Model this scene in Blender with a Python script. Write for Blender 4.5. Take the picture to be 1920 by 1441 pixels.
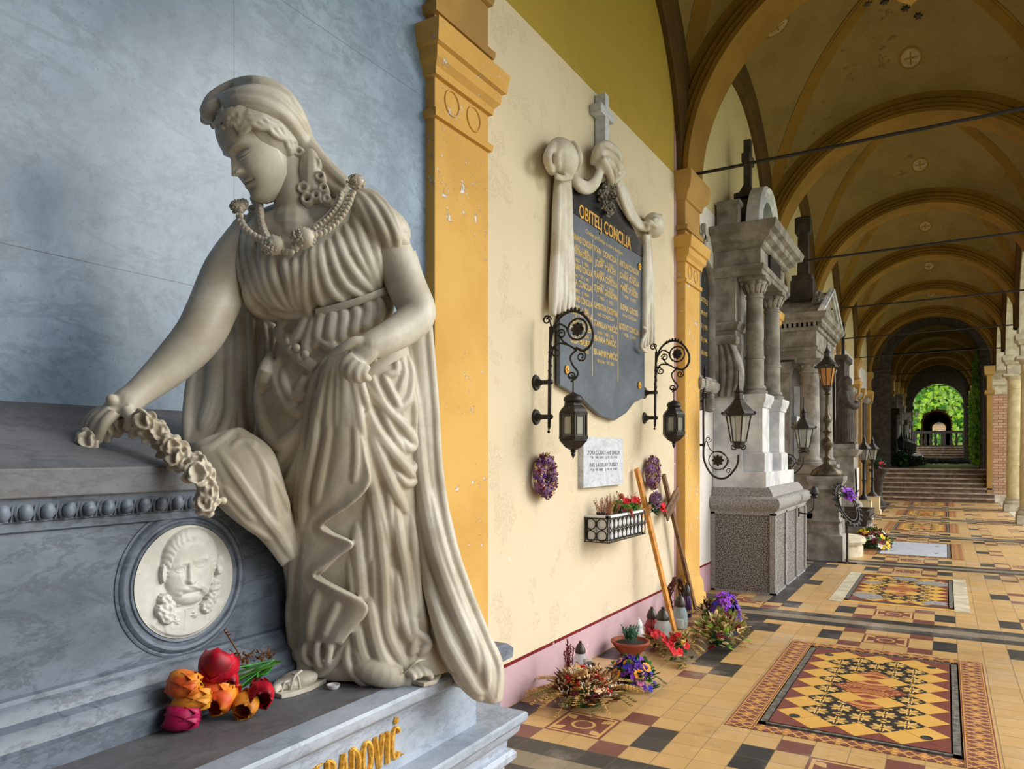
import bpy, bmesh, math, random
import numpy as np
from mathutils import Vector, Matrix, noise
from mathutils.bvhtree import BVHTree

for o in list(bpy.data.objects): bpy.data.objects.remove(o)
SC = bpy.context.scene
COL = SC.collection
PI = math.pi

# ---------------------------------------------------------------- camera
# The gallery runs along +Y, its tomb wall is at X = -2.24, the floor is Z = 0.
FPX, VPX, HZ, EYE = 1400.0, 1772.0, 850.0, 1.5
TH = math.atan((VPX - 960) / FPX)
SN, CS = math.sin(TH), math.cos(TH)
cd = bpy.data.cameras.new('camera')
cd.sensor_width = 36; cd.lens = 36 * FPX / 1920; cd.shift_y = (HZ - 720.5) / 1920
cd.clip_start = 0.05; cd.clip_end = 400
cam = bpy.data.objects.new('camera', cd); COL.objects.link(cam)
cam.location = (0, 0, EYE); cam.rotation_euler = (PI / 2, 0, TH)
SC.camera = cam

# ---------------------------------------------------------------- light: bright overcast sky coming in through the open arcade
SC.view_settings.view_transform = 'Standard'; SC.view_settings.look = 'None'
SC.view_settings.gamma = 1; SC.view_settings.use_curve_mapping = False
SC.view_settings.exposure = 0.08
W = bpy.data.worlds.new('sky'); SC.world = W; W.use_nodes = True
nt = W.node_tree; bg = nt.nodes['Background']
tc = nt.nodes.new('ShaderNodeTexCoord'); sx = nt.nodes.new('ShaderNodeSeparateXYZ'); rp = nt.nodes.new('ShaderNodeValToRGB')
nt.links.new(tc.outputs['Generated'], sx.inputs[0]); nt.links.new(sx.outputs[2], rp.inputs[0])
rp.color_ramp.elements[0].position = 0.0; rp.color_ramp.elements[0].color = (.97, .98, 1, 1)
rp.color_ramp.elements[1].position = 0.7; rp.color_ramp.elements[1].color = (.90, .94, 1, 1)
nt.links.new(rp.outputs[0], bg.inputs[0]); bg.inputs[1].default_value = 2.2
sd = bpy.data.lights.new('veiled_sun', 'SUN'); sd.energy = 3.2; sd.angle = math.radians(40); sd.color = (1, .96, .88)
so = bpy.data.objects.new('veiled_sun', sd); COL.objects.link(so)
# the veiled sun stands high over the garden on the open side, ahead of the viewer
dv = Vector((-.74, -.42, -.48)).normalized(); so.rotation_euler = dv.to_track_quat('-Z', 'Y').to_euler()

# ---------------------------------------------------------------- helpers
def ray(u, v):
    a = (u - 960) / FPX; b = (HZ - v) / FPX
    return Vector((-SN + CS * a, CS + SN * a, b))
def P(u, v, t): return Vector((0, 0, EYE)) + ray(u, v) * t
def PX(u, v, X): r = ray(u, v); return Vector((0, 0, EYE)) + r * (X / r.x)
def PZ(u, v, Z): r = ray(u, v); return Vector((0, 0, EYE)) + r * ((Z - EYE) / r.z)
def rnd(a, b): return random.uniform(a, b)

def tag(o, label=None, cat=None, group=None, kind=None):
    if label: o['label'] = label
    if cat: o['category'] = cat
    if group: o['group'] = group
    if kind: o['kind'] = kind
    return o
def empty(name, loc=(0, 0, 0), label=None, cat=None, group=None, rz=0):
    o = bpy.data.objects.new(name, None); COL.objects.link(o); o.location = loc; o.rotation_euler = (0, 0, rz)
    o.empty_display_size = .1
    return tag(o, label, cat, group)
def copy_tree(o, parent=None):
    c = o.copy(); COL.objects.link(c)
    if parent: c.parent = parent
    for ch in list(o.children): copy_tree(ch, c)
    return c

class MB:
    """collects shapes into one mesh"""
    def __init__(s): s.v = []; s.f = []; s.m = []; s.k = 0
    def add(s, vs, fs, k=None):
        n = len(s.v); s.v += [tuple(p) for p in vs]; s.f += [tuple(i + n for i in f) for f in fs]
        s.m += [s.k if k is None else k] * len(fs); return s
    def box(s, a, b, k=None):
        x0, y0, z0 = a; x1, y1, z1 = b
        return s.add([(x0,y0,z0),(x1,y0,z0),(x1,y1,z0),(x0,y1,z0),(x0,y0,z1),(x1,y0,z1),(x1,y1,z1),(x0,y1,z1)],
                     [(0,3,2,1),(4,5,6,7),(0,1,5,4),(1,2,6,5),(2,3,7,6),(3,0,4,7)], k)
    def loft(s, rings, close=True, cap=True, k=None):
        n = len(rings[0]); vs = [p for r in rings for p in r]; fs = []
        for i in range(len(rings) - 1):
            for j in range(n if close else n - 1):
                j2 = (j + 1) % n
                fs.append((i*n+j, i*n+j2, (i+1)*n+j2, (i+1)*n+j))
        if cap and close:
            fs.append(tuple(range(n))[::-1]); fs.append(tuple((len(rings)-1)*n + j for j in range(n)))
        return s.add(vs, fs, k)
    def rect(s, x0, x1, y0, y1, prof, k=None):
        """rectangular block whose sides follow a moulding profile [(z, projection)]"""
        if x0 < -2.19: return s.loft([[(x0, y0-d, z), (x1+d, y0-d, z), (x1+d, y1+d, z), (x0, y1+d, z)] for z, d in prof], k=k)
        return s.loft([[(x0-d, y0-d, z), (x1+d, y0-d, z), (x1+d, y1+d, z), (x0-d, y1+d, z)] for z, d in prof], k=k)
    def lathe(s, prof, c=(0, 0, 0), n=24, k=None, flute=0, fl=0):
        rings = []
        for z, r in prof:
            rings.append([(c[0] + (r*(1+flute*math.cos(fl*2*PI*j/n)))*math.cos(2*PI*j/n), c[1] + (r*(1+flute*math.cos(fl*2*PI*j/n)))*math.sin(2*PI*j/n), c[2] + z) for j in range(n)])
        return s.loft(rings, k=k)
    def tube(s, pts, rad, n=8, k=None, closed=False, flat=1.0):
        pts = [Vector(p) for p in pts]; m = len(pts)
        if not hasattr(rad, '__len__'): rad = [rad] * m
        rings = []; up = None
        for i, p in enumerate(pts):
            if closed: d = pts[(i+1) % m] - pts[i-1]
            else: d = pts[min(i+1, m-1)] - pts[max(i-1, 0)]
            if d.length < 1e-9: d = Vector((0, 0, 1))
            d.normalize()
            if up is None: up = d.orthogonal().normalized()
            up = (up - d * up.dot(d))
            if up.length < 1e-6: up = d.orthogonal()
            up.normalize(); sd_ = d.cross(up)
            rings.append([p + (up*math.cos(2*PI*j/n) + sd_*math.sin(2*PI*j/n)*flat) * rad[i] for j in range(n)])
        if closed: rings.append(rings[0]); return s.loft(rings, cap=False, k=k)
        return s.loft(rings, k=k)
    def ball(s, c, r, n=10, m=7, k=None, M=None):
        c = Vector(c); r = r if hasattr(r, '__len__') else (r, r, r)
        vs = []; fs = []
        for i in range(m + 1):
            ph = PI * i / m
            for j in range(n):
                q = Vector((math.sin(ph)*math.cos(2*PI*j/n)*r[0], math.sin(ph)*math.sin(2*PI*j/n)*r[1], math.cos(ph)*r[2]))
                if M is not None: q = M @ q
                vs.append(c + q)
        for i in range(m):
            for j in range(n):
                j2 = (j+1) % n; fs.append((i*n+j, (i+1)*n+j, (i+1)*n+j2, i*n+j2))
        return s.add(vs, fs, k)
    def prism(s, poly, off, k=None):
        """extrude a polygon (3D points) by the vector off"""
        n = len(poly); off = Vector(off); a = [Vector(p) for p in poly]
        vs = a + [p + off for p in a]
        fs = [tuple(range(n))[::-1], tuple(range(n, 2*n))] + [(i, (i+1) % n, n+(i+1) % n, n+i) for i in range(n)]
        return s.add(vs, fs, k)
    def build(s, name, mat, parent=None, smooth=None, bevel=0, loc=None, doubles=False):
        me = bpy.data.meshes.new(name); me.from_pydata(s.v, [], s.f)
        mats = mat if isinstance(mat, (list, tuple)) else [mat]
        for m_ in mats: me.materials.append(m_)
        if len(mats) > 1: me.polygons.foreach_set('material_index', s.m)
        bm = bmesh.new(); bm.from_mesh(me)
        if doubles: bmesh.ops.remove_doubles(bm, verts=bm.verts, dist=1e-5)
        bmesh.ops.recalc_face_normals(bm, faces=bm.faces)
        bm.to_mesh(me); bm.free()
        o = bpy.data.objects.new(name, me); COL.objects.link(o)
        if smooth is not None:
            me.polygons.foreach_set('use_smooth', [True] * len(me.polygons))
            if smooth < 179:
                me.set_sharp_from_angle(angle=math.radians(smooth))
        if bevel:
            b = o.modifiers.new('bevel', 'BEVEL'); b.width = bevel; b.segments = 2; b.limit_method = 'ANGLE'; b.angle_limit = .6
        if parent: o.parent = parent
        if loc is not None: o.location = loc
        return o
    def off(s, d):
        d = Vector(d); s.v = [tuple(Vector(p) + d) for p in s.v]; return s
    def xf(s, M): s.v = [tuple(M @ Vector(p)) for p in s.v]; return s
def sub(name_parent, *names, root=None):
    """move parts of a thing one level down, under the part they belong to"""
    kids = list(root.children); f = lambda q, n: q.name == n or q.name.rsplit('.', 1)[0] == n
    host = [q for q in kids if f(q, name_parent)][0]
    for q in kids:
        if any(f(q, n) for n in names) and q is not host:
            q.parent = host
            q.matrix_parent_inverse = Matrix()
def struct(o): o['kind'] = 'structure'; return o

def bez(pts, n=12, closed=False):
    """Catmull-Rom through points"""
    pts = [Vector(p) for p in pts]; out = []; m = len(pts)
    for i in range(m - (0 if closed else 1)):
        p0 = pts[i-1] if (i > 0 or closed) else pts[0]; p1 = pts[i]; p2 = pts[(i+1) % m]
        p3 = pts[(i+2) % m] if (i + 2 < m or closed) else pts[-1]
        for j in range(n):
            t = j / n
            out.append(.5*((2*p1) + (p2-p0)*t + (2*p0-5*p1+4*p2-p3)*t*t + (3*p1-p0-3*p2+p3)*t**3))
    if not closed: out.append(pts[-1])
    return out

# ---------------------------------------------------------------- node expressions
class E:
    def __init__(s, g, sock): s.g = g; s.s = sock
    def op(s, name, *a, clamp=False):
        n = s.g.nodes.new('ShaderNodeMath'); n.operation = name; n.use_clamp = clamp
        for i, q in enumerate((s,) + a):
            if isinstance(q, E): s.g.links.new(q.s, n.inputs[i])
            else: n.inputs[i].default_value = q
        return E(s.g, n.outputs[0])
    def __add__(s, o): return s.op('ADD', o)
    __radd__ = __add__
    def __sub__(s, o): return s.op('SUBTRACT', o)
    def __rsub__(s, o): return (s * -1) + o
    def __mul__(s, o): return s.op('MULTIPLY', o)
    __rmul__ = __mul__
    def __truediv__(s, o): return s.op('DIVIDE', o)
    def __gt__(s, o): return s.op('GREATER_THAN', o)
    def __lt__(s, o): return s.op('LESS_THAN', o)
    def abs(s): return s.op('ABSOLUTE')
    def fract(s): return s.op('FRACT')
    def floor(s): return s.op('FLOOR')
    def sin(s): return s.op('SINE')
    def cos(s): return s.op('COSINE')
    def sqrt(s): return s.op('SQRT')
    def max(s, o): return s.op('MAXIMUM', o)
    def min(s, o): return s.op('MINIMUM', o)
    def atan2(s, o): return s.op('ARCTAN2', o)
    def sm(s, a, b):
        n = s.g.nodes.new('ShaderNodeMapRange'); n.interpolation_type = 'SMOOTHSTEP'
        s.g.links.new(s.s, n.inputs[0]); n.inputs[1].default_value = a; n.inputs[2].default_value = b
        return E(s.g, n.outputs[0])
class Mat:
    def __init__(s, name, col=(.5, .5, .5), rough=.6, metal=0, spec=.5, trans=0, emit=None):
        s.m = bpy.data.materials.new(name); s.m.use_nodes = True; s.g = s.m.node_tree
        s.b = s.g.nodes['Principled BSDF']
        s.set('Roughness', rough); s.set('Metallic', metal); s.set('Specular IOR Level', spec)
        if trans: s.set('Transmission Weight', trans)
        s.b.inputs['Base Color'].default_value = (*col, 1); s.c = None
        s.m.diffuse_color = (*col, 1)
        if emit: s.b.inputs['Emission Color'].default_value = (*emit[0], 1); s.b.inputs['Emission Strength'].default_value = emit[1]
    def set(s, k, v):
        if isinstance(v, E): s.g.links.new(v.s, s.b.inputs[k])
        else: s.b.inputs[k].default_value = v
    def xyz(s, kind='Object', sc=None, rot=None):
        t = s.g.nodes.new('ShaderNodeTexCoord'); out = t.outputs[kind]
        if kind == 'World': pass
        if sc or rot:
            mp = s.g.nodes.new('ShaderNodeMapping'); s.g.links.new(out, mp.inputs[0])
            if sc: mp.inputs['Scale'].default_value = sc
            if rot: mp.inputs['Rotation'].default_value = rot
            out = mp.outputs[0]
        return out
    def sep(s, vec):
        n = s.g.nodes.new('ShaderNodeSeparateXYZ'); s.g.links.new(vec, n.inputs[0])
        return [E(s.g, q) for q in n.outputs]
    def vec(s, x, y, z=0.0):
        n = s.g.nodes.new('ShaderNodeCombineXYZ')
        for i, q in enumerate((x, y, z)):
            if isinstance(q, E): s.g.links.new(q.s, n.inputs[i])
            else: n.inputs[i].default_value = q
        return n.outputs[0]
    def noise(s, vec, scale, detail=4, rough=.55, dist=0):
        n = s.g.nodes.new('ShaderNodeTexNoise'); s.g.links.new(vec, n.inputs['Vector'])
        n.inputs['Scale'].default_value = scale; n.inputs['Detail'].default_value = detail
        n.inputs['Roughness'].default_value = rough; n.inputs['Distortion'].default_value = dist
        return E(s.g, n.outputs[0])
    def voro(s, vec, scale, feat='F1', rand=1):
        n = s.g.nodes.new('ShaderNodeTexVoronoi'); n.feature = feat; s.g.links.new(vec, n.inputs['Vector'])
        n.inputs['Scale'].default_value = scale; n.inputs['Randomness'].default_value = rand
        return E(s.g, n.outputs['Distance'])
    def white(s, vec):
        n = s.g.nodes.new('ShaderNodeTexWhiteNoise'); s.g.links.new(vec, n.inputs['Vector']); return E(s.g, n.outputs[0])
    def mix(s, fac, a, b, mode='MIX'):
        n = s.g.nodes.new('ShaderNodeMix'); n.data_type = 'RGBA'; n.blend_type = mode
        for i, q in ((0, fac), (6, a), (7, b)):
            if isinstance(q, E): s.g.links.new(q.s, n.inputs[i])
            elif hasattr(q, 'links'): s.g.links.new(q, n.inputs[i])
            elif i == 0: n.inputs[0].default_value = q
            else: n.inputs[i].default_value = (*q, 1)
        return n.outputs[2]
    def ramp(s, fac, stops):
        n = s.g.nodes.new('ShaderNodeValToRGB'); s.g.links.new(fac.s, n.inputs[0]); e = n.color_ramp.elements
        while len(e) < len(stops): e.new(.5)
        for q, (p, c) in zip(e, stops): q.position = p; q.color = (*c, 1)
        return n.outputs[0]
    def color(s, sock): s.g.links.new(sock, s.b.inputs['Base Color']); return s
    def bump(s, h, strength=.3, dist=.01):
        n = s.g.nodes.new('ShaderNodeBump'); n.inputs['Strength'].default_value = strength; n.inputs['Distance'].default_value = dist
        s.g.links.new(h.s, n.inputs['Height']); s.g.links.new(n.outputs[0], s.b.inputs['Normal']); return s
def speckle(name, c1, c2, scale=30, rough=.6, bump=.15, bd=.004, spec=.4, detail=4, lo=.35, hi=.65, metal=0):
    m = Mat(name, c1, rough, spec=spec, metal=metal); p = m.xyz()
    n = m.noise(p, scale, detail)
    m.color(m.mix(n.sm(lo, hi), c1, c2))
    if bump: m.bump(m.noise(p, scale * 1.7, 3), bump, bd)
    return m.m
# ---------------------------------------------------------------- materials
def rgb(r, g, b):
    f = lambda c: (c/255/12.92 if c/255 <= .04045 else ((c/255+.055)/1.055)**2.4)
    return (f(r), f(g), f(b))
def marble(name, base, vein, light, scale=2.2, rot=(0, .5, 0), rough=.35, joints=None, veinw=.5, sy=1.0):
    m = Mat(name, base, rough, spec=.5); p = m.xyz('Object', sc=(1, sy, 1), rot=rot)
    big = m.noise(p, scale, 8, .68, .3); fine = m.noise(p, scale * 14, 6, .75)
    n2 = m.noise(m.xyz('Object', sc=(1, 1, 2.6), rot=rot), scale * 1.1, 9, .66, .35)
    c = m.mix(big.sm(.3, .72), base, light)
    c = m.mix(fine.sm(.45, .8) * .45, c, vein); fl = m.noise(p, scale * 32, 4, .8); c = m.mix(fl.sm(.58, .70) * big * .8, c, vein)
    vv = (n2 - .5).abs()
    c = m.mix((1 - vv.sm(0, .035)) * veinw * big, c, vein)
    if joints: c = m.mix(joints(m), c, (.05, .05, .055))
    m.color(c); return m
def marble_joints(m):
    x, y, z = m.sep(m.xyz())
    j = lambda e, p, w: (e - p).abs() < w
    return j(y, 1.82, .0012).max(j(z, 2.07, .0012)).max(j(z, 3.245, .0012)).max(j(y, -.6, .0012))
M = {}
M['marble_wall'] = marble('blue_marble_cladding', rgb(100, 122, 146), rgb(48, 62, 80), rgb(142, 165, 188), 1.5, (.6, 0, 0), .32, marble_joints, .45).m
M['tomb'] = marble('grey_tomb_marble', rgb(82, 92, 106), rgb(36, 42, 52), rgb(128, 140, 156), 2.4, (.5, 0, 0), .45, None, .8, .5).m
M['tomb_top'] = marble('weathered_slab_marble', rgb(92, 92, 96), rgb(56, 56, 60), rgb(122, 124, 130), 3, (.2, 0, .3), .55, None, .6, .5).m
M['plinth'] = marble('pale_plinth_marble', rgb(146, 158, 174), rgb(88, 100, 116), rgb(190, 200, 214), 3, (.2, 0, .5), .45, None, .6, .6).m

def statue_mat(name, c1, c2, stain=.5):
    m = Mat(name, c1, .42, spec=.4); p = m.xyz()
    big = m.noise(p, 4.5, 5, .6, .6); f = m.noise(p, 60, 4, .6); sp = m.noise(p, 24, 6, .7, .3)
    c = m.mix(big.sm(.35, .68), c1, c2)
    c = m.mix(f.sm(.45, .7) * .25, c, (c1[0]*.72, c1[1]*.66, c1[2]*.55))
    c = m.mix(sp.sm(.66, .78) * stain, c, rgb(96, 84, 66))
    m.color(c); m.bump(f, .12, .002)
    m.set('Subsurface Weight', .06); m.b.inputs['Subsurface Radius'].default_value = (.01, .008, .006)
    return m.m
M['statue'] = statue_mat('white_statue_marble', rgb(210, 205, 192), rgb(182, 172, 152), .65)
M['statue2'] = statue_mat('warm_statue_marble', rgb(214, 206, 190), rgb(190, 178, 156), .6)
M['relief'] = statue_mat('relief_marble', rgb(214, 214, 208), rgb(196, 196, 188), .2)

def wall_mat(name, body, top, side, chips=True, zline=4.17, lo=.25):
    m = Mat(name, body, .85, spec=.15); x, y, z = m.sep(m.xyz()); p = m.xyz()
    per = ((y - 3.21) / 4.06).fract() * 4.06           # distance past the last pilaster axis
    edge = (per - .245).min(4.06 - .245 - per)
    mott = m.noise(p, 1.6, 5, .6)
    c = m.mix(mott.sm(.35, .7) * .35, body, tuple(q * .86 for q in body))
    c = m.mix(z > zline, c, top)
    pink = (z < lo).max(edge < .07)
    line = ((z - lo).abs() < .011).max((edge - .07).abs() < .006)
    c = m.mix(pink, c, side)
    c = m.mix(line, c, rgb(110, 30, 34))
    # worn spots: flakes showing white lime and thin brown cracks
    n1 = m.noise(p, 15, 7, .72, .5); n2 = m.noise(p, 1.8, 3); low = 1 - z.sm(.3, 3.0)
    c = m.mix((n1.sm(.665, .675)) * ((n2 * .6 + low * .35) > .45), c, rgb(226, 226, 226))
    n3 = m.noise(p, 26, 7, .75, 1.4)
    crack = (1 - (n3 - .5).abs().sm(.0, .012)) * (m.noise(p, 3.1, 4) > .57)
    c = m.mix(crack * .85, c, rgb(120, 92, 50))
    m.color(c); m.bump(m.noise(p, 9, 6, .7), .25, .006)
    return m.m
M['cream'] = wall_mat('cream_painted_wall', rgb(212, 198, 170), rgb(166, 142, 62), rgb(190, 160, 166))
M['white_wall'] = wall_mat('white_painted_wall', rgb(222, 216, 210), rgb(200, 184, 140), rgb(196, 160, 168), lo=.3)
def ochre_mat(name, c1, c2, flake=.71):
    m = Mat(name, c1, .8, spec=.15); p = m.xyz(); n = m.noise(p, 2.2, 5)
    c = m.mix(n.sm(.35, .7), c1, c2); n1 = m.noise(p, 17, 7, .74, .6); n2 = m.noise(p, 1.7, 2)
    x, y, z = m.sep(p)
    c = m.mix(n1.sm(flake - .02, flake - .01) * (n2 > .5), c, rgb(120, 84, 40))
    c = m.mix(n1.sm(flake, flake + .01) * (n2 > .5), c, rgb(214, 214, 216))
    m.color(c); m.bump(n1, .2, .004); return m.m
M['ochre'] = ochre_mat('ochre_painted_pilaster', rgb(210, 168, 94), rgb(198, 154, 82), .615)
M['ochre_dark'] = ochre_mat('umber_painted_moulding', rgb(176, 138, 80), rgb(156, 122, 70), .8)
M['rib'] = ochre_mat('painted_arch_band', rgb(138, 104, 40), rgb(122, 92, 36), .8)
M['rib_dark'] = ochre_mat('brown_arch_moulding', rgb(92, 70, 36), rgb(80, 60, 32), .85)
M['stone_pale'] = speckle('pale_limestone', rgb(206, 196, 170), rgb(176, 164, 138), 6, .7)
M['col_stone'] = speckle('cream_column_stone', rgb(222, 206, 160), rgb(200, 182, 134), 5, .65)
M['mon_grey'] = speckle('grey_monument_stone', rgb(150, 144, 134), rgb(108, 102, 92), 5, .7)
M['mon_white'] = speckle('white_monument_marble', rgb(216, 216, 216), rgb(176, 178, 182), 4, .5)
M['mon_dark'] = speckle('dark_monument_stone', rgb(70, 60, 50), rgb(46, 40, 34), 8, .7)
M['granite'] = speckle('rough_granite', rgb(150, 146, 140), rgb(70, 66, 62), 75, .8, .9, .01, detail=2, lo=.42, hi=.58)
M['granite2'] = speckle('smooth_granite', rgb(160, 157, 152), rgb(110, 107, 104), 90, .7, .2, .003, detail=2)
M['iron'] = speckle('wrought_iron', (.012, .011, .010), (.035, .028, .022), 40, .5, .3, .002, spec=.5, metal=.3)
M['bronze'] = speckle('dark_bronze', (.06, .045, .028), (.10, .08, .05), 25, .4, .2, .002, metal=.7)
M['rod'] = Mat('rod_iron', (.012, .010, .009), .6).m
M['gold'] = speckle('gilded_letters', rgb(232, 184, 80), rgb(190, 136, 40), 60, .4, .1, .001, metal=.3)
M['gilt'] = Mat('gilt_paint', rgb(214, 178, 92), .4, metal=.3).m
M['black_slab'] = speckle('black_polished_stone', rgb(30, 30, 32), rgb(40, 40, 42), 12, .25, 0)
M['slate'] = marble('dark_slate_plaque', rgb(62, 70, 82), rgb(34, 38, 44), rgb(88, 98, 112), 3.4, (.3, 0, 0), .4, None, .4).m
M['pale_plaque'] = marble('pale_streaked_marble', rgb(186, 192, 202), rgb(120, 126, 136), rgb(214, 218, 226), 5, (.3, 0, 0), .4, None, .7, 3).m
M['brick'] = None
def brick_mat():
    m = Mat('weathered_brick', rgb(186, 140, 104), .85, spec=.2); p = m.xyz(); x, y, z = m.sep(p)
    b = m.g.nodes.new('ShaderNodeTexBrick'); m.g.links.new(m.vec(x + y, z, 0.0), b.inputs['Vector'])
    b.inputs['Scale'].default_value = 1; b.inputs['Brick Width'].default_value = .26; b.inputs['Row Height'].default_value = .085
    b.inputs['Mortar Size'].default_value = .008
    b.inputs['Color1'].default_value = (*rgb(200, 164, 134), 1); b.inputs['Color2'].default_value = (*rgb(176, 132, 104), 1); b.inputs['Mortar'].default_value = (*rgb(120, 100, 80), 1)
    m.color(b.outputs[0]); return m.m
M['brick'] = brick_mat()

# floor tiles: every material shows the same square tile joints and a slight change from tile to tile
TX, TY, FX0, FY0 = .165, .1624, -.9085, 3.21
def tile_mat(name, col, var=.18, pattern=None, spec=.45, rough=.42):
    m = Mat(name, col, rough, spec=spec); p = m.xyz(); x, y, z = m.sep(p)
    i = (x - FX0) / TX; j = (y - FY0) / TY + .5
    w = m.white(m.vec(i.floor(), j.floor(), 1.0)); n = m.noise(p, 7, 6, .7); n2 = m.noise(p, 34, 4, .6)
    c = m.mix(w * .9, col, tuple(q * (1 - var) for q in col))
    c = m.mix(n.sm(.45, .75) * .35, c, tuple(min(1, q * 1.3 + .02) for q in col))
    if pattern: c = pattern(m, i, j, c)
    c = m.mix(n2.sm(.5, .85) * .3, c, tuple(q * .6 for q in col))
    big = m.noise(p, 1.3, 7, .72); c = m.mix(big.sm(.48, .70) * .38, c, rgb(196, 184, 168)); c = m.mix(m.noise(p, 3.3, 7, .75).sm(.54, .72) * .35, c, rgb(120, 92, 60))
    fi = i.fract(); fj = j.fract()
    g = (fi < .014).max(fi > .986).max(fj < .014).max(fj > .986)
    c = m.mix(g * (m.white(m.vec(i.floor(), 0.0, 0.0)) * .5 + .45), c, rgb(104, 92, 70))
    m.color(c); m.set('Roughness', n * .3 + .25); m.bump(n2 + g * -2, .12, .002)
    return m.m
YEL, RED, BLK, GRY = rgb(200, 162, 106), rgb(120, 72, 64), rgb(52, 52, 54), rgb(134, 122, 104)
def deco_pat(m, i, j, c):
    # two by two panel: cream strapwork frame, centre roundel and corner leaves on brown red
    u = ((i / 2).fract() - .5) * 2; v = ((((j - .5) / 25 + .5).fract() - .5).abs() * 25 - 3.5)
    return panel(m, u, v, c)
def panel(m, u, v, c):
    r = (u * u + v * v).sqrt(); th = v.atan2(u); mx = u.abs().max(v.abs())
    ring = (r - .36).abs() < .05
    fr = (mx - .86).abs() < .05
    du = u.abs() - .6; dv = v.abs() - .6; rc = (du * du + dv * dv).sqrt()
    leaf = rc < ((v.abs().atan2(u.abs()) * 12).sin() * .07 + .18)
    cr = (r < ((th * 4).cos() * .1 + .2))
    return m.mix(ring.max(fr).max(leaf).max(cr * 0), RED, rgb(206, 164, 104))
M['t_yel'] = tile_mat('yellow_floor_tile', YEL)
M['t_red'] = tile_mat('brown_red_floor_tile', RED)
M['t_blk'] = tile_mat('black_floor_tile', BLK, .3)
M['t_gry'] = tile_mat('grey_floor_tile', GRY)
M['t_dec'] = tile_mat('patterned_floor_tile', RED, .1, deco_pat)
def frieze_mat(name, axis):
    m = Mat(name, YEL, .45); p = m.xyz(); x, y, z = m.sep(p)
    # lattice strip, "across" is 0..1 over the strip width in its own coordinates
    al, ac = (y, x) if axis == 'y' else (x, y)
    u = (al / .13).fract() - .5; v = ac / .075
    l1 = ((u * 2 - v).fract() - .5).abs(); l2 = ((u * 2 + v).fract() - .5).abs()
    lat = (l1 < .09).max(l2 < .09)
    lat = lat.max((((u + .5).fract() - .5).abs() * 2 + v.abs()) < .32)
    inside = v.abs() < .82
    edge = ((v.abs() - .93).abs() < .05)
    c = m.mix(lat, RED, rgb(214, 158, 84)); c = m.mix(inside, rgb(214, 158, 84), c); c = m.mix(edge, c, RED)
    c = m.mix(m.noise(p, 20, 5).sm(.4, .8) * .3, c, rgb(110, 76, 50))
    m.color(c); return m.m
M['frieze_y'] = frieze_mat('lattice_border_tile', 'y')
M['frieze_x'] = frieze_mat('lattice_border_tile_across', 'x')
def lid_mat(name, c1, kind):
    m = Mat(name, c1, .42); p = m.xyz(); n = m.noise(p, 9, 6, .7); c = m.mix(n.sm(.4, .75) * .4, c1, tuple(min(1, q*1.25+.02) for q in c1))
    x, y, z = m.sep(p); d = .232                        # diagonal of one diamond tile
    a = (x / d + y / d); b = (x / d - y / d)              # unit cells along both diagonals
    fa = a.fract() - .5; fb = b.fract() - .5
    if kind == 'flower':
        r = (fa * fa + fb * fb).sqrt(); th = fb.atan2(fa)
        pet = (r < ((th * 4).cos().abs() * .20 + .20)) * (r > .06)
        mx = fa.abs().max(fb.abs())
        lines = ((fa.abs() - fb.abs()).abs() < .03) * (r > .1)
        cor = ((fa.abs() - .42) * (fa.abs() - .42) + (fb.abs() - .42) * (fb.abs() - .42)).sqrt() < .10
        c = m.mix(pet * (1 - lines) + cor, rgb(44, 42, 42), rgb(214, 172, 96))
        c = m.mix(mx > .47, c, rgb(50, 44, 40))
    if kind == 'round':
        X = x / .232; Y = (y / .464).fract() * 2 - 1
        X2 = X; r = (X2 * X2 + Y * Y).sqrt(); th = Y.atan2(X2)
        rings = ((r * 9).fract() < .5) * (r > .62) * (r < .93)
        fl = ((th * 6).cos() * .12 + (r * 16).sin() * .5) > .1
        c = m.mix(rings.max(fl * (r < .6)), rgb(140, 70, 52), rgb(206, 142, 82))
        f2 = m.voro(p, 42) < .34
        c = m.mix(f2 * (r > .93), c, rgb(206, 150, 88))
    c = m.mix(m.noise(p, 40, 4, .6).sm(.55, .85) * .35, c, tuple(q * .6 for q in c1))
    m.color(c); m.bump(n, .1, .002); return m.m
M['l_yel'] = lid_mat('yellow_diamond_tile', rgb(214, 166, 82), None)
M['l_red'] = lid_mat('brown_red_triangle_tile', rgb(120, 62, 54), None)
M['l_flo'] = lid_mat('black_flower_tile', rgb(214, 172, 96), 'flower')
M['l_rnd'] = lid_mat('red_rosette_tile', rgb(150, 78, 58), 'round')
M['slot'] = Mat('joint_dirt', (.02, .018, .016), .9).m
M['zinc'] = speckle('worn_metal_frame', rgb(120, 116, 108), rgb(74, 70, 62), 30, .6)
def vault_mat():
    m = Mat('painted_vault_plaster', rgb(150, 124, 74), .9, spec=.1); p = m.xyz(); n = m.noise(p, 1.4, 6, .65); n2 = m.noise(p, 30, 4)
    c = m.mix(n.sm(.35, .7) * .6, rgb(142, 120, 74), rgb(116, 96, 56)); c = m.mix(n2.sm(.4, .8) * .3, c, rgb(120, 96, 52))
    st = (m.noise(p, 5, 7, .75) > .60) * (m.noise(p, .9, 3) > .57)
    c = m.mix(st * .6, c, rgb(92, 74, 48)); m.color(c); return m.m
M['vault'] = vault_mat()
def glass_mat(name, col, rough=.15, alpha=.35):
    m = Mat(name, col, rough, spec=.6); m.set('Alpha', alpha); return m.m
M['lamp_glass'] = glass_mat('lantern_glass', rgb(170, 170, 156), .3, .5)
M['lamp_amber'] = glass_mat('amber_glass', rgb(196, 130, 40), .3, .7)
M['clear_glass'] = glass_mat('clear_candle_glass', rgb(176, 200, 204), .1, .45)
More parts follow.
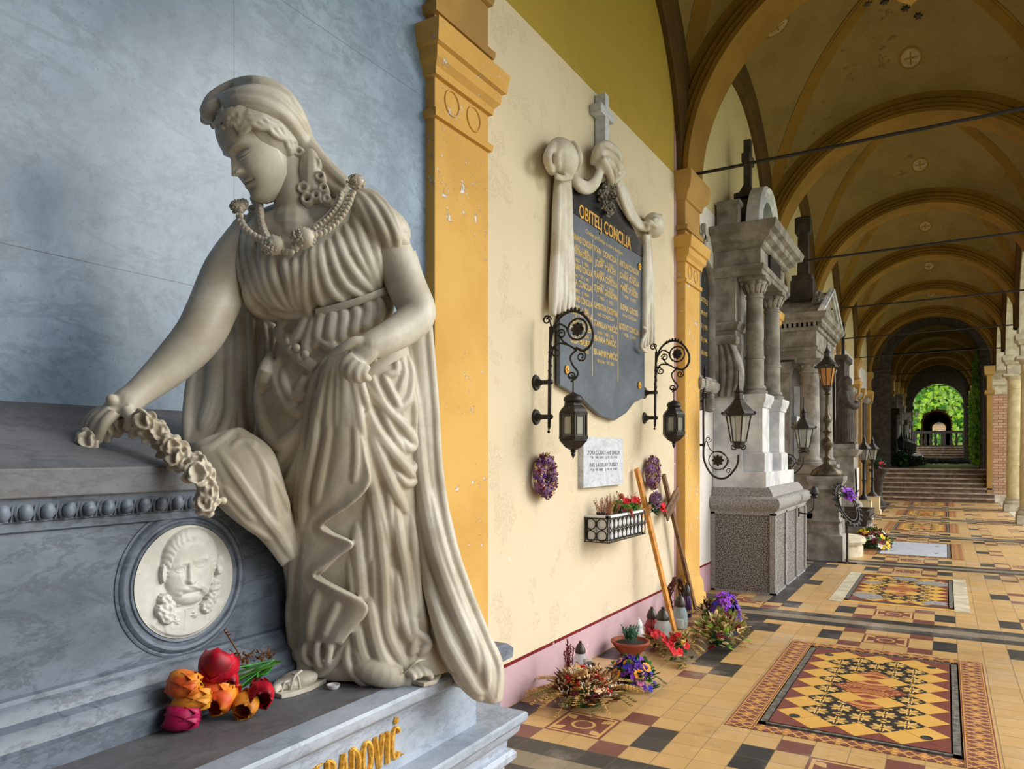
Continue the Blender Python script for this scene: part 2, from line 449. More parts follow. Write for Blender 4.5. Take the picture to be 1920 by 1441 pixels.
M['red_glass'] = glass_mat('red_candle_glass', rgb(150, 20, 24), .15, .85)
M['purple_glass'] = glass_mat('purple_candle_glass', rgb(56, 26, 84), .15, .9)
M['brown_cap'] = Mat('brown_plastic_cap', rgb(52, 44, 36), .35).m
M['silver_cap'] = Mat('silver_cap', rgb(190, 190, 186), .3, metal=.8).m
M['gold_cap'] = Mat('gold_cap', rgb(196, 130, 60), .3, metal=.8).m
M['white_plastic'] = Mat('white_plastic', rgb(230, 230, 232), .35).m
M['terracotta'] = speckle('terracotta', rgb(166, 84, 56), rgb(140, 66, 44), 12, .7)
M['soil'] = Mat('potting_soil', (.02, .014, .01), .95).m
M['wood'] = speckle('honey_wood', rgb(214, 150, 66), rgb(180, 116, 44), 9, .45)
M['wood_dark'] = speckle('brown_wood', rgb(120, 84, 48), rgb(88, 58, 32), 9, .5)
def leaf(name, r, g, b, v=.35):
    m = Mat(name, rgb(r, g, b), .6, spec=.3); w = m.noise(m.xyz(), 22, 2)
    c = rgb(r, g, b); m.color(m.mix(w.sm(.35, .65), tuple(q*(1-v) for q in c), tuple(min(1, q*(1+v)) for q in c))); return m.m
for nm, c in dict(green=(70, 120, 40), lgreen=(132, 168, 70), dgreen=(30, 66, 34), teal=(60, 108, 84), tan=(178, 136, 84), ltan=(214, 186, 140), brown=(112, 74, 42), dbrown=(72, 34, 24), wine=(104, 24, 34), red=(196, 26, 36), orange=(226, 146, 40), pink=(214, 120, 170), purple=(84, 36, 140), violet=(150, 70, 200), yellow=(232, 186, 40), white=(232, 228, 222), olive=(122, 116, 60), blue=(52, 46, 170), dusk=(120, 86, 122), straw=(196, 160, 96), heather=(160, 104, 84), ivy=(140, 184, 34), ivyd=(60, 120, 28)).items():
    M[nm] = leaf(nm + '_petals_or_leaves', *c)

M['medal'] = speckle('faded_medallion_paint', rgb(172, 152, 112), rgb(150, 130, 92), 8, .9)
# ================================================================ BUILDING
WX, PF = -2.24, -2.155            # wall face, pilaster face
XC, RS, ZS = -.38, 1.75, 4.20     # gallery axis, arch radius, springing height
PER = 4.06
YP = [3.21 + PER * k for k in range(-3, 7)]          # pilaster axes, last one at 27.57
Y0 = {k: 3.21 + PER * k for k in range(-3, 13)}
UP = 1.0                          # level of the upper gallery behind the stairs

# ---- floor: tile rows and columns picked from the repeating pattern of a bay
def floor_mesh():
    mb = MB()
    i0, i1 = -9, 14
    j0 = round((-9.2 - FY0) / TY); j1 = int((27.2 - FY0) / TY)
    mats = dict(y=0, r=1, b=2, g=3, d=4)
    for j in range(j0, j1):
        r = (j + 12) % 25 - 12; R = abs(r); bay = (j + 12) // 25
        for i in range(i0, i1):
            # six-tile module: left side (mirrored), centre, right side
            if -8 <= i <= -3: q = -3 - i
            elif 0 <= i <= 5: q = i
            elif 8 <= i <= 13: q = i - 8
            else: q = None
            k = 'y'
            if R == 0: k = 'g'
            elif R == 1: k = 'b'
            elif q is not None:
                side = not (0 <= i <= 5)
                RR = [R] + ([12.5 - R + .5] if side and R > 8 else [])
                for T in RR:
                    if T == R:
                        if T in (2, 5) and q in (1, 4): k = 'r'
                        if T in (3, 4) and q in (0, 5): k = 'b'
                        if T in (3, 4) and q in (2, 3): k = 'd'
                    else:
                        if T in (1,) and q in (0, 5): k = 'b'
                        if T in (1,) and q in (2, 3): k = 'd' if False else 'y'
                        if T == 2 and q in (1, 4): k = 'r'
            if i in (-4, -5) and 1 <= bay <= 5 and 3 < (j % 25) < 24: k = 'g' if (i + j) % 7 else 'b'
            if i == -4 and 1 <= bay <= 5 and 3 < (j % 25) < 24: k = 'b'
            if 0 <= i <= 5 and R >= 7: continue       # grave cover openings
            x0, x1 = FX0 + i*TX, FX0 + (i+1)*TX; y0, y1 = FY0 + (j-.5)*TY, FY0 + (j+.5)*TY
            mb.add([(x0,y0,0),(x1,y0,0),(x1,y1,0),(x0,y1,0)], [(0,1,2,3)], mats[k])
    o = mb.build('floor', [M['t_yel'], M['t_red'], M['t_blk'], M['t_gry'], M['t_dec']]); struct(o)
    mb = MB(); mb.box((FX0 - 12*TX, -9.2, -.3), (FX0 + 14*TX, 26.9, -.03)); struct(mb.build('floor_bed', M['slot']))
    mb = MB(); mb.box((FX0 + 14*TX, -9.2, -.2), (1.42, 27.2, .001)); struct(mb.build('floor_edge_strip', M['granite2']))
floor_mesh()

# decorated panels in the floor use the 2x2 deco pattern, centred on the row pair of each side of the band
# ---- grave covers set into the floor
def cover(k, kind):
    yc = FY0 + (12.5 + 25*k) * TY
    x0, x1 = FX0 + .003, FX0 + 6*TX - .003; xc = (x0 + x1) / 2; hl = 5.98 * TY
    lab = {'mosaic': 'mosaic grave cover of yellow and brown red diamonds nearest the viewer',
           'worn': 'worn mosaic grave cover with cracked mortar corners in front of granite monument',
           'slab': 'plain pale grey stone grave cover in two slabs',
           'far': 'dusty mosaic grave cover beyond the pale grey cover',
           'far2': 'second dusty mosaic grave cover before the stairs',
           'far3': 'wide low mosaic grave cover closest to the stairs', 'near': 'mosaic grave cover beside the tomb plinth'}[kind]
    t = empty('grave_cover', (xc, yc, 0), lab, 'grave cover', 'grave covers set in the floor')
    w = (x1 - x0) / 2
    mb = MB(); mb.box((-w, -hl - .10, -.028), (w, hl + .10, -.012)); mb.build('cover_bed', M['slot'], t)
    # lattice borders
    if kind in ('mosaic', 'near', 'slab', 'far', 'far2', 'far3'):
        for sx_ in (-1, 1):
            xa = sx_ * (w + .072)
            m2 = MB(); m2.box((-.075, -hl - .10, -.004), (.075, hl + .10, .0035)); o = m2.build('lattice_border', M['frieze_y'], t); o.location = (sx_*(w + .078), 0, 0)
        for sy_ in (-1, 1):
            m2 = MB(); m2.box((-w, -.048, -.02), (w, .048, .0035)); o = m2.build('lattice_border', M['frieze_x'], t); o.location = (0, sy_*(hl + .052), 0)
    else:
        for sx_ in (-1, 1):
            m2 = MB(); m2.box((sx_*w, -hl - .1, -.004), (sx_*(w+.13), hl + .1, .0035)); m2.build('plain_border', M['stone_pale'], t)
        for sy_ in (-1, 1):
            m2 = MB(); m2.box((-w, sy_*hl, -.02), (w, sy_*(hl+.08), .0035)); m2.build('plain_border', M['l_yel'], t)
    # metal rim
    mb = MB(); e = .035; L = hl - .03; ww = w - .008
    for a, b in (((-ww, -L, -.02), (-ww + e, L, .004)), ((ww - e, -L, -.02), (ww, L, .004)), ((-ww, -L, -.02), (ww, -L + .022, .004)), ((-ww, L - .022, -.02), (ww, L, .004))): mb.box(a, b)
    mb.build('metal_rim', M['zinc'], t)
    a = ww - e - .009; b = L - .032
    if kind == 'slab':
        for s in (-1, 1):
            mb = MB(); mb.box((-a, .003 if s > 0 else -b, -.015), (a, b if s > 0 else -.003, .006)); mb.build('stone_slab', M['pale_plaque'], t)
        for sx_ in (-.3, .3):
            for sy_ in (-.5, .5): mb = MB(); mb.lathe([(.0055, .03), (.0072, .028)], (sx_, sy_, 0), 12); mb.build('lifting_socket', M['slot'], t)
        return t
    # diamonds: 4 across, 8 along
    d = 2*a / 4; dy = 2*b / 8; mb = MB(); g = .0018
    mb.box((-a, -b, -.015), (a, b, .001), 4)
    # a diamond is centred where p+q is even; triangles at the rim are brown red
    for p in range(0, 9):
        for q in range(0, 17):
            if (p + q) % 2 == 0: continue
            cx = -a + p * d / 2; cy = -b + q * dy / 2
            if p in (0, 8) or q in (0, 16): k_ = 1
            elif p in (4,) or (p in (3, 5) and 4 < q < 12): k_ = 3 if (p == 4 and q in (5, 7, 9, 11)) or p in (3, 5) else 0
            elif (p in (2, 6) and 3 <= q <= 13) or (p in (3, 5) and q in (4, 12, 2, 14)): k_ = 2
            else: k_ = 0
            if p == 4 and q in (3, 13): k_ = 2
            if p in (3, 5) and q in (6, 10): k_ = 0
            pts = [(cx - d/2 + g, cy), (cx, cy - dy/2 + g), (cx + d/2 - g, cy), (cx, cy + dy/2 - g)]
            pts = [(max(-a, min(a, x)), max(-b, min(b, y)), .0045) for x, y in pts]
            if k_ == 1:
                u_ = []
                for pt in pts:
                    if pt not in u_: u_.append(pt)
                pts = u_
                if len(pts) < 3: continue
            mb.add(pts, [tuple(range(len(pts)))], k_)
    # corner fills
    for sx_ in (-1, 1):
        for sy_ in (-1, 1):
            mb.add([(sx_*a, sy_*b, .0044), (sx_*(a - d/2), sy_*b, .0044), (sx_*a, sy_*(b - dy/2), .0044)], [(0, 1, 2)], 1)
    mats = [M['l_yel'], M['l_red'], M['l_flo'], M['l_rnd'], M['zinc']]
    o = mb.build('mosaic_panel', mats, t)
    for sx_ in (-1, 1):
        for sy_ in (-1, 1): mb = MB(); mb.lathe([(.0035, .03), (.0062, .03), (.0062, .022), (.0048, .020)], (sx_*(a - d*.5), sy_*(b - dy*.72), 0), 16); mb.build('lifting_socket', M['slot'], t)
    if kind == 'worn':
        random.seed(4)
        for cx, cy, s in ((-.3, -.62, .2), (.3, .55, .2), (-.33, .3, .12), (.0, .78, .16), (.33, -.75, .14)):
            pts = [(max(-a, min(a, cx + s*rnd(.6, 1.2)*math.cos(q*PI/5))), max(-b, min(b, cy + s*rnd(.5, 1.1)*math.sin(q*PI/5))), .006) for q in range(10)]
            mb = MB(); mb.prism(pts, (0, 0, .001)); mb.build('mortar_patch', M['granite2'], t)
    return t
for k, kind in ((-1, 'near'), (0, 'mosaic'), (1, 'worn'), (2, 'slab'), (3, 'far'), (4, 'far2'), (5, 'far3')): cover(k, kind)

# ---- left wall
mb = MB(); mb.box((WX - .4, 3.0, -.1), (WX, Y0[1] , 7.6)); struct(mb.build('wall_left', M['cream']))
mb = MB(); mb.box((WX - .4, Y0[1], -.1), (WX, 27.6, 7.6)); struct(mb.build('wall_left_far', M['white_wall']))
mb = MB(); mb.box((WX - .4, -9.3, -.1), (WX + .03, 3.0, 7.6)); struct(mb.build('wall_left_marble_cladding', M['marble_wall']))
mb = MB(); mb.box((-2.6, -9.6, -.1), (6, -9.3, 7.6)); struct(mb.build('wall_near_end', M['white_wall']))

# ---- pilasters
CAPP = [(3.14, .0), (3.145, .018), (3.18, .022), (3.19, .0), (3.34, .0), (3.345, .02), (3.38, .024), (3.41, .05), (3.46, .055), (3.47, .075), (3.54, .085), (3.57, .09), (3.58, .03), (3.60, .03)]
def pilaster(k):
    y = Y0[k]; h = .245
    nm = 'trim_%d' % (k + 4)
    mb = MB()
    mb.rect(WX - .05, PF, y - h, y + h, [(0, .05), (.09, .05), (.10, .035), (.20, .03), (.25, .012), (.27, .0), (3.14, 0)], 0)
    mb.rect(WX - .05, PF, y - h, y + h, CAPP, 1)
    mb.rect(WX - .05, PF, y - h, y + h, [(3.60, .0), (3.645, .0), (3.65, .025), (3.67, .03), (3.69, .03), (3.70, .0), (3.93, .0), (3.94, .02), (3.99, .03), (4.04, .07), (4.10, .08), (4.16, .085), (4.2, .08)], 2)
    for s in (-1, 1):        # pairs of raised rings on the necking
        pts = [(PF + .002, y + s*.10 + .062*math.cos(a), 3.265 + .062*math.sin(a)) for a in np.linspace(0, 2*PI, 24, endpoint=False)]
        mb.tube(pts, .006, 5, 1, closed=True)
    o = mb.build(nm, [M['ochre'], M['ochre'], M['ochre_dark']], smooth=30); o['kind'] = 'structure'
    return o
for k in range(-2, 7): pilaster(k)

# ---- transverse arches, wall arches, vaults
RING = [(-.245, 1.75), (-.245, 1.80), (-.225, 1.815), (-.225, 1.86), (-.20, 1.875), (-.20, 1.93), (-.17, 1.95), (-.17, 2.3), (.17, 2.3), (.17, 1.95), (.20, 1.93), (.20, 1.875), (.225, 1.86), (.225, 1.815), (.245, 1.80), (.245, 1.75)]
def arch_ring(name, y, zs=ZS, r0=1.75, prof=RING, xc=XC, mat=None, n=40, xscale=1.0):
    mb = MB(); rings = []
    for i in range(n + 1):
        a = PI * i / n
        rings.append([(xc - (r + r0 - 1.75) * math.cos(a)*xscale, y + dy, zs + (r + r0 - 1.75) * math.sin(a)) for dy, r in prof])
    mb.loft(rings); o = mb.build(name, mat or M['rib'], smooth=25); struct(o); return o
TR = 30
for k in range(-2, 7): arch_ring('trim_%d' % (TR + k), Y0[k])
A_, B_ = 1.90, 2.03; RV2 = A_*A_ + B_*B_
def vz(x, y, zc=ZS): return zc + math.sqrt(max(RV2 - x*x - y*y, .0)) * .985
def vault(name, yc, zc=ZS):
    mb = MB(); n = 40
    grid = [[(XC + x, yc + y, vz(x, y, zc)) for x in np.linspace(-A_, A_, n)] for y in np.linspace(-B_, B_, n)]
    mb.loft(grid, close=False, cap=False, k=0)
    # painted diagonal bands, a few millimetres proud of the plaster
    for s in (-1, 1):
        for w, h, kk in ((.085, .010, 1), (.05, .016, 1)):
            L = []; R = []
            for q in np.linspace(-1, 1, 50):
                x, y = q * A_, s * q * B_; nx, ny = -s*B_, A_; l = math.hypot(nx, ny); nx /= l; ny /= l
                L.append((XC + x + nx*w, yc + y + ny*w, vz(x + nx*w, y + ny*w, zc) - h)); R.append((XC + x - nx*w, yc + y - ny*w, vz(x - nx*w, y - ny*w, zc) - h))
            mb.loft([L, R], close=False, cap=False, k=kk)
    o = mb.build(name, [M['vault'], M['rib']], smooth=60); struct(o); return o
for n_, k in enumerate(range(-3, 6)): vault('ceiling_%d' % n_, Y0[k] + PER/2)
def formeret(k, x, sgn, zs=ZS):
    y = Y0[k] + PER/2; r0 = 1.70; prof = [(0, 1.79), (.05, 1.79), (.06, 1.82), (.08, 1.83), (.08, 1.89), (.10, 1.9), (.10, 2.15), (0, 2.15)]
    mb = MB(); rings = []
    for i in range(33):
        a = PI * i / 32; rings.append([(x + sgn*dx, y - r*math.cos(a), zs + r*math.sin(a)) for dx, r in prof])
    mb.loft(rings); struct(mb.build('trim_%d' % (60 + k + (20 if sgn < 0 else 0)), M['rib_dark'], smooth=25))
for k in range(-3, 6): formeret(k, WX, 1)

# painted medallions and stars on the first vaults
def medallion(k, du, dv, r=.11, n=0):
    yc = Y0[k] + PER/2
    def S(x, y, h=.012): return (XC + x, yc + y, vz(x, y) - h)
    mb = MB()
    mb.add([S(du + r*1.25*math.cos(a), dv + r*1.25*math.sin(a), .006) for a in np.linspace(0, 2*PI, 20, endpoint=False)], [tuple(range(20))], 1)
    mb.add([S(du + r*math.cos(a), dv + r*math.sin(a), .009) for a in np.linspace(0, 2*PI, 20, endpoint=False)], [tuple(range(20))], 0)
    for c, s in ((1, 0), (0, 1)):
        q = r * .7; w = r*.1
        mb.add([S(du - q*c - w*s, dv - q*s - w*c), S(du + q*c - w*s, dv + q*s - w*c), S(du + q*c + w*s, dv + q*s + w*c), S(du - q*c + w*s, dv - q*s + w*c)], [(0, 1, 2, 3)], 1)
    struct(mb.build('ceiling_medallion', [M['medal'], M['rib']]))
for k in range(0, 6):
    medallion(k, 0, 1.45); medallion(k, -1.35, 0)
def star(k, x, y, r=.05):
    yc = Y0[k] + PER/2
    pts = [(XC + x + (r if q % 2 == 0 else r*.45)*math.cos(q*PI/6), yc + y + (r if q % 2 == 0 else r*.45)*math.sin(q*PI/6)) for q in range(12)]
    mb = MB(); mb.prism([(a, b, vz(a - XC, b - yc) - .004) for a, b in pts], (0, 0, -.02)); tag(mb.build('ceiling_star', M['mon_dark']), kind='structure')
for x, y in ((-.42, .50), (-.24, .58), (.18, .66), (-.03, .78), (.10, .93), (.35, .60)): star(1, x, y)
# heart-shaped medallion near the centre of the second vault
mb = MB(); hp = []
for q in range(24):
    a = 2*PI*q/24; hx = .13*math.sin(a)**3 * 1.1; hy = .008*(13*math.cos(a) - 5*math.cos(2*a) - 2*math.cos(3*a) - math.cos(4*a))
    hp.append((XC + .03 + hx, Y0[1] + PER/2 + .62 - hy, vz(.03 + hx, .62 - hy) - .01))
mb.prism(hp, (0, 0, -.012)); tag(mb.build('ceiling_heart_medallion', M['ochre']), kind='structure')

# ---- tie rods
def rod(y, z, n, x0=-2.14, x1=1.40, r=.016, wobble=True):
    t = MB(); pts = [(x0 + (x1-x0)*q/16, y + (rnd(-.003, .003)), z + .04*q/16 + rnd(-.002, .002)) for q in range(17)]
    t.tube(pts, r, 8); o = t.build('tie_rod', M['rod'], smooth=60)
    tag(o, 'black iron tie rod across the gallery, %s' % n, 'tie rod', 'tie rods under the arches')
names = {1: 'at the first arch beyond the black name plaque', 2: 'at the cornice of the granite monument', 3: 'passing the obelisk of the temple-shaped monument', 4: 'fourth along the vault', 5: 'fifth along the vault, just before the stairs', -0: 'above the marble woman'}
random.seed(1)
for k in (1, 2, 3, 4, 5): rod(Y0[k], 4.25, names[k])

# ---- open side: columns, spandrels above them
COLS_Y = [Y0[k] for k in range(-2, 6)]
def column(y, lab):
    t = empty('stone_column', (1.60, y, 0), lab, 'column', 'round columns along the open side')
    mb = MB(); mb.rect(-.27, .27, -.27, .27, [(0, 0), (.17, 0), (.18, -.01)]); mb.build('plinth_block', M['stone_pale'], t)
    mb = MB(); mb.lathe([(.18, .26), (.21, .275), (.25, .27), (.27, .235), (.29, .225), (.31, .24), (.335, .235), (.35, .21)], n=32); mb.build('base_ring', M['stone_pale'], t, smooth=40)
    mb = MB(); mb.lathe([(.35, .212), (1.2, .210), (1.205, .222), (1.225, .222), (1.23, .208), (3.18, .182), (3.19, .2), (3.215, .2), (3.22, .183), (3.42, .184)], n=32); mb.build('shaft', M['col_stone'], t, smooth=40)
    mb = MB(); mb.lathe([(3.42, .19), (3.44, .21), (3.50, .235), (3.52, .27)], n=32); mb.rect(-.2, .2, -.2, .2, [(3.52, .08), (3.58, .09), (3.59, 0), (3.82, 0), (3.83, .03), (3.9, .05), (3.93, .09), (4.0, .1), (4.05, .1)]); mb.build('capital', M['stone_pale'], t, smooth=40)
    return t
for k in range(-2, 6):
    column(Y0[k], {4: 'cream round column at the right edge of the view', 5: 'cream round column on a white base in front of the brick pier'}.get(k, 'cream round column of the open side, nearer than the one at the right edge of the view'))
def spandrel(k, zs=4.05, top=6.9, x0=1.36, x1=1.84, yc=None, r=1.72, mat='stone_pale', zoff=0):
    y = yc if yc is not None else Y0[k] + PER/2
    pts = [(x0, y - PER/2, top), (x0, y - PER/2, zs)] + [(x0, y - r*math.cos(a), zs + r*math.sin(a)) for a in np.linspace(0, PI, 25)] + [(x0, y + PER/2, zs), (x0, y + PER/2, top)]
    # split in two halves so that each polygon stays simple
    mb = MB(); n = len(pts)
    arc = pts[2:-2]
    vs = []; 
    for p in arc: vs += [p, (x0, p[1], top), (x1, p[1], p[2]), (x1, p[1], top)]
    fs = []
    for i in range(len(arc) - 1):
        a, b = 4*i, 4*i + 4
        fs += [(a, b, b+1, a+1), (a+2, a+3, b+3, b+2), (a, a+2, b+2, b), (a+1, b+1, b+3, a+3)]
    mb.add(vs, fs)
    mb.box((x0, y - PER/2, zs), (x1, y - r, top)); mb.box((x0, y + r, zs), (x1, y + PER/2, top))
    struct(mb.build('wall_right', M[mat], smooth=20))
for k in range(-3, 6): spandrel(k)
for k in range(-3, 6): formeret(k, 1.36 + .02, -1)
mb = MB(); mb.box((1.36, -9.3, -.1), (1.84, .7, 4.05)); struct(mb.build('wall_light_block', M['white_wall']))  # added unseen wall, keeps daylight from entering behind the camera
mb = MB(); mb.box((1.84, -9.3, 4.0), (1.9, .7, 6.9)); struct(mb.build('wall_light_block_upper', M['white_wall']))  # added unseen too, blocks light through the arches over that wall
mb = MB(); mb.box((-2.7, -9.6, 7.15), (1.9, 28, 7.4)); struct(mb.build('roof', M['mon_grey']))

# brick pier before the stairs
t = tag(empty('brick_pier', (1.52, 27.98, 0)), 'brick pier with white stone capital beside the stairs', 'pier')
mb = MB(); mb.box((-.26, -.3, .2), (.26, .3, 3.35)); mb.build('brick_shaft', M['brick'], t)
mb = MB(); mb.rect(-.26, .26, -.3, .3, [(0, .08), (.18, .08), (.2, .02), (.22, .01)]); mb.build('stone_foot', M['stone_pale'], t)
mb = MB(); mb.rect(-.26, .26, -.3, .3, [(3.35, .02), (3.62, .02), (3.63, .06), (3.72, .08), (3.75, .1), (3.80, .1), (3.81, .0)]); mb.rect(-.26, .26, -.3, .3, [(3.81, 0), (4.02, 0), (4.03, .05), (4.1, .08), (4.18, .12), (4.22, .12)]); mb.build('stone_capital', M['stone_pale'], t)
# rear half pillar against the arch (dark reddish) 
mb = MB(); mb.rect(1.12, 1.26, 27.3, 27.75, [(0, .03), (.15, .03), (.16, 0), (3.3, 0), (3.35, .06), (3.45, .06), (3.46, 0), (3.9, 0), (3.95, .06), (4.2, .08)]); struct(mb.build('trim_90', M['ochre_dark']))

# ---- stairs up to the second gallery
mb = MB(); n = 7
for i in range(n):
    mb.box((-2.24, 26.75 + .3*i, -.02 if i == 0 else UP*i/n - .02), (1.30, 26.75 + .3*(i+1) + .04, UP*(i+1)/n))
    mb.box((-2.24, 26.70 + .3*i, UP*(i+1)/n - .045), (1.30, 26.86 + .3*i, UP*(i+1)/n + .003), 1)
mst = Mat('worn_stone_steps', rgb(150, 128, 104), .75); p_ = mst.xyz(); nn = mst.noise(mst.xyz(sc=(1, .3, 1)), 3, 7, .7); mst.color(mst.mix(nn.sm(.35, .75), rgb(92, 70, 54), rgb(150, 128, 106)))
nos = speckle('worn_step_nosing', rgb(190, 172, 150), rgb(140, 116, 94), 5, .7, lo=.3, hi=.75)
o = mb.build('stairs', [mst.m, nos]); struct(o)
mb = MB(); mb.box((-2.24, 28.8, -.1), (6, 75, UP)); struct(mb.build('floor_upper', M['t_gry']))

# dark crossing: heavy piers and arch
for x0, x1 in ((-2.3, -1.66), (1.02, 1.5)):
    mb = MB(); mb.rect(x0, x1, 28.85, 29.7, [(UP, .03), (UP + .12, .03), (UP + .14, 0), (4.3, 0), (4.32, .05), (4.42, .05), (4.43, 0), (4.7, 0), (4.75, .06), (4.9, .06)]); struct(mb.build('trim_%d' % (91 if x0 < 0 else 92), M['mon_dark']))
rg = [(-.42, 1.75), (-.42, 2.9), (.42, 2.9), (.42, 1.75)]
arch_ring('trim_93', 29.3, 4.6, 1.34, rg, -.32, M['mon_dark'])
# soft stone ring facing it
arch_ring('trim_94', 28.4, 4.4, 1.62, [(-.1, 1.75), (-.1, 2.4), (.1, 2.4), (.1, 1.75)], -.36, M['rib_dark'])
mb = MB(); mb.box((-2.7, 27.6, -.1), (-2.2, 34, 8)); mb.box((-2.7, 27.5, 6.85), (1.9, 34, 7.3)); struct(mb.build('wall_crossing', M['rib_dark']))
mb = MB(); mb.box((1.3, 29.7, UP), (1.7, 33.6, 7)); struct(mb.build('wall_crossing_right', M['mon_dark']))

# ---- second gallery beyond
ZU = ZS + UP; yu = [31.6 + PER*q for q in range(6)]
for q, y in enumerate(yu):
    arch_ring('trim_%d' % (100 + q), y, ZU, 1.66)
    if q < 5:
        vault('ceiling_%d' % (10 + q), y + PER/2, ZU)
        if q % 2 == 0 or q > 1: rod(y + (.01 if q else 0), ZU + .05, ['', 'first in the gallery above the stairs', 'second in the gallery above the stairs', 'third in the gallery above the stairs', 'fourth in the gallery above the stairs'][q] if q else 'in the dark crossing above the stairs', -2.0, 1.35, .022)
    for x0, x1 in ((-2.3, -2.1), (1.28, 1.5)):
        mb = MB(); mb.rect(x0, x1, y - .24, y + .24, [(UP, .03), (UP+.15, .03), (UP+.16, 0), (4.3, 0), (4.35, .06), (4.45, .06), (4.46, 0), (4.9, 0), (5.0, .07), (5.2, .08)]); struct(mb.build('trim_%d' % (110 + q + (10 if x0 > 0 else 0)), M['ochre_dark']))
mb = MB(); mb.box((-2.6, 33.6, -.1), (-2.24, 52.5, 8.6)); struct(mb.build('wall_left_upper', M['white_wall']))
for q in range(5): spandrel(0, ZU - .15, 8, 1.36, 1.84, yu[q] + PER/2, 1.72, 'stone_pale')
mb = MB(); mb.box((-2.7, 31, 8.2), (1.9, 52.5, 8.4)); struct(mb.build('roof_upper', M['mon_grey']))
# dark end arch
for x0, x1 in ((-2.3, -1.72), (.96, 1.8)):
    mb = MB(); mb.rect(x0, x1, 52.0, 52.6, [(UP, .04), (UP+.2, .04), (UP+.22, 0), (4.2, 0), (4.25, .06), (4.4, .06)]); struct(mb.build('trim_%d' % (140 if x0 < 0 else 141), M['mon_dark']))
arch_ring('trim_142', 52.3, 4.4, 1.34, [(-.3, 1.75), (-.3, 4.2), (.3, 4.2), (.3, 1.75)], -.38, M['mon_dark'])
mb = MB()
for i in range(6): mb.box((-1.7, 52.7 + .34*i, UP), (1.0, 52.7 + .34*(i+1) + .03, UP + .155*(i+1))); mb.box((-1.7, 52.66 + .34*i, UP + .155*(i+1) - .05), (1.0, 52.8 + .34*i, UP + .155*(i+1) + .004), 1)
struct(mb.build('stairs_far', [mst.m, nos]))
mb = MB(); mb.box((-8, 54.7, UP), (8, 60, UP + .93)); struct(mb.build('floor_terrace', M['mon_grey']))

# ---- garden outside the open side
mg = Mat('garden_gravel_and_grass', rgb(150, 160, 110), .9); nn = mg.noise(mg.xyz(), .6, 5); mg.color(mg.mix(nn.sm(.4, .6), rgb(196, 188, 170), rgb(112, 142, 60)))
mb = MB(); mb.box((1.42, -60, -.4), (120, 120, -.06)); mb.box((-60, 60, -.4), (60, 160, -.07)); struct(mb.build('ground', mg.m))
mb = MB(); mb.box((1.42, -9.3, -.2), (2.3, 27.6, -.002)); struct(mb.build('floor_outer_step', M['stone_pale']))
# pavilion flank seen through the last open bay: brick courses over pale stone
t = empty('pavilion_block', (3.9, 30.5, 0), 'pale stone and brick pavilion wall seen past the columns', 'building')
mb = MB(); mb.box((-2.0, -1.4, -.1), (3, 2.5, 4.5)); mb.build('stone_wall', M['stone_pale'], t)
mb = MB(); mb.box((-2.0, -1.4, 4.5), (3, 2.5, 7.2)); mb.build('stucco_wall', M['mon_white'], t)
mb = MB(); mb.rect(-2.0, 3, -1.4, 2.5, [(7.2, 0), (8.4, 0)]); mb.build('brick_band', M['brick'], t)
mb = MB(); mb.rect(-2.0, 3, -1.4, 2.5, [(8.4, .1), (8.6, .3), (8.8, .3)]); mb.build('cornice', M['stone_pale'], t)
# ================================================================ TOMB
t = empty('marble_tomb', (-1.8, .4, 0), 'grey blue marble tomb with sloping lid, portrait medallion and gilded inscription', 'tomb')
TOF = Vector((1.8, -.4, 0))
def tp(mb, name, mat, **k): mb.off(TOF); return mb.build(name, mat, t, **k)
mb = MB(); mb.rect(-2.2, -1.27, -2.2, 2.30, [(0, -.06), (.415, -.06), (.42, -.045), (.435, -.03), (.455, -.028), (.468, -.04), (.47, -.055), (.50, -.052), (.515, -.035), (.53, -.022), (.55, -.018), (.56, -.006), (.568, 0), (.589, 0), (.595, -.006)])
tp(mb, 'lower_slab', M['plinth'], smooth=30)
mb = MB(); mb.rect(-2.2, -1.36, -2.2, 2.105, [(.59, 0), (.752, 0), (.757, .012), (.768, .014), (.772, .03), (.785, .045), (.79, .048), (.812, .05), (.82, .044)])
tp(mb, 'upper_plinth', M['plinth'], smooth=30)
mb = MB(); mb.rect(-2.2, -1.42, 2.1, 2.20, [(.59, 0), (.80, 0)]); tp(mb, 'end_return', M['tomb'])
mb = MB(); mb.rect(-2.15, -1.62, 2.31, 2.75, [(.0, 0), (.60, -.03), (.62, 0), (.63, .018), (.67, .02), (.69, .0)]); tp(mb, 'corner_block', M['tomb'])
mb = MB(); mb.box((-1.92, -2.2, .815), (-1.40, 2.04, .8215)); tp(mb, 'step_top', M['tomb_top'])
# sarcophagus body and mouldings
BX, BY = -1.75, 1.93
mb = MB(); mb.rect(-2.2, BX, -2.2, BY, [(.80, .085), (.872, .085), (.878, .07), (.90, .062), (.915, .06), (.925, .04), (.945, .03), (.958, .014), (.968, .012), (.972, 0), (1.325, 0), (1.33, .012), (1.348, .014), (1.352, .02), (1.356, .018), (1.396, .045), (1.407, .05)])
tp(mb, 'sarcophagus_body', M['tomb'], smooth=30)
mb = MB()
y = -.1
while y < BY:
    mb.ball((BX + .036, y, 1.374), (.014, .0155, .020), 10, 8)
    mb.tube([(BX + .040, y - .020 + .001*0, 1.394), (BX + .034, y - .0195, 1.372), (BX + .024, y - .010, 1.356), (BX + .022, y, 1.352), (BX + .024, y + .010, 1.356), (BX + .034, y + .0195, 1.372), (BX + .040, y + .020, 1.394)], .0038, 5)
    mb.tube([(BX + .042, y + .023, 1.394), (BX + .022, y + .023, 1.354)], .002, 4)
    y += .046
tp(mb, 'egg_and_dart_moulding', M['tomb'], smooth=60)
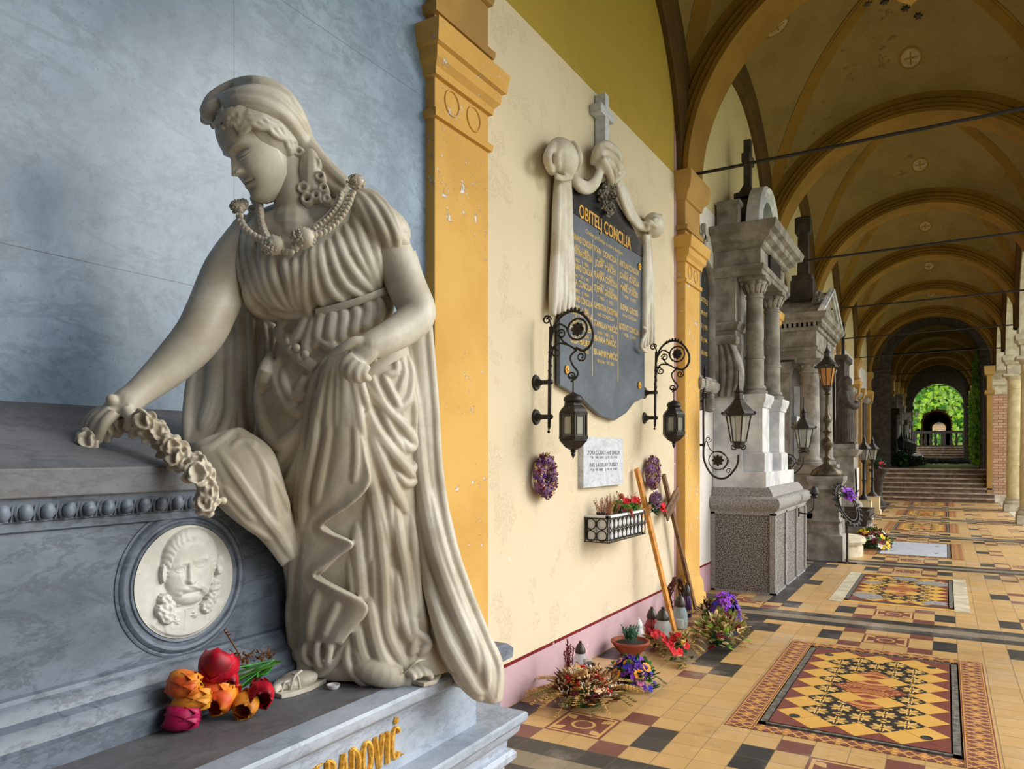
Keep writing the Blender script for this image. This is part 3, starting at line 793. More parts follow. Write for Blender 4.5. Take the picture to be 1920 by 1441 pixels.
mb = MB(); xf_, zf, xb, zb = -1.69, 1.468, -2.2, 1.643
mb.loft([[(-2.2, -2.2, 1.405), (xf_, -2.2, 1.405), (xf_, -2.2, zf), (xb, -2.2, zb)], [(-2.2, 1.99, 1.405), (xf_, 1.99, 1.405), (xf_, 1.99, zf), (xb, 1.99, zb)]])
tp(mb, 'lid', M['tomb_top'], bevel=.003)
# medallion: moulded ring and portrait disc
MC = Vector((BX, 1.283, 1.161))
mb = MB(); rings = []
prof = [(-.02, .150), (.004, .150), (.006, .157), (.001, .160), (.001, .166), (.008, .170), (.010, .178), (.006, .186), (.002, .188), (.005, .192), (.003, .197), (-.02, .199)]
for i in range(72):
    a = 2*PI*i/72; rings.append([(MC.x + h, MC.y + r*math.cos(a), MC.z + r*math.sin(a)) for h, r in prof])
rings.append(rings[0]); mb.loft(rings, cap=False)
tp(mb, 'medallion_ring', M['tomb'], smooth=40)
def seg(p, a, b):
    ax, ay = a; bx_, by_ = b; dx, dy = bx_-ax, by_-ay; tt = max(0, min(1, ((p[0]-ax)*dx + (p[1]-ay)*dy)/(dx*dx+dy*dy+1e-9)))
    return math.hypot(p[0]-ax-dx*tt, p[1]-ay-dy*tt)
def bump_(d, w): return math.exp(-(d/w)**2)
def ell(x, y, cx, cy, rx, ry, rot=0):
    c, s = math.cos(rot), math.sin(rot); X, Y = x-cx, y-cy; X, Y = X*c + Y*s, -X*s + Y*c
    return 1 - (X/rx)**2 - (Y/ry)**2
def cap_(e): return math.sqrt(e) if e > 0 else 0
def face_h(x, y):
    h = 0
    # shoulders, coat
    if y < -.42 + (.02 if x > .5 else 0): h = max(h, .10 * min(1, (-.42 - y)*8) * (1 if abs(x) < .42 + (-.42-y)*1.3 or x > .4 else 0))
    if ell(x, y, -.12, -.72, .34, .34) > 0: h = max(h, .16)
    if ell(x, y, .12, -.8, .30, .36) > 0: h = max(h, .18)
    # neck, head
    h = max(h, .62 * min(1, 1.25*cap_(ell(x, y, .05, .25, .52, .70))))
    hair = ell(x, y, .07, .38, .58, .585)
    fl = ell(x, y, .02, .12, .44, .62)
    if hair > 0 and y > .1: 
        hh = .50*min(1, 1.5*cap_(hair)) + .025*math.sin(40*math.atan2(y-.1, x-.1) + 9*noise.noise(Vector((x*4, y*4, 0))))
        if fl < 0 or y > .72: h = max(h*0 + hh, hh)
    # brow, eye sockets, nose
    h += .07*bump_(seg((x, y), (-.36, .31), (-.12, .345)), .045) + .07*bump_(seg((x, y), (.06, .36), (.30, .385)), .045)
    for ex, ey in ((-.23, .255), (.17, .295)):
        h -= .13*bump_(math.hypot((x-ex)/1.5, y-ey), .085)
        h += .09*bump_(math.hypot((x-ex)/1.35, y-ey), .045)
        h += .035*bump_(abs(math.hypot((x-ex), (y-ey)*1.7) - .085), .014)
        h -= .03*bump_(math.hypot(x-ex, y-ey), .014)
    d = seg((x, y), (-.06, .34), (-.045, .03)); w = .035 + .045*max(0, min(1, (.34-y)/.32))
    h += (.10 + .17*max(0, min(1, (.36-y)/.34)))*math.exp(-(d/w)**4) if y > -.02 else 0
    h += .10*bump_(math.hypot(x+.115, y-.035), .04) + .10*bump_(math.hypot(x-.03, y-.04), .04)
    # moustache
    m = min(seg((x, y), (-.05, -.06), (-.22, -.14)), seg((x, y), (-.22, -.14), (-.37, -.33)), seg((x, y), (0, -.06), (.18, -.12)), seg((x, y), (.18, -.12), (.36, -.25)))
    h += .14*math.exp(-(m/.062)**2)*(1 + .18*math.sin(60*(x*.5 + y + .3*x*x)))
    h += .14*cap_(ell(x, y, 0, -.36, .28, .13)) - .10*bump_(seg((x, y), (-.15, -.20), (.16, -.18)), .03)
    h -= .20*bump_(seg((x, y), (-.26, -.44), (.24, -.42)), .03)*(1 if abs(x) < .4 else 0)
    # side whiskers: curls
    n = noise.noise(Vector((x*17, y*17, 3)))
    for cx, cy, r in ((-.47, -.25, .11), (-.50, -.42, .14), (-.42, -.53, .15), (-.40, -.38, .13), (.55, -.10, .10), (.52, -.24, .12), (.46, -.40, .12), (.36, -.52, .12), (.50, -.32, .12), (.56, -.18, .1)):
        e = ell(x, y, cx, cy, r, r)
        if e > 0: h = max(h, .30 + .18*cap_(e) + .14*n)
    # ears
    h = max(h, .48*min(1, 2*cap_(ell(x, y, .63, .22, .085, .2))) - .12*bump_(math.hypot((x-.63)*1.6, y-.22), .07))
    h = max(h, .34*min(1, 2*cap_(ell(x, y, -.50, .2, .05, .17))))
    # collar lines and star
    h += .05*bump_(seg((x, y), (-.05, -.5), (-.07, -.84)), .014) + .05*bump_(seg((x, y), (-.34, -.62), (-.33, -.76)), .014)
    r = math.hypot(x-.13, y+.62); a = math.atan2(y+.62, x-.13)
    if r < .05 + .025*math.cos(6*a): h += .10
    r = math.hypot(x+.24, y+.66); a = math.atan2(y+.66, x+.24)
    if r < .045 + .025*math.cos(6*a): h += .08
    h += .012*noise.noise(Vector((x*9, y*9, 7)))
    return h
mb = MB(); N = 150; Rm = .1485; idx = {}; vs = []; fs = []
nr = 84; na = 200
for i in range(nr + 1):
    r = i/nr
    for j in range(na if i else 1):
        a = 2*PI*j/na; x, y = r*math.cos(a), r*math.sin(a)
        h = face_h(x, y) if r < .985 else 0
        if .94 < r <= .985: h *= (.985-r)/.045
        # x runs to the picture right = +Y
        vs.append((MC.x + .006 + h*.040, MC.y + x*Rm, MC.z + y*Rm))
for j in range(na): fs.append((0, 1 + j, 1 + (j+1) % na))
for i in range(1, nr):
    for j in range(na):
        b = 1 + (i-1)*na; c = b + na; fs.append((b+j, c+j, c+(j+1) % na, b+(j+1) % na))
mb.add(vs, fs); b = 1 + (nr-1)*na
mb.add([(MC.x - .01, v[1], v[2]) for v in vs[b:b+na]] + vs[b:b+na], [(j, (j+1) % na, na + (j+1) % na, na + j) for j in range(na)])
o = tp(mb, 'portrait_relief', M['relief'], smooth=60); o['label'] = 'round white relief portrait of a moustached man in a starred collar'

# carved gilded capitals, drawn as strokes with serifs (width, strokes)
def serif_text(mb, txt, org, ex, ey, nrm, h, gap=.22):
    L = {'I': (.34, [[(.17, 0), (.17, 1)]], [(.17, 0), (.17, 1)]), 'V': (.78, [[(.08, 1), (.40, 0)], [(.40, 0), (.70, 1)]], [(.08, 1), (.70, 1)]),
         'A': (.78, [[(.08, 0), (.40, 1)], [(.40, 1), (.70, 0)], [(.20, .36), (.60, .36)]], [(.08, 0), (.70, 0)]),
         'D': (.72, [[(.12, 0), (.12, 1)], 'D'], [(.12, 0), (.12, 1)]), 'R': (.70, [[(.12, 0), (.12, 1)], 'R', [(.36, .5), (.66, 0)]], [(.12, 0), (.66, 0)]),
         'E': (.60, [[(.12, 0), (.12, 1)], [(.12, 1), (.54, 1)], [(.12, .5), (.44, .5)], [(.12, 0), (.56, 0)]], [(.12, 0)]), 'P': (.64, [[(.12, 0), (.12, 1)], 'R'], [(.12, 0), (.12, 1)]),
         'O': (.84, ['O'], []), 'C': (.74, ['C'], []), 'Ć': (.74, ['C', [(.38, 1.14), (.52, 1.32)]], []), '.': (.2, [[(.08, .02), (.1, .05)]], [])}
    x = 0
    for c in txt:
        if c == ' ': x += .4*h; continue
        w, st, sf = L[c]
        def pt(p): return org + ex*(x + p[0]*h) + ey*(p[1]*h) + nrm*.0015
        for q in st:
            if q == 'O': pts = [(.42 + .34*math.cos(a), .5 + .5*math.sin(a)) for a in np.linspace(0, 2*PI, 26)]
            elif q == 'C': pts = [(.42 + .34*math.cos(a), .5 + .5*math.sin(a)) for a in np.linspace(.7, 2*PI - .7, 20)]
            elif q == 'D': pts = [(.12 + .52*math.sin(a), .5 + .5*math.cos(a)) for a in np.linspace(0, PI, 16)]
            elif q == 'R': pts = [(.12 + .44*math.sin(a), .75 + .25*math.cos(a)) for a in np.linspace(0, PI, 14)]
            else: pts = q
            P3 = [pt(p) for p in pts]; rr = []
            for i, p in enumerate(P3):
                d = P3[min(i+1, len(P3)-1)] - P3[max(i-1, 0)]; vert = abs(d.normalized().dot(ey)) if d.length else 1
                rr.append(h*(.034 + .072*vert))
            mb.tube(P3, rr, 6)
        for p in sf:
            mb.tube([pt((p[0]-.11, p[1])), pt((p[0]+.11, p[1]))], h*.022, 5)
        x += (w + gap*.6)*h
    return x
mb = MB(); fx = -1.36
a0 = PX(590, 1441, fx)
# the visible end of the line: last letter ends at pixel 755; baseline at z ~ .628
yb = PX(588, 1470, fx).y; ye = PX(757, 1395, fx).y
hh = .088; zb_ = .630
tmp = MB(); wtot = serif_text(tmp, 'ERADOVIĆ.', Vector((0, 0, 0)), Vector((0, 1, 0)), Vector((0, 0, 1)), Vector((1, 0, 0)), hh)
sc_ = (ye - yb) / wtot
serif_text(mb, 'ERADOVIĆ.', Vector((fx, yb, zb_)), Vector((0, sc_, 0)), Vector((0, 0, 1)), Vector((1, 0, 0)), hh)
serif_text(mb, 'P', Vector((fx, yb - .075*sc_, zb_)), Vector((0, sc_, 0)), Vector((0, 0, 1)), Vector((1, 0, 0)), hh)
tp(mb, 'gilded_inscription', M['gold'], smooth=50)
# stains on the step
mb = MB()
for cx, cy, sx_, sy_ in ((-1.53, 1.08, .03, .055), (-1.62, 1.02, .03, .05)):
    pass

sub('sarcophagus_body', 'egg_and_dart_moulding', root=t); sub('medallion_ring', 'portrait_relief', root=t); sub('upper_plinth', 'gilded_inscription', root=t)
# ================================================================ STATUE
K = 2.2 / FPX                                   # metres per pixel at the statue
def T0(v): return 2.17 if v < 450 else (2.35 if v > 1050 else 2.17 + .18*(v-450)/600)
def S(u, v, d=0.0): return P(u, v, T0(v) - d)
RX = Vector((CS, SN, 0)); FW = Vector((-SN, CS, 0)); UPV = Vector((0, 0, 1))

def sculpt(name, mb, mat, parent, voxel=.004, smooth=3, fac=.5, thin=0):
    """fuse overlapping shapes into one carved surface"""
    me = bpy.data.meshes.new(name); me.from_pydata(mb.v, [], mb.f)
    bm = bmesh.new(); bm.from_mesh(me); bmesh.ops.recalc_face_normals(bm, faces=bm.faces); bm.to_mesh(me); bm.free()
    o = bpy.data.objects.new(name, me); COL.objects.link(o)
    r = o.modifiers.new('r', 'REMESH'); r.mode = 'VOXEL'; r.voxel_size = voxel; r.use_smooth_shade = True
    if smooth:
        s_ = o.modifiers.new('s', 'SMOOTH'); s_.factor = fac; s_.iterations = smooth
    dg = bpy.context.evaluated_depsgraph_get(); dg.update()
    new = bpy.data.meshes.new_from_object(o.evaluated_get(dg), depsgraph=dg)
    o.modifiers.clear(); o.data = new; new.materials.clear(); new.materials.append(mat); new.name = name
    new.polygons.foreach_set('use_smooth', [True]*len(new.polygons))
    bpy.data.meshes.remove(me)
    if parent: o.parent = parent; o.matrix_parent_inverse = parent.matrix_world.inverted()
    return o
def ring2(L, R, dF, dB, n=36, p=2.3):
    """cross-section between two silhouette points, bulging dF to the viewer and dB to the wall"""
    (ul, vl, *dl), (ur, vr, *dr) = L, R
    a = S(ul, vl, dl[0] if dl else 0); b = S(ur, vr, dr[0] if dr else 0); c = (a + b)/2; h = (b - a)/2; out = []
    for i in range(n):
        th = 2*PI*i/n; co, si = math.cos(th), math.sin(th)
        x = math.copysign(abs(co)**(2/p), co); y = math.copysign(abs(si)**(2/p), si)
        out.append(c + h*x - FW*(y*(dF if y > 0 else dB)))
    return out
CAMP = Vector((0, 0, EYE))
class Surf:
    def __init__(s, mbs):
        v = []; f = []
        for m_ in mbs:
            n = len(v); v += [Vector(p) for p in m_.v]; f += [tuple(i+n for i in q) for q in m_.f]
        s.b = BVHTree.FromPolygons(v, f)
    def hit(s, u, v, fb):
        r = ray(u, v).normalized(); loc, n, i, d = s.b.ray_cast(CAMP, r)
        return (loc, r) if loc is not None else (S(u, v, fb), r)
FR = 1.17
def ridge(mb, sf, pts, r, sink=.42, fb=.03, taper=(.35, .4), n=10, lift=0, flat=1.0):
    """a fold: a rounded ridge laid on a body surface along traced points; radius in pixels"""
    P2 = bez([Vector((p[0], p[1], 0)) for p in pts], 5); out = []; ds = []
    for p in P2:
        loc, rr = sf.hit(p.x, p.y, fb); ds.append((loc - CAMP).length)
    for _ in range(3): ds = [ds[0]] + [(ds[i-1] + ds[i]*2 + ds[i+1])/4 for i in range(1, len(ds)-1)] + [ds[-1]]
    m = len(P2); rad = []
    for i, p in enumerate(P2):
        s_ = i/(m-1); k = 1.0
        if s_ < .25: k = taper[0] + (1-taper[0])*math.sin(s_/.25*PI/2)
        if s_ > .72: k = taper[1] + (1-taper[1])*math.sin((1-s_)/.28*PI/2)
        R = r*K*k*FR; rad.append(R); out.append(CAMP + ray(p.x, p.y).normalized()*(ds[i] + R*sink + (1-k)*r*K*.7 - lift*.8*min(1, k*1.2)))
    mb.tube(out, rad, n, flat=flat)
def sheet(mb, sf, poly, th=.010, lift=.012, edge=5, fb=.05):
    """a flap of cloth with a rounded border, following the body under it"""
    pts = [Vector((p[0], p[1], 0)) for p in poly]; c = sum(pts, Vector())/len(pts); pts = bez(pts, 4, closed=True); m = len(pts)
    def q(p, l):
        loc, r = sf.hit(p.x, p.y, fb); return loc - r*l
    def rings(l, rev): return [[q(c.lerp(p, s_), l) for p in pts] for s_ in (.02, .35, .7, 1.0)]
    A = rings(lift + th, 0); B = rings(lift - .02, 1)[::-1]
    mb.loft(A + B); mb.tube([q(p, lift + th*.3) for p in pts], edge*K, 8, closed=True)

stat = empty('marble_statue', S(660, 1290, 0), 'white marble statue of a veiled woman in a long draped dress leaning over the tomb', 'statue')
stat.location.z = .82
bpy.context.view_layer.update()

# ---------------- base volumes
def smooth_rings(rings, n=4):
    cols = [bez([r_[j] for r_ in rings], n) for j in range(len(rings[0]))]
    return [[c[i] for c in cols] for i in range(len(cols[0]))]
TOR = MB(); TOR.loft(smooth_rings([ring2(*q) for q in [((490, 398, -.02), (640, 350, -.02), .04, .05), ((452, 420, -.01), (690, 372, 0), .065, .08), ((436, 470), (728, 415), .10, .10), ((438, 520, .01), (738, 470), .135, .10), ((452, 560, .02), (735, 515), .15, .10), ((480, 590, .02), (735, 550), .125, .10), ((522, 612), (738, 580), .10, .10), ((525, 645), (748, 615), .115, .10), ((520, 690), (765, 655), .13, .10)]]))
SK = MB(); SK.loft(smooth_rings([ring2(*q) for q in [((520, 640), (752, 605), .09, .09), ((505, 690), (770, 660), .125, .1), ((492, 750), (784, 730), .155, .10), ((486, 820), (788, 810), .175, .10), ((494, 890), (792, 880), .18, .10), ((515, 960), (798, 950), .175, .10), ((532, 1040), (806, 1030), .165, .10), ((540, 1110), (818, 1100), .16, .10), ((546, 1180), (832, 1170), .165, .1), ((556, 1225), (850, 1215), .17, .1), ((570, 1252), (860, 1245), .16, .1)]]))
CP = MB(); CP.loft(smooth_rings([ring2(*q, n=24, p=2) for q in [((722, 395), (735, 392), .03, .04), ((738, 430, -.02), (756, 425, -.02), .04, .05), ((742, 500, -.05), (782, 490, -.05), .04, .05), ((748, 570, -.05), (799, 565, -.05), .045, .05), ((752, 650, -.04), (808, 645, -.04), .05, .05), ((756, 740, -.02), (817, 740, -.02), .06, .05), ((765, 830, 0), (823, 830, 0), .06, .05), ((772, 910, 0), (833, 910, 0), .07, .05), ((780, 990, .01), (850, 985, .01), .08, .06), ((788, 1060, .02), (868, 1055, .02), .09, .07), ((796, 1130, .03), (890, 1120, .02), .10, .08), ((806, 1190, .04), (915, 1180, .03), .11, .08), ((830, 1240, .05), (940, 1230, .04), .10, .08), ((868, 1285, .06), (946, 1270, .05), .08, .06), ((905, 1312, .07), (942, 1312, .06), .04, .04)]]))
LC = MB(); LC.loft(smooth_rings([ring2(*q, n=24, p=2.4) for q in [((440, 480, -.05), (500, 470, -.05), .03, .04), ((412, 560, -.07), (515, 560, -.07), .04, .04), ((375, 650, -.04), (520, 650, -.08), .045, .05), ((354, 720, .0), (520, 720, -.06), .05, .05), ((348, 780, .06), (522, 780, -.03), .05, .05), ((346, 830, .12), (530, 830, .0), .05, .05), ((360, 850, .14), (530, 860, .02), .04, .05)]]))
SW = MB(); SW.loft(smooth_rings([ring2(*q, n=24, p=2.2) for q in [((362, 832, .24), (450, 800, .19), .04, .07), ((374, 880, .27), (505, 838, .21), .055, .08), ((400, 935, .28), (528, 895, .22), .06, .08), ((440, 974, .27), (540, 945, .22), .055, .08), ((492, 1012, .24), (552, 985, .19), .05, .08), ((530, 1062, .16), (566, 1035, .14), .04, .06)]]))
sfT, sfS, sfC, sfL, sfW = Surf([TOR]), Surf([SK]), Surf([CP]), Surf([LC]), Surf([SW])

# ---------------- dress
D = MB(); D.add(TOR.v, TOR.f); D.add(SK.v, SK.f)
for pts, r in [
  ([(458,402),(446,450),(450,500),(464,545),(480,575)], 8), ([(468,398),(459,450),(465,505),(482,552),(508,578)], 7), ([(482,404),(473,455),(481,510),(499,555),(530,580)], 8),
  ([(494,440),(493,480),(500,530),(521,568),(556,582)], 9), ([(508,478),(514,522),(533,560),(556,584)], 9), ([(530,484),(540,520),(548,560),(562,585)], 9),
  ([(553,484),(554,520),(558,555),(567,585)], 9), ([(575,470),(571,510),(570,552),(578,584),(594,582)], 9),
  ([(462,515),(468,556),(484,580),(510,590),(532,586)], 11), ([(500,577),(530,587),(562,590),(594,585)], 9),
  ([(588,462),(586,500),(592,542),(606,575)], 9), ([(601,458),(603,500),(620,542),(648,566)], 9), ([(616,448),(626,495),(650,536),(684,556)], 8),
  ([(630,436),(645,482),(672,522),(700,546)], 9), ([(646,420),(660,462),(681,502),(706,541)], 8), ([(662,372),(668,420),(683,470),(700,515),(713,540)], 10),
  ([(682,362),(690,402),(700,450),(709,500),(719,530)], 10), ([(700,372),(714,402),(723,440),(722,478),(714,492)], 12), ([(714,384),(733,410),(741,440),(737,465),(724,487)], 10), ([(672,366),(640,384),(610,400)], 8),
  ([(452,408),(440,440),(437,480),(446,530)], 10)]: ridge(D, sfT, pts, r, lift=.006)
# gathered cloth between the two girdles
for pts, r in [([(606,580),(598,612),(594,644)], 10), ([(626,580),(622,612),(618,644)], 11), ([(645,578),(644,606),(638,640)], 10), ([(666,573),(668,600),(658,628)], 10), ([(690,563),(690,592),(678,618)], 11), ([(706,556),(713,580),(702,606)], 9),
  ([(577,590),(566,620),(550,640),(536,628)], 11), ([(540,598),(527,622),(546,648),(560,648)], 9), ([(592,588),(582,622),(574,652),(584,656)], 9), ([(583,655),(600,640),(618,650),(630,640)], 7), ([(724,552),(730,575),(722,598)], 8), ([(522,608),(524,630),(536,642)], 8)]: ridge(D, sfT, pts, r, lift=.014)
# central bundle of folds from the hand, thighs, swags
for pts, r, l in [
  ([(618,668),(600,705),(586,765),(574,850),(566,920),(560,1000),(552,1090),(546,1180)], 14, .012), ([(627,664),(613,705),(604,785),(596,870),(590,950),(582,1050),(576,1150),(572,1225)], 15, .012),
  ([(633,662),(628,712),(622,800),(615,900),(606,965)], 12, .018), ([(645,660),(648,705),(650,785),(647,880),(638,955)], 15, .018), ([(650,662),(662,722),(672,802),(682,880),(690,915)], 12, .018),
  ([(664,692),(677,742),(701,802),(736,850),(762,880),(778,898)], 12, .008), ([(682,706),(702,742),(728,772),(758,802),(776,832),(774,850)], 10, .008), ([(694,700),(707,735),(722,763),(729,768)], 8, .01),
  ([(762,662),(771,702),(765,748),(742,770),(727,768)], 8, .006), ([(750,668),(757,700),(744,738)], 7, .006), ([(742,672),(741,698),(718,702)], 7, .006),
  ([(772,722),(776,782),(774,832),(762,838),(750,820)], 9, .006), ([(779,832),(779,866),(764,884),(744,868)], 9, .006), ([(781,862),(780,896),(760,906),(738,882)], 8, .006),
  ([(680,742),(692,805),(716,872),(738,922),(762,962)], 13, .006), ([(676,760),(684,840),(700,920),(716,980),(728,1040)], 12, .004),
  ([(694,850),(700,930),(712,1010),(720,1100),(724,1180),(744,1226),(766,1262)], 13, .006), ([(668,970),(673,1050),(681,1130),(692,1200)], 12, .004), ([(737,930),(746,1010),(756,1060),(766,1130),(772,1184)], 13, .006),
  ([(768,950),(777,1050),(785,1130),(800,1196)], 10, .004), ([(742,1060),(748,1130),(764,1190),(790,1206)], 10, .008), ([(700,1000),(702,1080),(706,1150),(716,1210)], 9, .002),
  ([(592,725),(570,792),(541,826),(516,828),(498,798),(491,742),(501,685),(522,652)], 13, .006), ([(582,742),(564,772),(540,762),(521,722),(519,690),(531,664)], 10, .01), ([(576,736),(551,746),(535,722),(530,690)], 8, .012),
  ([(600,745),(576,832),(551,890),(521,932)], 12, .004), ([(488,770),(487,832),(502,882),(517,932),(532,982),(541,1050)], 11, .004), ([(562,850),(547,940),(540,1030),(547,1100)], 11, .004), ([(596,700),(560,800),(505,860)], 8, .0), ([(565,790),(530,850),(505,880)], 9, .002),
  ([(550,1080),(547,1150),(554,1215),(576,1240),(600,1232)], 11, .006), ([(606,1120),(594,1180),(582,1236)], 13, .006), ([(630,1180),(612,1225),(590,1250)], 12, .008),
  ([(549,1190),(561,1235),(600,1262),(630,1236),(660,1182)], 7, .014), ([(690,1110),(700,1180),(720,1240),(758,1272)], 15, .012), ([(668,1160),(678,1220),(700,1262)], 13, .012),
  ([(560,860),(556,930),(552,1000)], 8, .006), ([(572,700),(556,740),(545,770)], 7, .01), ([(520,860),(530,930),(542,1000)], 8, .004), ([(612,1190),(600,1220),(604,1250)], 8, .01), ([(716,700),(736,740),(756,780)], 7, .008), ([(700,720),(728,800),(760,850)], 8, .006), ([(726,900),(732,980),(748,1040)], 8, .006), ([(690,930),(692,1000),(694,1060)], 8, .006), ([(655,1040),(660,1100),(664,1160)], 7, .004), ([(756,1040),(760,1100),(776,1160)], 8, .006), ([(730,1060),(734,1120),(744,1180)], 8, .006), ([(655,1192),(651,1240),(676,1275),(720,1290),(758,1290),(772,1268)], 8, .022), ([(664,1200),(690,1262),(740,1284)], 12, .014), ([(765,1186),(790,1192),(802,1208),(784,1228)], 9, .016), ([(770,1150),(776,1190),(770,1230)], 9, .01)]: ridge(D, sfS, pts, r, lift=l, fb=.14)
def cascade(mb, sf, L, R, lift=.03, th=.016, n=14, fold=2.5, edge=5):
    """hanging panel whose free right edge falls in zigzag rolls; L, R = [(v, u)]"""
    vs = np.arange(L[0][0], L[-1][0] + 1, 5.0); ul = np.interp(vs, *zip(*L)); cr = bez([Vector((q[1], q[0], 0)) for q in R], 6)
    ur = np.interp(vs, [p.y for p in cr], [p.x for p in cr]); A = []; Bk = []; edge_ = []
    for v, a_, b_ in zip(vs, ul, ur):
        ra = []; rb = []
        for i in range(n + 1):
            s_ = i/n; u = a_ + (b_-a_)*s_; loc, r = sf.hit(u, v, .15)
            w = math.sin(s_*PI*fold + v*.012)*.007
            l = lift*(.35 + .65*s_) + th*min(1, s_*5)
            ra.append(loc - r*(l + w)); rb.append(loc - r*(l + w - th - .012*(1-s_)))
        A.append(ra + rb[::-1]); edge_.append((ra[-1] + rb[-1])/2)
    mb.loft(A); mb.tube(edge_, edge*K*.7, 8)
cascade(D, sfS, [(690,600),(800,582),(950,566),(1100,558),(1205,566)], [(690,654),(780,671),(850,684),(902,692),(940,662),(984,601),(1003,622),(1019,661),(1042,632),(1077,586),(1100,622),(1128,680),(1150,685),(1178,660),(1205,640)])
for pts, r in [([(655,700),(664,780),(668,860),(660,915)], 9), ([(625,700),(618,800),(600,900),(590,960)], 10), ([(600,720),(590,820),(572,920),(568,1000)], 10), ([(602,985),(622,1003),(661,1019)], 6), ([(586,1077),(622,1100),(680,1128)], 6), ([(645,1024),(618,1050),(596,1074)], 7), ([(668,1150),(650,1180),(632,1204)], 8), ([(640,1120),(620,1160),(606,1200)], 9), ([(600,1100),(585,1150),(580,1200)], 9)]: ridge(D, sfS, pts, r, lift=.045, fb=.15)
for pts, r in [([(626,668),(612,704),(600,760),(590,820)], 9), ([(632,664),(622,706),(616,770),(612,830)], 9), ([(638,660),(634,706),(632,770),(631,830)], 9), ([(645,660),(648,706),(652,770),(656,830)], 9), ([(652,664),(662,712),(672,770),(680,830)], 9), ([(660,676),(676,720),(690,770)], 8)]: ridge(D, sfS, pts, r, lift=.046, fb=.15, taper=(.75, .3))
for pts, r in [([(572,1205),(570,1228),(582,1246)], 6), ([(596,1200),(594,1226),(600,1250)], 6), ([(618,1200),(618,1222),(612,1246)], 6)]: ridge(D, sfS, pts, r, lift=.05, fb=.15)
# hem lobes in front of the feet, floor-length train on the far side
def blob(mb, u, v, t_, r, rot=0):
    c = P(u, v, t_); Mx = Matrix((RX, FW, UPV)).transposed() @ Matrix.Rotation(rot, 3, 'Y')
    mb.ball(c, (r[0]*K, r[1]*K, r[2]*K), 18, 12, M=Mx)
blob(D, 712, 1258, 2.19, (56, 34, 28), .28); blob(D, 592, 1224, 2.24, (46, 30, 26), 0)
blob(D, 712, 418, 2.135, (36, 44, 62), -1.05); blob(D, 720, 440, 2.13, (27, 38, 50), -1.2)
SL = MB(); D_ = D; 
def slv():
    m_ = MB(); c = P(712, 418, 2.135); Mx = Matrix((RX, FW, UPV)).transposed() @ Matrix.Rotation(-1.05, 3, 'Y'); m_.ball(c, (36*K, 44*K, 62*K), 24, 16, M=Mx)
    c = P(720, 440, 2.13); Mx = Matrix((RX, FW, UPV)).transposed() @ Matrix.Rotation(-1.2, 3, 'Y'); m_.ball(c, (27*K, 38*K, 50*K), 24, 16, M=Mx); return Surf([m_])
sfA = slv()
for pts, r in [([(672,352),(700,372),(728,408),(744,448),(742,474)], 7), ([(666,358),(690,384),(714,424),(730,464),(728,486)], 8), ([(664,368),(682,398),(700,440),(714,480),(716,496)], 8), ([(690,356),(716,376),(738,410),(750,446)], 6), ([(668,384),(680,420),(692,460),(702,488)], 7), ([(716,496),(726,490),(738,476),(748,452)], 5)]: ridge(D, sfA, pts, r, lift=.004, fb=.06, taper=(.6, .7))
dress = sculpt('dress', D, M['statue'], stat, .0038, 2, .4)
print('dress faces', len(dress.data.polygons))

# ---------------- cloak: behind the arms on both sides and over the tomb corner
C = MB(); C.add(CP.v, CP.f); C.add(LC.v, LC.f); C.add(SW.v, SW.f)
for pts, r in [([(762,620),(776,750),(790,900),(816,1030),(850,1130),(888,1220),(898,1262)], 14), ([(776,470),(797,560),(805,650),(814,760),(822,880),(842,1000),(874,1100),(910,1190),(934,1250),(930,1306)], 9),
  ([(772,800),(786,950),(801,1080),(830,1180),(860,1240),(890,1290),(906,1298)], 12), ([(790,1000),(810,1120),(831,1200),(852,1258)], 11), ([(745,445),(766,488),(786,540),(796,575)], 6), ([(800,900),(826,1020),(862,1130),(904,1230),(914,1290)], 11),
  ([(757,700),(768,820),(780,930)], 8), ([(812,1180),(800,1215),(830,1262),(868,1285)], 10), ([(850,1258),(880,1290),(905,1310)], 10)]: ridge(C, sfC, pts, r, lift=.008, fb=.0)
for pts, r in [([(417,585),(406,680),(396,760),(376,812)], 14), ([(372,660),(357,720),(351,780),(349,836)], 8), ([(427,575),(429,680),(431,760),(416,810),(382,836)], 9), ([(448,585),(448,700),(453,790),(459,822)], 9), ([(470,585),(473,700),(476,806)], 9), ([(492,600),(497,700),(499,800)], 9), ([(512,605),(506,700),(500,780)], 9)]: ridge(C, sfL, pts, r, lift=.008)
for pts, r in [([(402,835),(442,888),(482,948),(520,998),(548,1046)], 13), ([(386,870),(420,928),(462,976),(512,1012)], 10), ([(442,812),(490,868),(507,936),(520,980)], 11), ([(430,842),(452,828),(476,832),(462,846)], 7), ([(372,848),(400,838),(440,806)], 9), ([(416,905),(446,942),(482,980)], 9), ([(470,850),(512,900),(540,960)], 10)]: ridge(C, sfW, pts, r, lift=.002, sink=.75)
C_ = sculpt('cloak', C, M['statue'], stat, .0038, 2, .4)

# ---------------- skin: head, neck, arms, hands, feet as one body
B = MB()
def limb(pts, n=36): 
    ps = [P(u, v, t_) for u, v, t_, r in pts]; pp = bez(ps, 5); rr = bez([Vector((r, 0, 0)) for *_, r in pts], 5)
    B.tube(pp, [q.x*K for q in rr], n)
    B.ball(ps[0], pts[0][3]*K, 16, 10); B.ball(ps[-1], pts[-1][3]*K, 16, 10)
# her right arm reaching down to the lid
limb([(462, 452, 2.17, 38), (428, 510, 2.13, 43), (398, 580, 2.08, 42), (372, 630, 2.04, 40), (330, 676, 2.01, 35), (290, 712, 1.97, 28), (258, 738, 1.93, 23), (240, 752, 1.912, 23)])
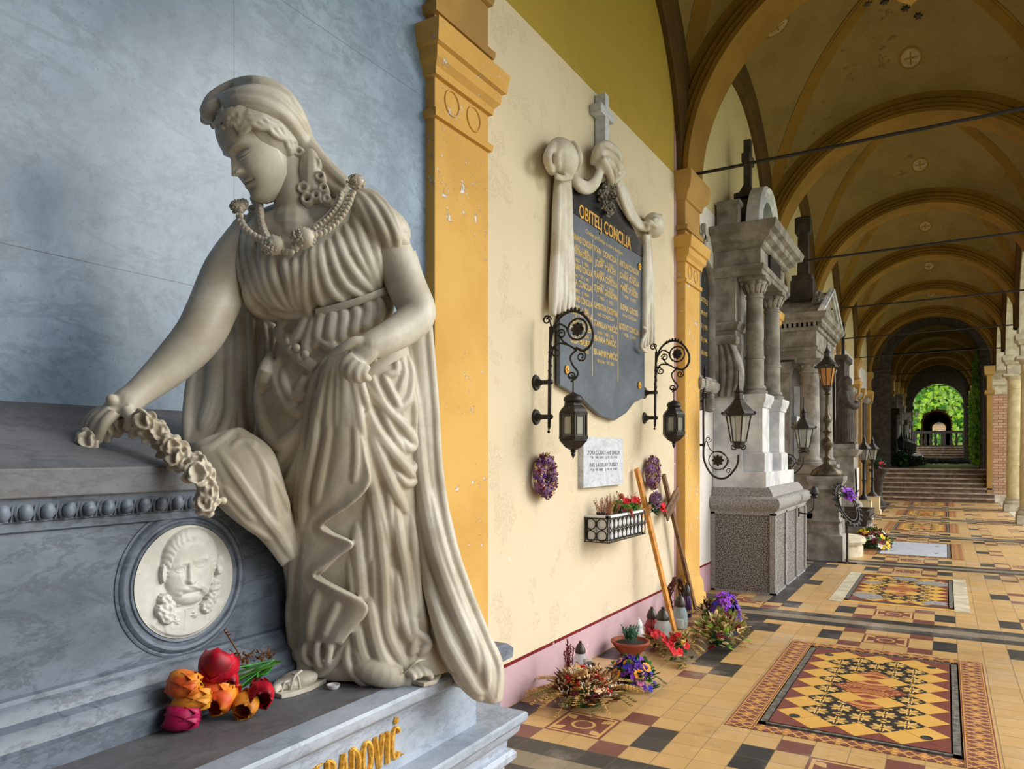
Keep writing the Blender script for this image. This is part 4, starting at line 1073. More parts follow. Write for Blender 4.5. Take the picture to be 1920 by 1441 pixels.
# her left arm bent across to the hip
limb([(706, 425, 2.15, 36), (738, 480, 2.15, 38), (764, 540, 2.14, 36), (782, 588, 2.12, 34), (756, 616, 2.08, 31), (722, 636, 2.03, 27), (694, 648, 2.0, 24)])
# neck and chest
limb([(548, 318, 2.13, 34), (552, 360, 2.13, 37), (556, 400, 2.13, 40), (556, 430, 2.13, 50)])
blob(B, 552, 440, 2.13, (84, 46, 48), 0); blob(B, 500, 440, 2.12, (40, 30, 34)); blob(B, 620, 415, 2.12, (60, 34, 40))
# head in its own frame: x sideways, y to the nose, z to the crown, chin at 0, crown at 1
def cv(x, y, z): return (RX*x + UPV*y - FW*z)
Fh = cv(-.60, -.52, .61).normalized(); Uh = cv(-.40, .86, .30); Uh = (Uh - Fh*Uh.dot(Fh)).normalized(); Xh = Fh.cross(Uh)
HS = .272; MH = Matrix((Xh, Fh, Uh)).transposed()
O_h = P(476, 374, 2.06) - MH @ Vector((0, .37, .05))*HS
def hp(x, y, z): return O_h + MH @ Vector((x, y, z))*HS
def hb(c, r, mb=None, n=20, m=14): (mb or B).ball(hp(*c), tuple(q*HS for q in r), n, m, M=MH)
def ht(pts, r, mb=None, n=8): (mb or B).tube([hp(*p) for p in bez(pts, 4)], [q*HS for q in ([r]*(4*(len(pts)-1)+1) if not hasattr(r, '__len__') else [x.x for x in bez([Vector((a, 0, 0)) for a in r], 4)])], n)
hb((0, -.09, .62), (.315, .42, .37), n=32, m=24); hb((0, .04, .40), (.235, .22, .34), n=32, m=24); hb((0, .06, .22), (.19, .20, .15), n=32, m=24)
def face_mask():
    T = [(-.03, .06, .24), (-.01, .105, .30), (.03, .145, .345), (.08, .172, .36), (.14, .198, .35), (.20, .216, .355), (.26, .232, .352), (.33, .250, .348), (.42, .262, .345), (.50, .270, .352), (.56, .276, .372), (.65, .284, .378), (.75, .282, .355), (.85, .26, .30), (.95, .19, .18)]
    zs = np.linspace(-.03, .95, 240); ws = np.interp(zs, [q[0] for q in T], [q[1] for q in T]); ys = np.interp(zs, [q[0] for q in T], [q[2] for q in T])
    kk = np.ones(15)/15; ws = np.convolve(np.pad(ws, 7, 'edge'), kk, 'valid'); ys = np.convolve(np.pad(ys, 7, 'edge'), kk, 'valid')
    g = lambda d, s_: math.exp(-(d/s_)**2); rings = []
    for z, w, yf in zip(zs, ws, ys):
        ring = []
        for i in range(161):
            th = PI*i/160; x = -math.cos(th)*w; e = max(0, 1 - abs(x/w)**2.3)**(1/2.1)
            y = .0 + yf*e; f = 0
            nz = max(0, min(1, (.53 - z)/.20)); amp = .012 + .098*nz**1.2
            if z < .325: amp *= g(z - .325, .022)
            if z > .53: amp *= g(z - .53, .04)
            f += amp*g(x, .026 + .024*nz)
            for s_ in (-1, 1):
                dx = x - s_*.118
                f += .034*g(x - s_*.050, .022)*g(z - .338, .022) - .020*g(x - s_*.026, .012)*g(z - .312, .010)
                f -= .060*g(dx, .070)*g(z - .480, .042) + .012*g(x - s_*.05, .022)*g(z - .47, .05)
                f += .046*g(dx, .055)*g(z - .464, .030)
                win = 1/(1 + math.exp((abs(dx) - .062)*160))
                f -= .012*win*g(z - (.492 - 2.6*dx*dx), .006); f -= .015*win*g(z - (.440 + 2.2*dx*dx), .0055); f += .006*win*g(z - (.428 + 2.2*dx*dx), .008)
                f += .020*g(x - s_*.13, .085)*g(z - (.553 - 1.2*(abs(x) - .12)**2), .020)
                f += .022*g(x - s_*.150, .085)*g(z - .345, .085)
                f -= .014*g(x - s_*.092, .020)*g(z - .215, .020)
            wm = 1/(1 + math.exp((abs(x) - .082)*120))
            f += .026*g(x, .060)*g(z - (.238 - .9*x*x), .015) - .006*g(x, .010)*g(z - .262, .022)
            f += .030*g(x, .052)*g(z - .188, .019); f -= .026*wm*g(z - (.2145 + .004*math.cos(x*60)), .0065)
            f -= .018*g(x, .060)*g(z - .148, .018); f += .020*g(x, .065)*g(z - .075, .05)
            ring.append(hp(x, y + f*e**.5, z))
        for i in range(1, 12):
            x = w*(1 - 2*i/12); ring.append(hp(x*.9, -.12, z))
        rings.append(ring)
    m_ = MB(); m_.loft(rings); return m_
FACE = face_mask()
# trunk and legs inside the dress
limb([(562, 480, 2.19, 40), (600, 560, 2.20, 44), (640, 700, 2.24, 50)]); limb([(620, 700, 2.26, 34), (590, 1000, 2.30, 26), (572, 1240, 2.22, 15), (564, 1268, 2.18, 13)]); limb([(670, 700, 2.26, 34), (720, 1000, 2.32, 26), (764, 1200, 2.28, 15), (772, 1232, 2.25, 13)])
# hands: palm, four fingers, thumb
def finger(pts, r0, r1, mb=None):
    ps = [P(*p) for p in pts]; pp = bez(ps, 4); m = len(pp)
    (mb or B).tube(pp, [(r0 + (r1-r0)*i/(m-1))*K for i in range(m)], 10); (mb or B).ball(ps[-1], r1*K, 10, 8)
blob(B, 226, 762, 1.90, (34, 16, 23), -.72); blob(B, 206, 776, 1.885, (20, 13, 17), -.8)
finger([(216, 774, 1.868), (199, 790, 1.852), (189, 808, 1.852), (184, 824, 1.865)], 10, 7.5)
finger([(207, 770, 1.875), (188, 784, 1.862), (177, 802, 1.86), (172, 820, 1.87)], 10, 7)
finger([(199, 768, 1.885), (180, 780, 1.878), (169, 797, 1.878), (165, 814, 1.885)], 9.5, 7)
finger([(194, 766, 1.90), (174, 777, 1.90), (163, 792, 1.90), (159, 806, 1.905)], 8.5, 6)
finger([(236, 768, 1.88), (246, 786, 1.862), (240, 800, 1.862)], 10.5, 8)
finger([(222, 760, 1.89), (209, 748, 1.872)], 8.5, 9)             # broken stump on the back of the hand
blob(B, 680, 664, 1.985, (34, 15, 21), -.70); blob(B, 664, 680, 1.975, (22, 13, 17), -.6)
finger([(688, 642, 1.985), (664, 640, 1.968), (643, 651, 1.965), (624, 663, 1.975)], 10.5, 7)
finger([(662, 668, 1.965), (648, 678, 1.955), (643, 692, 1.958), (650, 703, 1.975)], 9.5, 8)
finger([(668, 676, 1.960), (657, 688, 1.950), (654, 701, 1.955), (661, 710, 1.975)], 9.5, 8)
finger([(678, 682, 1.960), (669, 694, 1.952), (668, 706, 1.958), (675, 712, 1.978)], 9.5, 7.5)
finger([(688, 684, 1.965), (682, 696, 1.960), (683, 705, 1.968), (690, 709, 1.985)], 8.5, 7)
# feet
blob(B, 560, 1272, 2.17, (36, 30, 16), -.12); blob(B, 535, 1282, 2.13, (22, 22, 11), 0)
blob(B, 772, 1236, 2.24, (30, 26, 17), .5)
for i, (u, v, t_) in enumerate([(808, 1268, 2.195), (797, 1262, 2.185), (786, 1266, 2.175), (776, 1270, 2.165)][:4]): finger([(u-18, v-16, t_+.03), (u-6, v-8, t_+.01), (u, v, t_)], 9, 6.5)
for i in range(4): finger([(540-i*4, 1276+i*3, 2.13-i*.012), (522-i*2, 1282+i*3, 2.11-i*.012), (514+i, 1287+i*2.4, 2.10-i*.012)], 7.5, 6)
body = sculpt('body', B, M['statue'], stat, .0034, 7, .5)
bm = bmesh.new(); bm.from_mesh(body.data); tm = bpy.data.meshes.new('t'); tm.from_pydata(FACE.v, [], FACE.f); b2 = bmesh.new(); b2.from_mesh(tm); bmesh.ops.recalc_face_normals(b2, faces=b2.faces); b2.to_mesh(tm); b2.free(); bm.from_mesh(tm)
for f_ in bm.faces: f_.smooth = True; f_.material_index = 0
bm.to_mesh(body.data); bm.free()

# sandals: flat soles with straps
def sandal(pts, straps, h):
    SD = MB(); SD.prism([PZ(u, v, .822) for u, v in pts], (0, 0, h))
    for st in straps: q = bez([P(*p) for p in st], 5); SD.tube(q, [.004]*len(q), 6)
    o = SD.build('sandal', M['statue'], None, smooth=50, bevel=.003); o.parent = stat; o.matrix_parent_inverse = stat.matrix_world.inverted()
sandal([(510, 1297), (516, 1289), (530, 1282), (560, 1274), (605, 1268), (612, 1280), (585, 1294), (550, 1306), (528, 1310), (514, 1306)], [((545, 1292, 2.10), (551, 1270, 2.10), (566, 1256, 2.13)), ((562, 1290, 2.11), (558, 1268, 2.105), (546, 1262, 2.12)), ((528, 1296, 2.09), (533, 1280, 2.085), (544, 1276, 2.10))], .013)
sandal([(760, 1262), (790, 1254), (816, 1258), (828, 1268), (818, 1282), (795, 1288), (770, 1282)], [((756, 1262, 2.16), (780, 1240, 2.16), (796, 1236, 2.2))], .012)

# ---------------- hair and veil
HB = MB(); HB.ball(hp(0, -.08, .62), (.345*HS, .43*HS, .39*HS), 24, 16, M=MH); HB.add(FACE.v, FACE.f)
sfH = Surf([HB]); random.seed(7)
HR = MB()
def wav(pts, r, amp=3, fr=3, lift=.004, sf=sfH, fb=.05):
    q = bez([Vector((p[0], p[1], 0)) for p in pts], 4); out = []
    ph = rnd(0, 6)
    for i, p in enumerate(q):
        s_ = i/(len(q)-1)*fr*2*PI + ph; out.append((p.x + amp*math.sin(s_), p.y + amp*math.cos(s_)*.7))
    ridge(HR, sf, out, r, lift=lift, fb=fb, sink=-.1, taper=(.6, .6))
for i in range(150):
    u = rnd(392, 490); v = rnd(203, 240 - max(0, u - 420)*.28)
    loc, rr_ = sfH.hit(u, v, .05); HR.ball(loc - rr_*.003, rnd(3.2, 5)*K, 7, 5)
for k_ in range(6):
    o_ = k_*9
    wav([(436 + o_*.3, 222 + o_*.75), (470, 204 + o_*.7), (505, 206 + o_*.85), (536, 226 + o_*.9), (556, 256 + o_*.8), (566, 290 + o_*.5)], 4.6, 3.6, 5)
for k_ in range(5): wav([(400 + k_*6, 236 - k_*4), (418 + k_*6, 216 - k_*2), (440 + k_*8, 206 - k_), (470 + k_*6, 200)], 4.5, 2, 4)
for k_ in range(5):
    o_ = k_*8
    wav([(536 + o_, 262 + o_*.2), (552 + o_, 292), (566 + o_*.8, 322), (578 + o_*.6, 352), (584 + o_*.5, 384)], 5, 4.5, 5, fb=.06)
def curl(u, v, r, t_, w=3.4):
    for j in range(3):
        HR.tube([P(u + 2*j + r*(.82-.05*j)*math.cos(a), v + 5*j + r*(.75-.05*j)*math.sin(a), t_ + .008*j) for a in np.linspace(0, 2*PI, 16, endpoint=False)], w*K, 7, closed=True)
for q in [(590, 306, 12, 2.085), (568, 352, 11, 2.075), (575, 372, 11, 2.07), (592, 366, 9, 2.07), (606, 352, 9, 2.07), (600, 330, 9, 2.075), (560, 284, 9, 2.09), (545, 258, 9, 2.09), (572, 318, 9, 2.08), (612, 372, 8, 2.06), (478, 372, 8, 2.14), (474, 392, 8, 2.13)]: curl(*q)
HR.ball(P(582, 330, 2.10), (22*K, 20*K, 50*K), 12, 10)
hair = sculpt('hair', HR, M['statue'], stat, .0030, 1)
V_ = MB()
VB = MB(); VB.ball(hp(0, -.14, .66), (.39*HS, .42*HS, .42*HS), 24, 16, M=MH)
blob(V_, 402, 208, 2.045, (26, 22, 17), -.55)
V_.add(VB.v, VB.f); sfV = Surf([VB])
for pts, r in [([(384,214),(390,200),(404,182),(440,162),(480,156),(520,168),(548,196),(566,232),(580,268),(612,308),(648,342)], 11), ([(392,208),(424,188),(470,178),(518,192),(552,226),(572,262),(602,302),(636,346)], 13), ([(404,200),(442,192),(490,196),(530,216),(558,250),(588,302),(618,350)], 12),
  ([(408,205),(452,200),(506,208),(542,228),(563,262),(584,306),(602,342)], 8), ([(386,232),(388,216),(400,200),(420,192)], 9), ([(470,166),(520,182),(556,220),(576,258)], 7), ([(430,172),(480,165),(530,180),(560,214)], 6), ([(600,300),(628,330),(652,352)], 12), ([(588,312),(618,346),(644,366)], 11)]: ridge(V_, sfV, pts, r, lift=.004, fb=.06, taper=(.8, .8))
veil = sculpt('veil', V_, M['statue'], stat, .0036, 2)

# ---------------- necklace, girdle
NK = MB()
def bead(c, r, n=12): NK.ball(c, r, n, 8)
chain = bez([Vector(p) for p in ((447, 384, 2.075), (452, 416, 2.055), (468, 436, 2.045), (492, 450, 2.03), (518, 462, 2.02), (545, 472, 2.012), (570, 446, 2.012), (598, 438, 2.02), (622, 424, 2.03), (640, 404, 2.04), (652, 384, 2.05), (660, 362, 2.07))], 3)
for p in chain: NK.tube([P(p.x - 5, p.y - 2, p.z), P(p.x + 5, p.y + 2, p.z)], 5*K, 8); NK.ball(P(*p), (9*K, 5*K, 6*K), 10, 7)
for c, r in (((514, 460, 2.02), 21), ((569, 447, 2.015), 22), ((668, 342, 2.07), 16), ((448, 388, 2.08), 15), ((455, 382, 2.08), 10)):
    NK.ball(P(*c), (r*K, r*.7*K, r*.8*K), 16, 12)
    for i in range(60):
        a, b = rnd(0, 2*PI), rnd(0, PI/2); d = RX*math.cos(a)*math.cos(b) + UPV*math.sin(a)*math.cos(b)*.8 - FW*math.sin(b)*.7
        NK.ball(P(*c) + d*r*K, 2.4*K, 5, 4)
for pts in ([(486,372,2.10),(488,400,2.085),(494,430,2.06),(505,450,2.04)], [(640,362,2.06),(632,386,2.05),(614,408,2.04),(590,428,2.03)]):
    q = bez([Vector(p) for p in pts], 4)
    NK.tube([P(*p) for p in q], 7*K, 8, flat=.6)
    for p in q: NK.ball(P(p.x, p.y, p.z - .006), 4.2*K, 6, 5)
o = NK.build('necklace', M['statue2'], None, smooth=60); o.parent = stat; o.matrix_parent_inverse = stat.matrix_world.inverted()
G = MB(); DS = Surf([TOR]); 
def band(pts, w, lift, mb=G):
    q = bez([Vector((p[0], p[1], 0)) for p in pts], 6); L = []; out = []
    for i, p in enumerate(q):
        d = (q[min(i+1, len(q)-1)] - q[max(i-1, 0)]).normalized(); nrm = Vector((-d.y, d.x, 0)); ring = []
        for s_, l in ((-1, -.01), (-1, lift), (-.6, lift + .003), (.6, lift + .003), (1, lift), (1, -.01)):
            pp = p + nrm*w*s_; loc, r = DS.hit(pp.x, pp.y, .1); ring.append(loc - r*l)
        out.append(ring)
    mb.loft(out)
band([(592, 586), (640, 574), (690, 558), (736, 539)], 7, .016)
o = G.build('under_bust_girdle', M['statue'], None, smooth=50); o.parent = stat; o.matrix_parent_inverse = stat.matrix_world.inverted()
G = MB(); DS = Surf([TOR, SK])
for path, w_, beads in (([(534, 630), (544, 650), (564, 670), (588, 688)], 11, ((540, 640), (556, 652), (572, 664), (545, 656), (562, 670))), ([(684, 700), (716, 678), (758, 654)], 12, ((712, 664), (730, 654), (747, 645), (700, 672)))):
    G = MB(); band(path, w_, .018, G)
    for u, v in beads: loc, r = DS.hit(u, v, .1); G.ball(loc - r*.022, (8*K, 7*K, 8*K), 12, 8)
    o = G.build('jewelled_belt', M['statue'], None, smooth=50); o.parent = stat; o.matrix_parent_inverse = stat.matrix_world.inverted()

# ---------------- carved garland in her right hand
GA = MB(); random.seed(11)
def petal(mb, c, d, up, l, w, th=.35):
    z = d.normalized(); x = z.cross(up).normalized(); y = x.cross(z)
    mb.ball(c + z*l*.5, (w, w*th, l*.55), 9, 6, M=Matrix((x, y, z)).transposed())
def rose(mb, c, r, n=9):
    ax = (-FW + Vector((rnd(-.6, .6), rnd(-.6, .6), rnd(-.4, .6)))).normalized(); o1 = ax.orthogonal().normalized(); o2 = ax.cross(o1)
    mb.ball(c, r*.55, 9, 7)
    for i in range(n):
        a = i*2.4; k_ = .35 + .65*i/n; d = o1*math.cos(a) + o2*math.sin(a)
        petal(mb, c + d*r*.35*k_ + ax*r*(.4 - .4*k_), ax*(1.1-k_) + d*k_, d, r*.9, r*.5, .28)
gp = bez([Vector(p) for p in ((172, 822, 1.885), (205, 806, 1.90), (238, 797, 1.90), (266, 794, 1.885), (292, 806, 1.885), (318, 838, 1.885), (350, 858, 1.88), (378, 884, 1.87), (392, 920, 1.87), (386, 948, 1.875))], 6)
GA.tube([P(*p) for p in gp], 10*K, 8)
for i, p in enumerate(gp):
    if i % 2 == 0:
        c = P(p.x + rnd(-7, 7), p.y + rnd(-7, 7), p.z - .008)
        k_ = i // 2 % 4
        if k_ in (0, 2): rose(GA, c, rnd(15, 20)*K*.9)
        elif k_ == 1:
            for q in range(6): GA.ball(c + Vector((rnd(-1, 1), rnd(-1, 1), rnd(-1, 1)))*13*K, rnd(5.5, 8)*K, 8, 6)
        for q in range(2):
            a = rnd(0, 2*PI); d = RX*math.cos(a) + UPV*math.sin(a)*.8 - FW*rnd(.1, .6); petal(GA, c, d, -FW, 26*K, 9*K, .3)
for u, v, t_, r in ((170, 824, 1.865, 19), (275, 785, 1.86, 19), (336, 862, 1.86, 20), (372, 890, 1.85, 22), (388, 945, 1.86, 19), (322, 834, 1.86, 17)): rose(GA, P(u, v, t_), r*K, 12)
ga = sculpt('marble_garland', GA, M['statue2'], None, .0030, 0)
tag(ga, 'carved marble garland of roses and leaves drooping from the statue hand over the tomb lid', 'garland')
# ================================================================ THINGS ON THE FIRST WALL
def WP(u, v, X=-2.2): return PX(u, v, X)
def BR(u, v, Y): r = ray(u, v); return Vector((0, 0, EYE)) + r*(Y/r.y)
TXT_ROT = Matrix(((0, 0, 1), (1, 0, 0), (0, 1, 0)))       # text lies in the wall plane, facing the gallery
def text_mesh(txt, w, h, ext=.002, bold=0, fit=True, ref=None):
    """lettering as a mesh centred on the origin, w wide (local x) and h tall (local y)"""
    c = bpy.data.curves.new('lettering', 'FONT'); c.body = txt; c.size = 1; c.extrude = 0; c.offset = bold; c.align_x = 'LEFT'
    o = bpy.data.objects.new('lettering', c); COL.objects.link(o)
    dg = bpy.context.evaluated_depsgraph_get(); dg.update()
    me = bpy.data.meshes.new_from_object(o.evaluated_get(dg), depsgraph=dg); bpy.data.objects.remove(o); bpy.data.curves.remove(c)
    v = np.array([p.co[:] for p in me.vertices]) if len(me.vertices) else np.zeros((1, 3))
    fs = [tuple(p.vertices) for p in me.polygons]; bpy.data.meshes.remove(me)
    x0, x1 = v[:, 0].min(), v[:, 0].max(); y0, y1 = v[:, 1].min(), v[:, 1].max()
    sx = w/(x1 - x0); sy = h/.73
    out = [Vector(((p[0] - (x0+x1)/2)*sx, p[1]*sy, 0)) for p in v]
    return out, fs
def put_text(mb, txt, y, z, w, h, X, ext=.0015, bold=0, M3=None, org=None):
    vs, fs = text_mesh(txt, w, h, bold=bold)
    if M3 is None: pts = [Vector((X, y, z)) + TXT_ROT @ p for p in vs]; nrm = Vector((1, 0, 0))
    else: pts = [org + M3 @ p for p in vs]; nrm = M3 @ Vector((0, 0, 1))
    n = len(pts)
    edges = {}
    for f in fs:
        for i in range(len(f)):
            e = (f[i], f[(i+1) % len(f)]); edges[e] = 1
    side = [(a, b, b + n, a + n) for (a, b) in edges if (b, a) not in edges]
    mb.add([p - nrm*ext*0 for p in pts] + [p + nrm*ext for p in pts], [tuple(q + n for q in f) for f in fs] + side)

# ---------------- large memorial: black name plaque with carved drapery and cross
t = empty('name_plaque', WP(1130, 600), 'large black and slate name plaque with carved white drapery, cross and gilded names', 'plaque')
bpy.context.view_layer.update()
def tb(mb, name, mat, par=None, **k):
    o = mb.build(name, mat, None, **k); o.parent = par or t; o.matrix_parent_inverse = (par or t).matrix_world.inverted() if (par or t) is t else Matrix(); return o
XF = -2.195
out = [(1043, 600), (1043, 722), (1062, 733), (1082, 742), (1100, 762), (1120, 779), (1147, 788), (1168, 774), (1184, 754), (1203, 745), (1203, 470), (1180, 425), (1160, 395), (1062, 330), (1062, 545)]
mb = MB(); mb.prism([WP(u, v, XF - .028) for u, v in out], (.028, 0, 0)); o = tb(mb, 'slate_name_slab', M['slate'], bevel=.003)
out2 = [(1063, 396), (1063, 330), (1100, 340), (1130, 345), (1160, 395), (1182, 430), (1202, 470), (1202, 484)]
mb = MB(); mb.prism([WP(u, v, XF - .02) for u, v in out2], (.026, 0, 0)); tb(mb, 'black_header_slab', M['black_slab'])
mb = MB(); y0, y1 = WP(1084, 390, XF).y, WP(1181, 450, XF).y; z = WP(1130, 424, XF).z
put_text(mb, 'OBITELJ CONCILIA', (y0+y1)/2, z - .045, y1 - y0, .095, XF + .006, .003, .012); tb(mb, 'gilded_family_name', M['gold'])
mb = MB(); put_text(mb, 'Ovdje počivaju u miru Božjem', (WP(1098, 430, XF).y + WP(1168, 470, XF).y)/2, WP(1133, 455, XF).z - .01, WP(1168, 470, XF).y - WP(1098, 430, XF).y, .03, XF, .001)
cols = {0: (1067, 1110, 1089), 1: (1113, 1157, 1136), 2: (1161, 1198, 1179)}
lines = [(0, 451, 'FERDINAND CONCILIA', '* 1857.  † 1898.'), (0, 476, 'KLEMENTINA CONCILIA', '* 1862.  † 1934.'), (0, 504, 'FERDINAND CONCILIA', 'trgovac  * 1877. † 1947.'), (0, 533, 'VJERA CONCILIA', '* 1892.  † 1924.'), (0, 563, 'ARMAND CONCILIA', '* 1897.  † 1962.'), (0, 588, 'MARIJA CONCILIA', '* 1901.  † 1969.'), (0, 613, 'JOSIPA MAURER', '* 1899.  † 1974.'), (0, 641, 'OLGA MAURER', '* 1908.  † 1982.'),
         (1, 478, 'IVAN  CONCILIA', '* 1864.  † 1912.'), (1, 502, 'JOSIP  MAČEK', '* 1869.  † 1921.'), (1, 525, 'FRANJKA CONCILIA', '* 1867.  † 1937.'), (1, 549, 'STJEPAN  GROSSMAN', '* 1901.  † 1951.'), (1, 580, 'KLEMENTINA GROSSMAN', 'rođ. CONCILIA'), (1, 613, 'STANISLAV MARČIĆ', 'liječnik  * 1908. † 1981.'), (1, 640, 'BIANKA MARČIĆ', ''), (1, 665, 'BRANIMIR MARČIĆ', 'dipl. ing. šum.  * 1937. † 2005.'),
         (2, 502, 'ANTUN CONCILIA', '* 1872.  † 1944.'), (2, 524, 'JOVANA CONCILIA', '* 1882.  † 1961.'), (2, 546, 'MARKO GROSS', '* 1904.  † 1975.'), (2, 581, 'IRENA GROSS', 'udova CONCILIA'), (2, 617, 'LJUDEVIT CONCILIA', '* 1928.  † 1997.')]
for c, v, nm, dt in lines:
    a, b, m_ = cols[c]; ya, yb = WP(a, v, XF).y, WP(b, v, XF).y; p = WP(m_, v, XF)
    put_text(mb, nm, (ya+yb)/2, p.z - .02, (yb - ya)*min(1, .55 + .03*len(nm)), .047, XF, .0012, .008)
    if dt: put_text(mb, dt, (ya+yb)/2, p.z - .068, (yb - ya)*.72, .026, XF, .001, .004)
for u, v0, v1 in ((1111, 447, 705), (1158, 476, 715)):
    a = WP(u, v0, XF); b = WP(u, v1, XF); mb.box((XF, a.y - .003, b.z), (XF + .0012, a.y + .003, a.z))
    mb.box((XF, a.y - .012, a.z - .05), (XF + .0012, a.y + .012, a.z - .044))
tb(mb, 'gilded_names', M['gilt'])
for u, v in ((1062, 693), (1198, 500), (1198, 722)):
    mb = MB(); c = WP(u, v, XF)
    for i in range(10):
        a = 2*PI*i/10; mb.ball(c + Vector((.006, .022*math.cos(a), .022*math.sin(a))), (.007, .011, .011), 8, 6)
    mb.ball(c + Vector((.008, 0, 0)), (.011, .014, .014), 10, 7); tb(mb, 'gilded_rosette', M['gold'], smooth=60)
# cross
mb = MB(); a = WP(1134, 272, -2.17); b = WP(1134, 178, -2.17); c = WP(1134, 213, -2.17)
mb.box((-2.235, a.y - .035, a.z - .1), (-2.15, a.y + .035, b.z)); mb.box((-2.235, a.y - .125, c.z - .035), (-2.146, a.y + .125, c.z + .035)); tb(mb, 'stone_cross', M['pale_plaque'], bevel=.004)
# drapery
def wtube(mb, pts, r, X=-2.18, n=10, tp_=(.7, .7)):
    q = bez([WP(p[0], p[1], X + (p[2] if len(p) > 2 else 0)) for p in pts], 5); m_ = len(q)
    rr = [r*(tp_[0] + (1-tp_[0])*min(1, 5*i/m_) if i < m_/2 else tp_[1] + (1-tp_[1])*min(1, 5*(m_-1-i)/m_)) for i in range(m_)]
    mb.tube(q, rr, n)
DR = MB()
for i, o_ in enumerate((0, 9, 18, 27, 34)): wtube(DR, [(1046 + o_*.55, 335), (1044 + o_*.62, 420), (1040 + o_*.85, 510), (1036 + o_*1.05, 592 - o_*.35)], .030 if i % 2 else .036)
DR.ball(WP(1055, 296, -2.15), (.09, .16, .125), 20, 14)
for a in (0, 1.1, 2.0, 3.1): wtube(DR, [(1055 + 20*math.cos(a), 325), (1056 + 30*math.cos(a), 295, .07), (1056 + 16*math.cos(a), 266, .02)], .028)
wtube(DR, [(1040, 327, .05), (1055, 332, .07), (1072, 330, .04)], .014, tp_=(1, 1)); wtube(DR, [(1040, 332, .05), (1055, 337, .07), (1072, 334, .04)], .012, tp_=(1, 1))
for o_ in (0, 8, 16, 23): wtube(DR, [(1070, 322 + o_*.3), (1084, 338 + o_*.6, .03), (1104, 346 + o_*.5, .04), (1120, 330 + o_*.5, .04), (1130, 300 + o_*.3, .03)], .026)
for q in ([(1112, 310), (1120, 282, .04), (1138, 272, .05), (1158, 290, .03), (1164, 320)], [(1114, 300, .02), (1132, 285, .07), (1152, 300, .06), (1160, 330, .02)], [(1120, 318, .03), (1135, 300, .08), (1150, 318, .06), (1148, 342, .02)], [(1128, 296, .08), (1140, 320, .08), (1146, 344, .03)], [(1116, 296), (1132, 276, .05), (1148, 280, .04)], [(1150, 300, .05), (1166, 322, .03), (1150, 340, .03)]): wtube(DR, q, .034)
for o_ in (0, 7, 14, 20): wtube(DR, [(1150 + o_*.4, 330), (1162 + o_*.6, 362, .02), (1176 + o_*.6, 400, .02), (1196 + o_*.5, 424 + o_*.1, .02), (1212, 430)], .026)
DR.ball(WP(1226, 422, -2.15), (.085, .135, .105), 18, 12)
for a in (.3, 1.4, 2.5): wtube(DR, [(1214, 430, .03), (1226 + 14*math.cos(a), 405 + 4*a, .08), (1234, 430, .06), (1224, 444, .02)], .024)
for i, o_ in enumerate((0, 6, 12, 18)): wtube(DR, [(1209 + o_*.4, 440), (1209 + o_*.6, 520), (1208 + o_*.8, 600), (1206 + o_*1.05, 652 - o_*.5)], .028 if i % 2 else .034)
wtube(DR, [(1204, 612, .03), (1212, 620, .05), (1206, 634, .04), (1202, 650, .03), (1212, 660, .03)], .018)
o = sculpt('carved_drapery', DR, M['statue'], None, .009, 2); o.parent = t; o.matrix_parent_inverse = t.matrix_world.inverted()
GW = MB(); random.seed(5)
for i in range(26):
    v = 342 + 62*i/25; w_ = 14*math.sin(PI*min(1, (i+4)/30)); rose(GW, WP(1141 + rnd(-w_, w_), v, -2.165 + rnd(-.01, .02)), rnd(.022, .034), 6)
o = GW.build('carved_flower_pendant', M['mon_grey'], None, smooth=60); o.parent = t; o.matrix_parent_inverse = t.matrix_world.inverted()

sub('slate_name_slab', 'gilded_names', 'gilded_rosette', root=t); sub('black_header_slab', 'gilded_family_name', root=t)
for q in t.children:
    for c_ in q.children: c_.matrix_parent_inverse = Matrix()
# ---------------- small pale plaque
c4 = [(1094, 914), (1168, 907), (1169, 822), (1096, 820)]
ya, yb = WP(1094, 900).y, WP(1168.5, 900).y; za, zb2 = WP(1131, 911).z, WP(1131, 820).z
t = empty('small_plaque', (-2.2, (ya+yb)/2, (za+zb2)/2), 'small pale grey streaked marble plaque with dark engraved lettering', 'plaque')
mb = MB(); mb.box((-.04, (ya-yb)/2, (za-zb2)/2), (.0, (yb-ya)/2, (zb2-za)/2)); mb.build('marble_panel', M['pale_plaque'], t, bevel=.002)
mb = MB(); W_ = yb - ya
for tx, z, w_, h in (('ZORA DUBSKY rođ. SINGER', .055, .82, .030), ('* 31. VIII. 1892.   † 27. XI. 1954.', .025, .68, .018), ('ING. LADISLAV DUBSKY', -.035, .72, .030), ('* 20. VI. 1888.   † 10. IX. 1967.', -.065, .68, .018)): put_text(mb, tx, 0, z, W_*w_, h, .0002, .0008)
mb.build('engraved_lettering', Mat('engraved_dark', (.05, .05, .055), .7).m, t); sub('marble_panel', 'engraved_lettering', root=t)

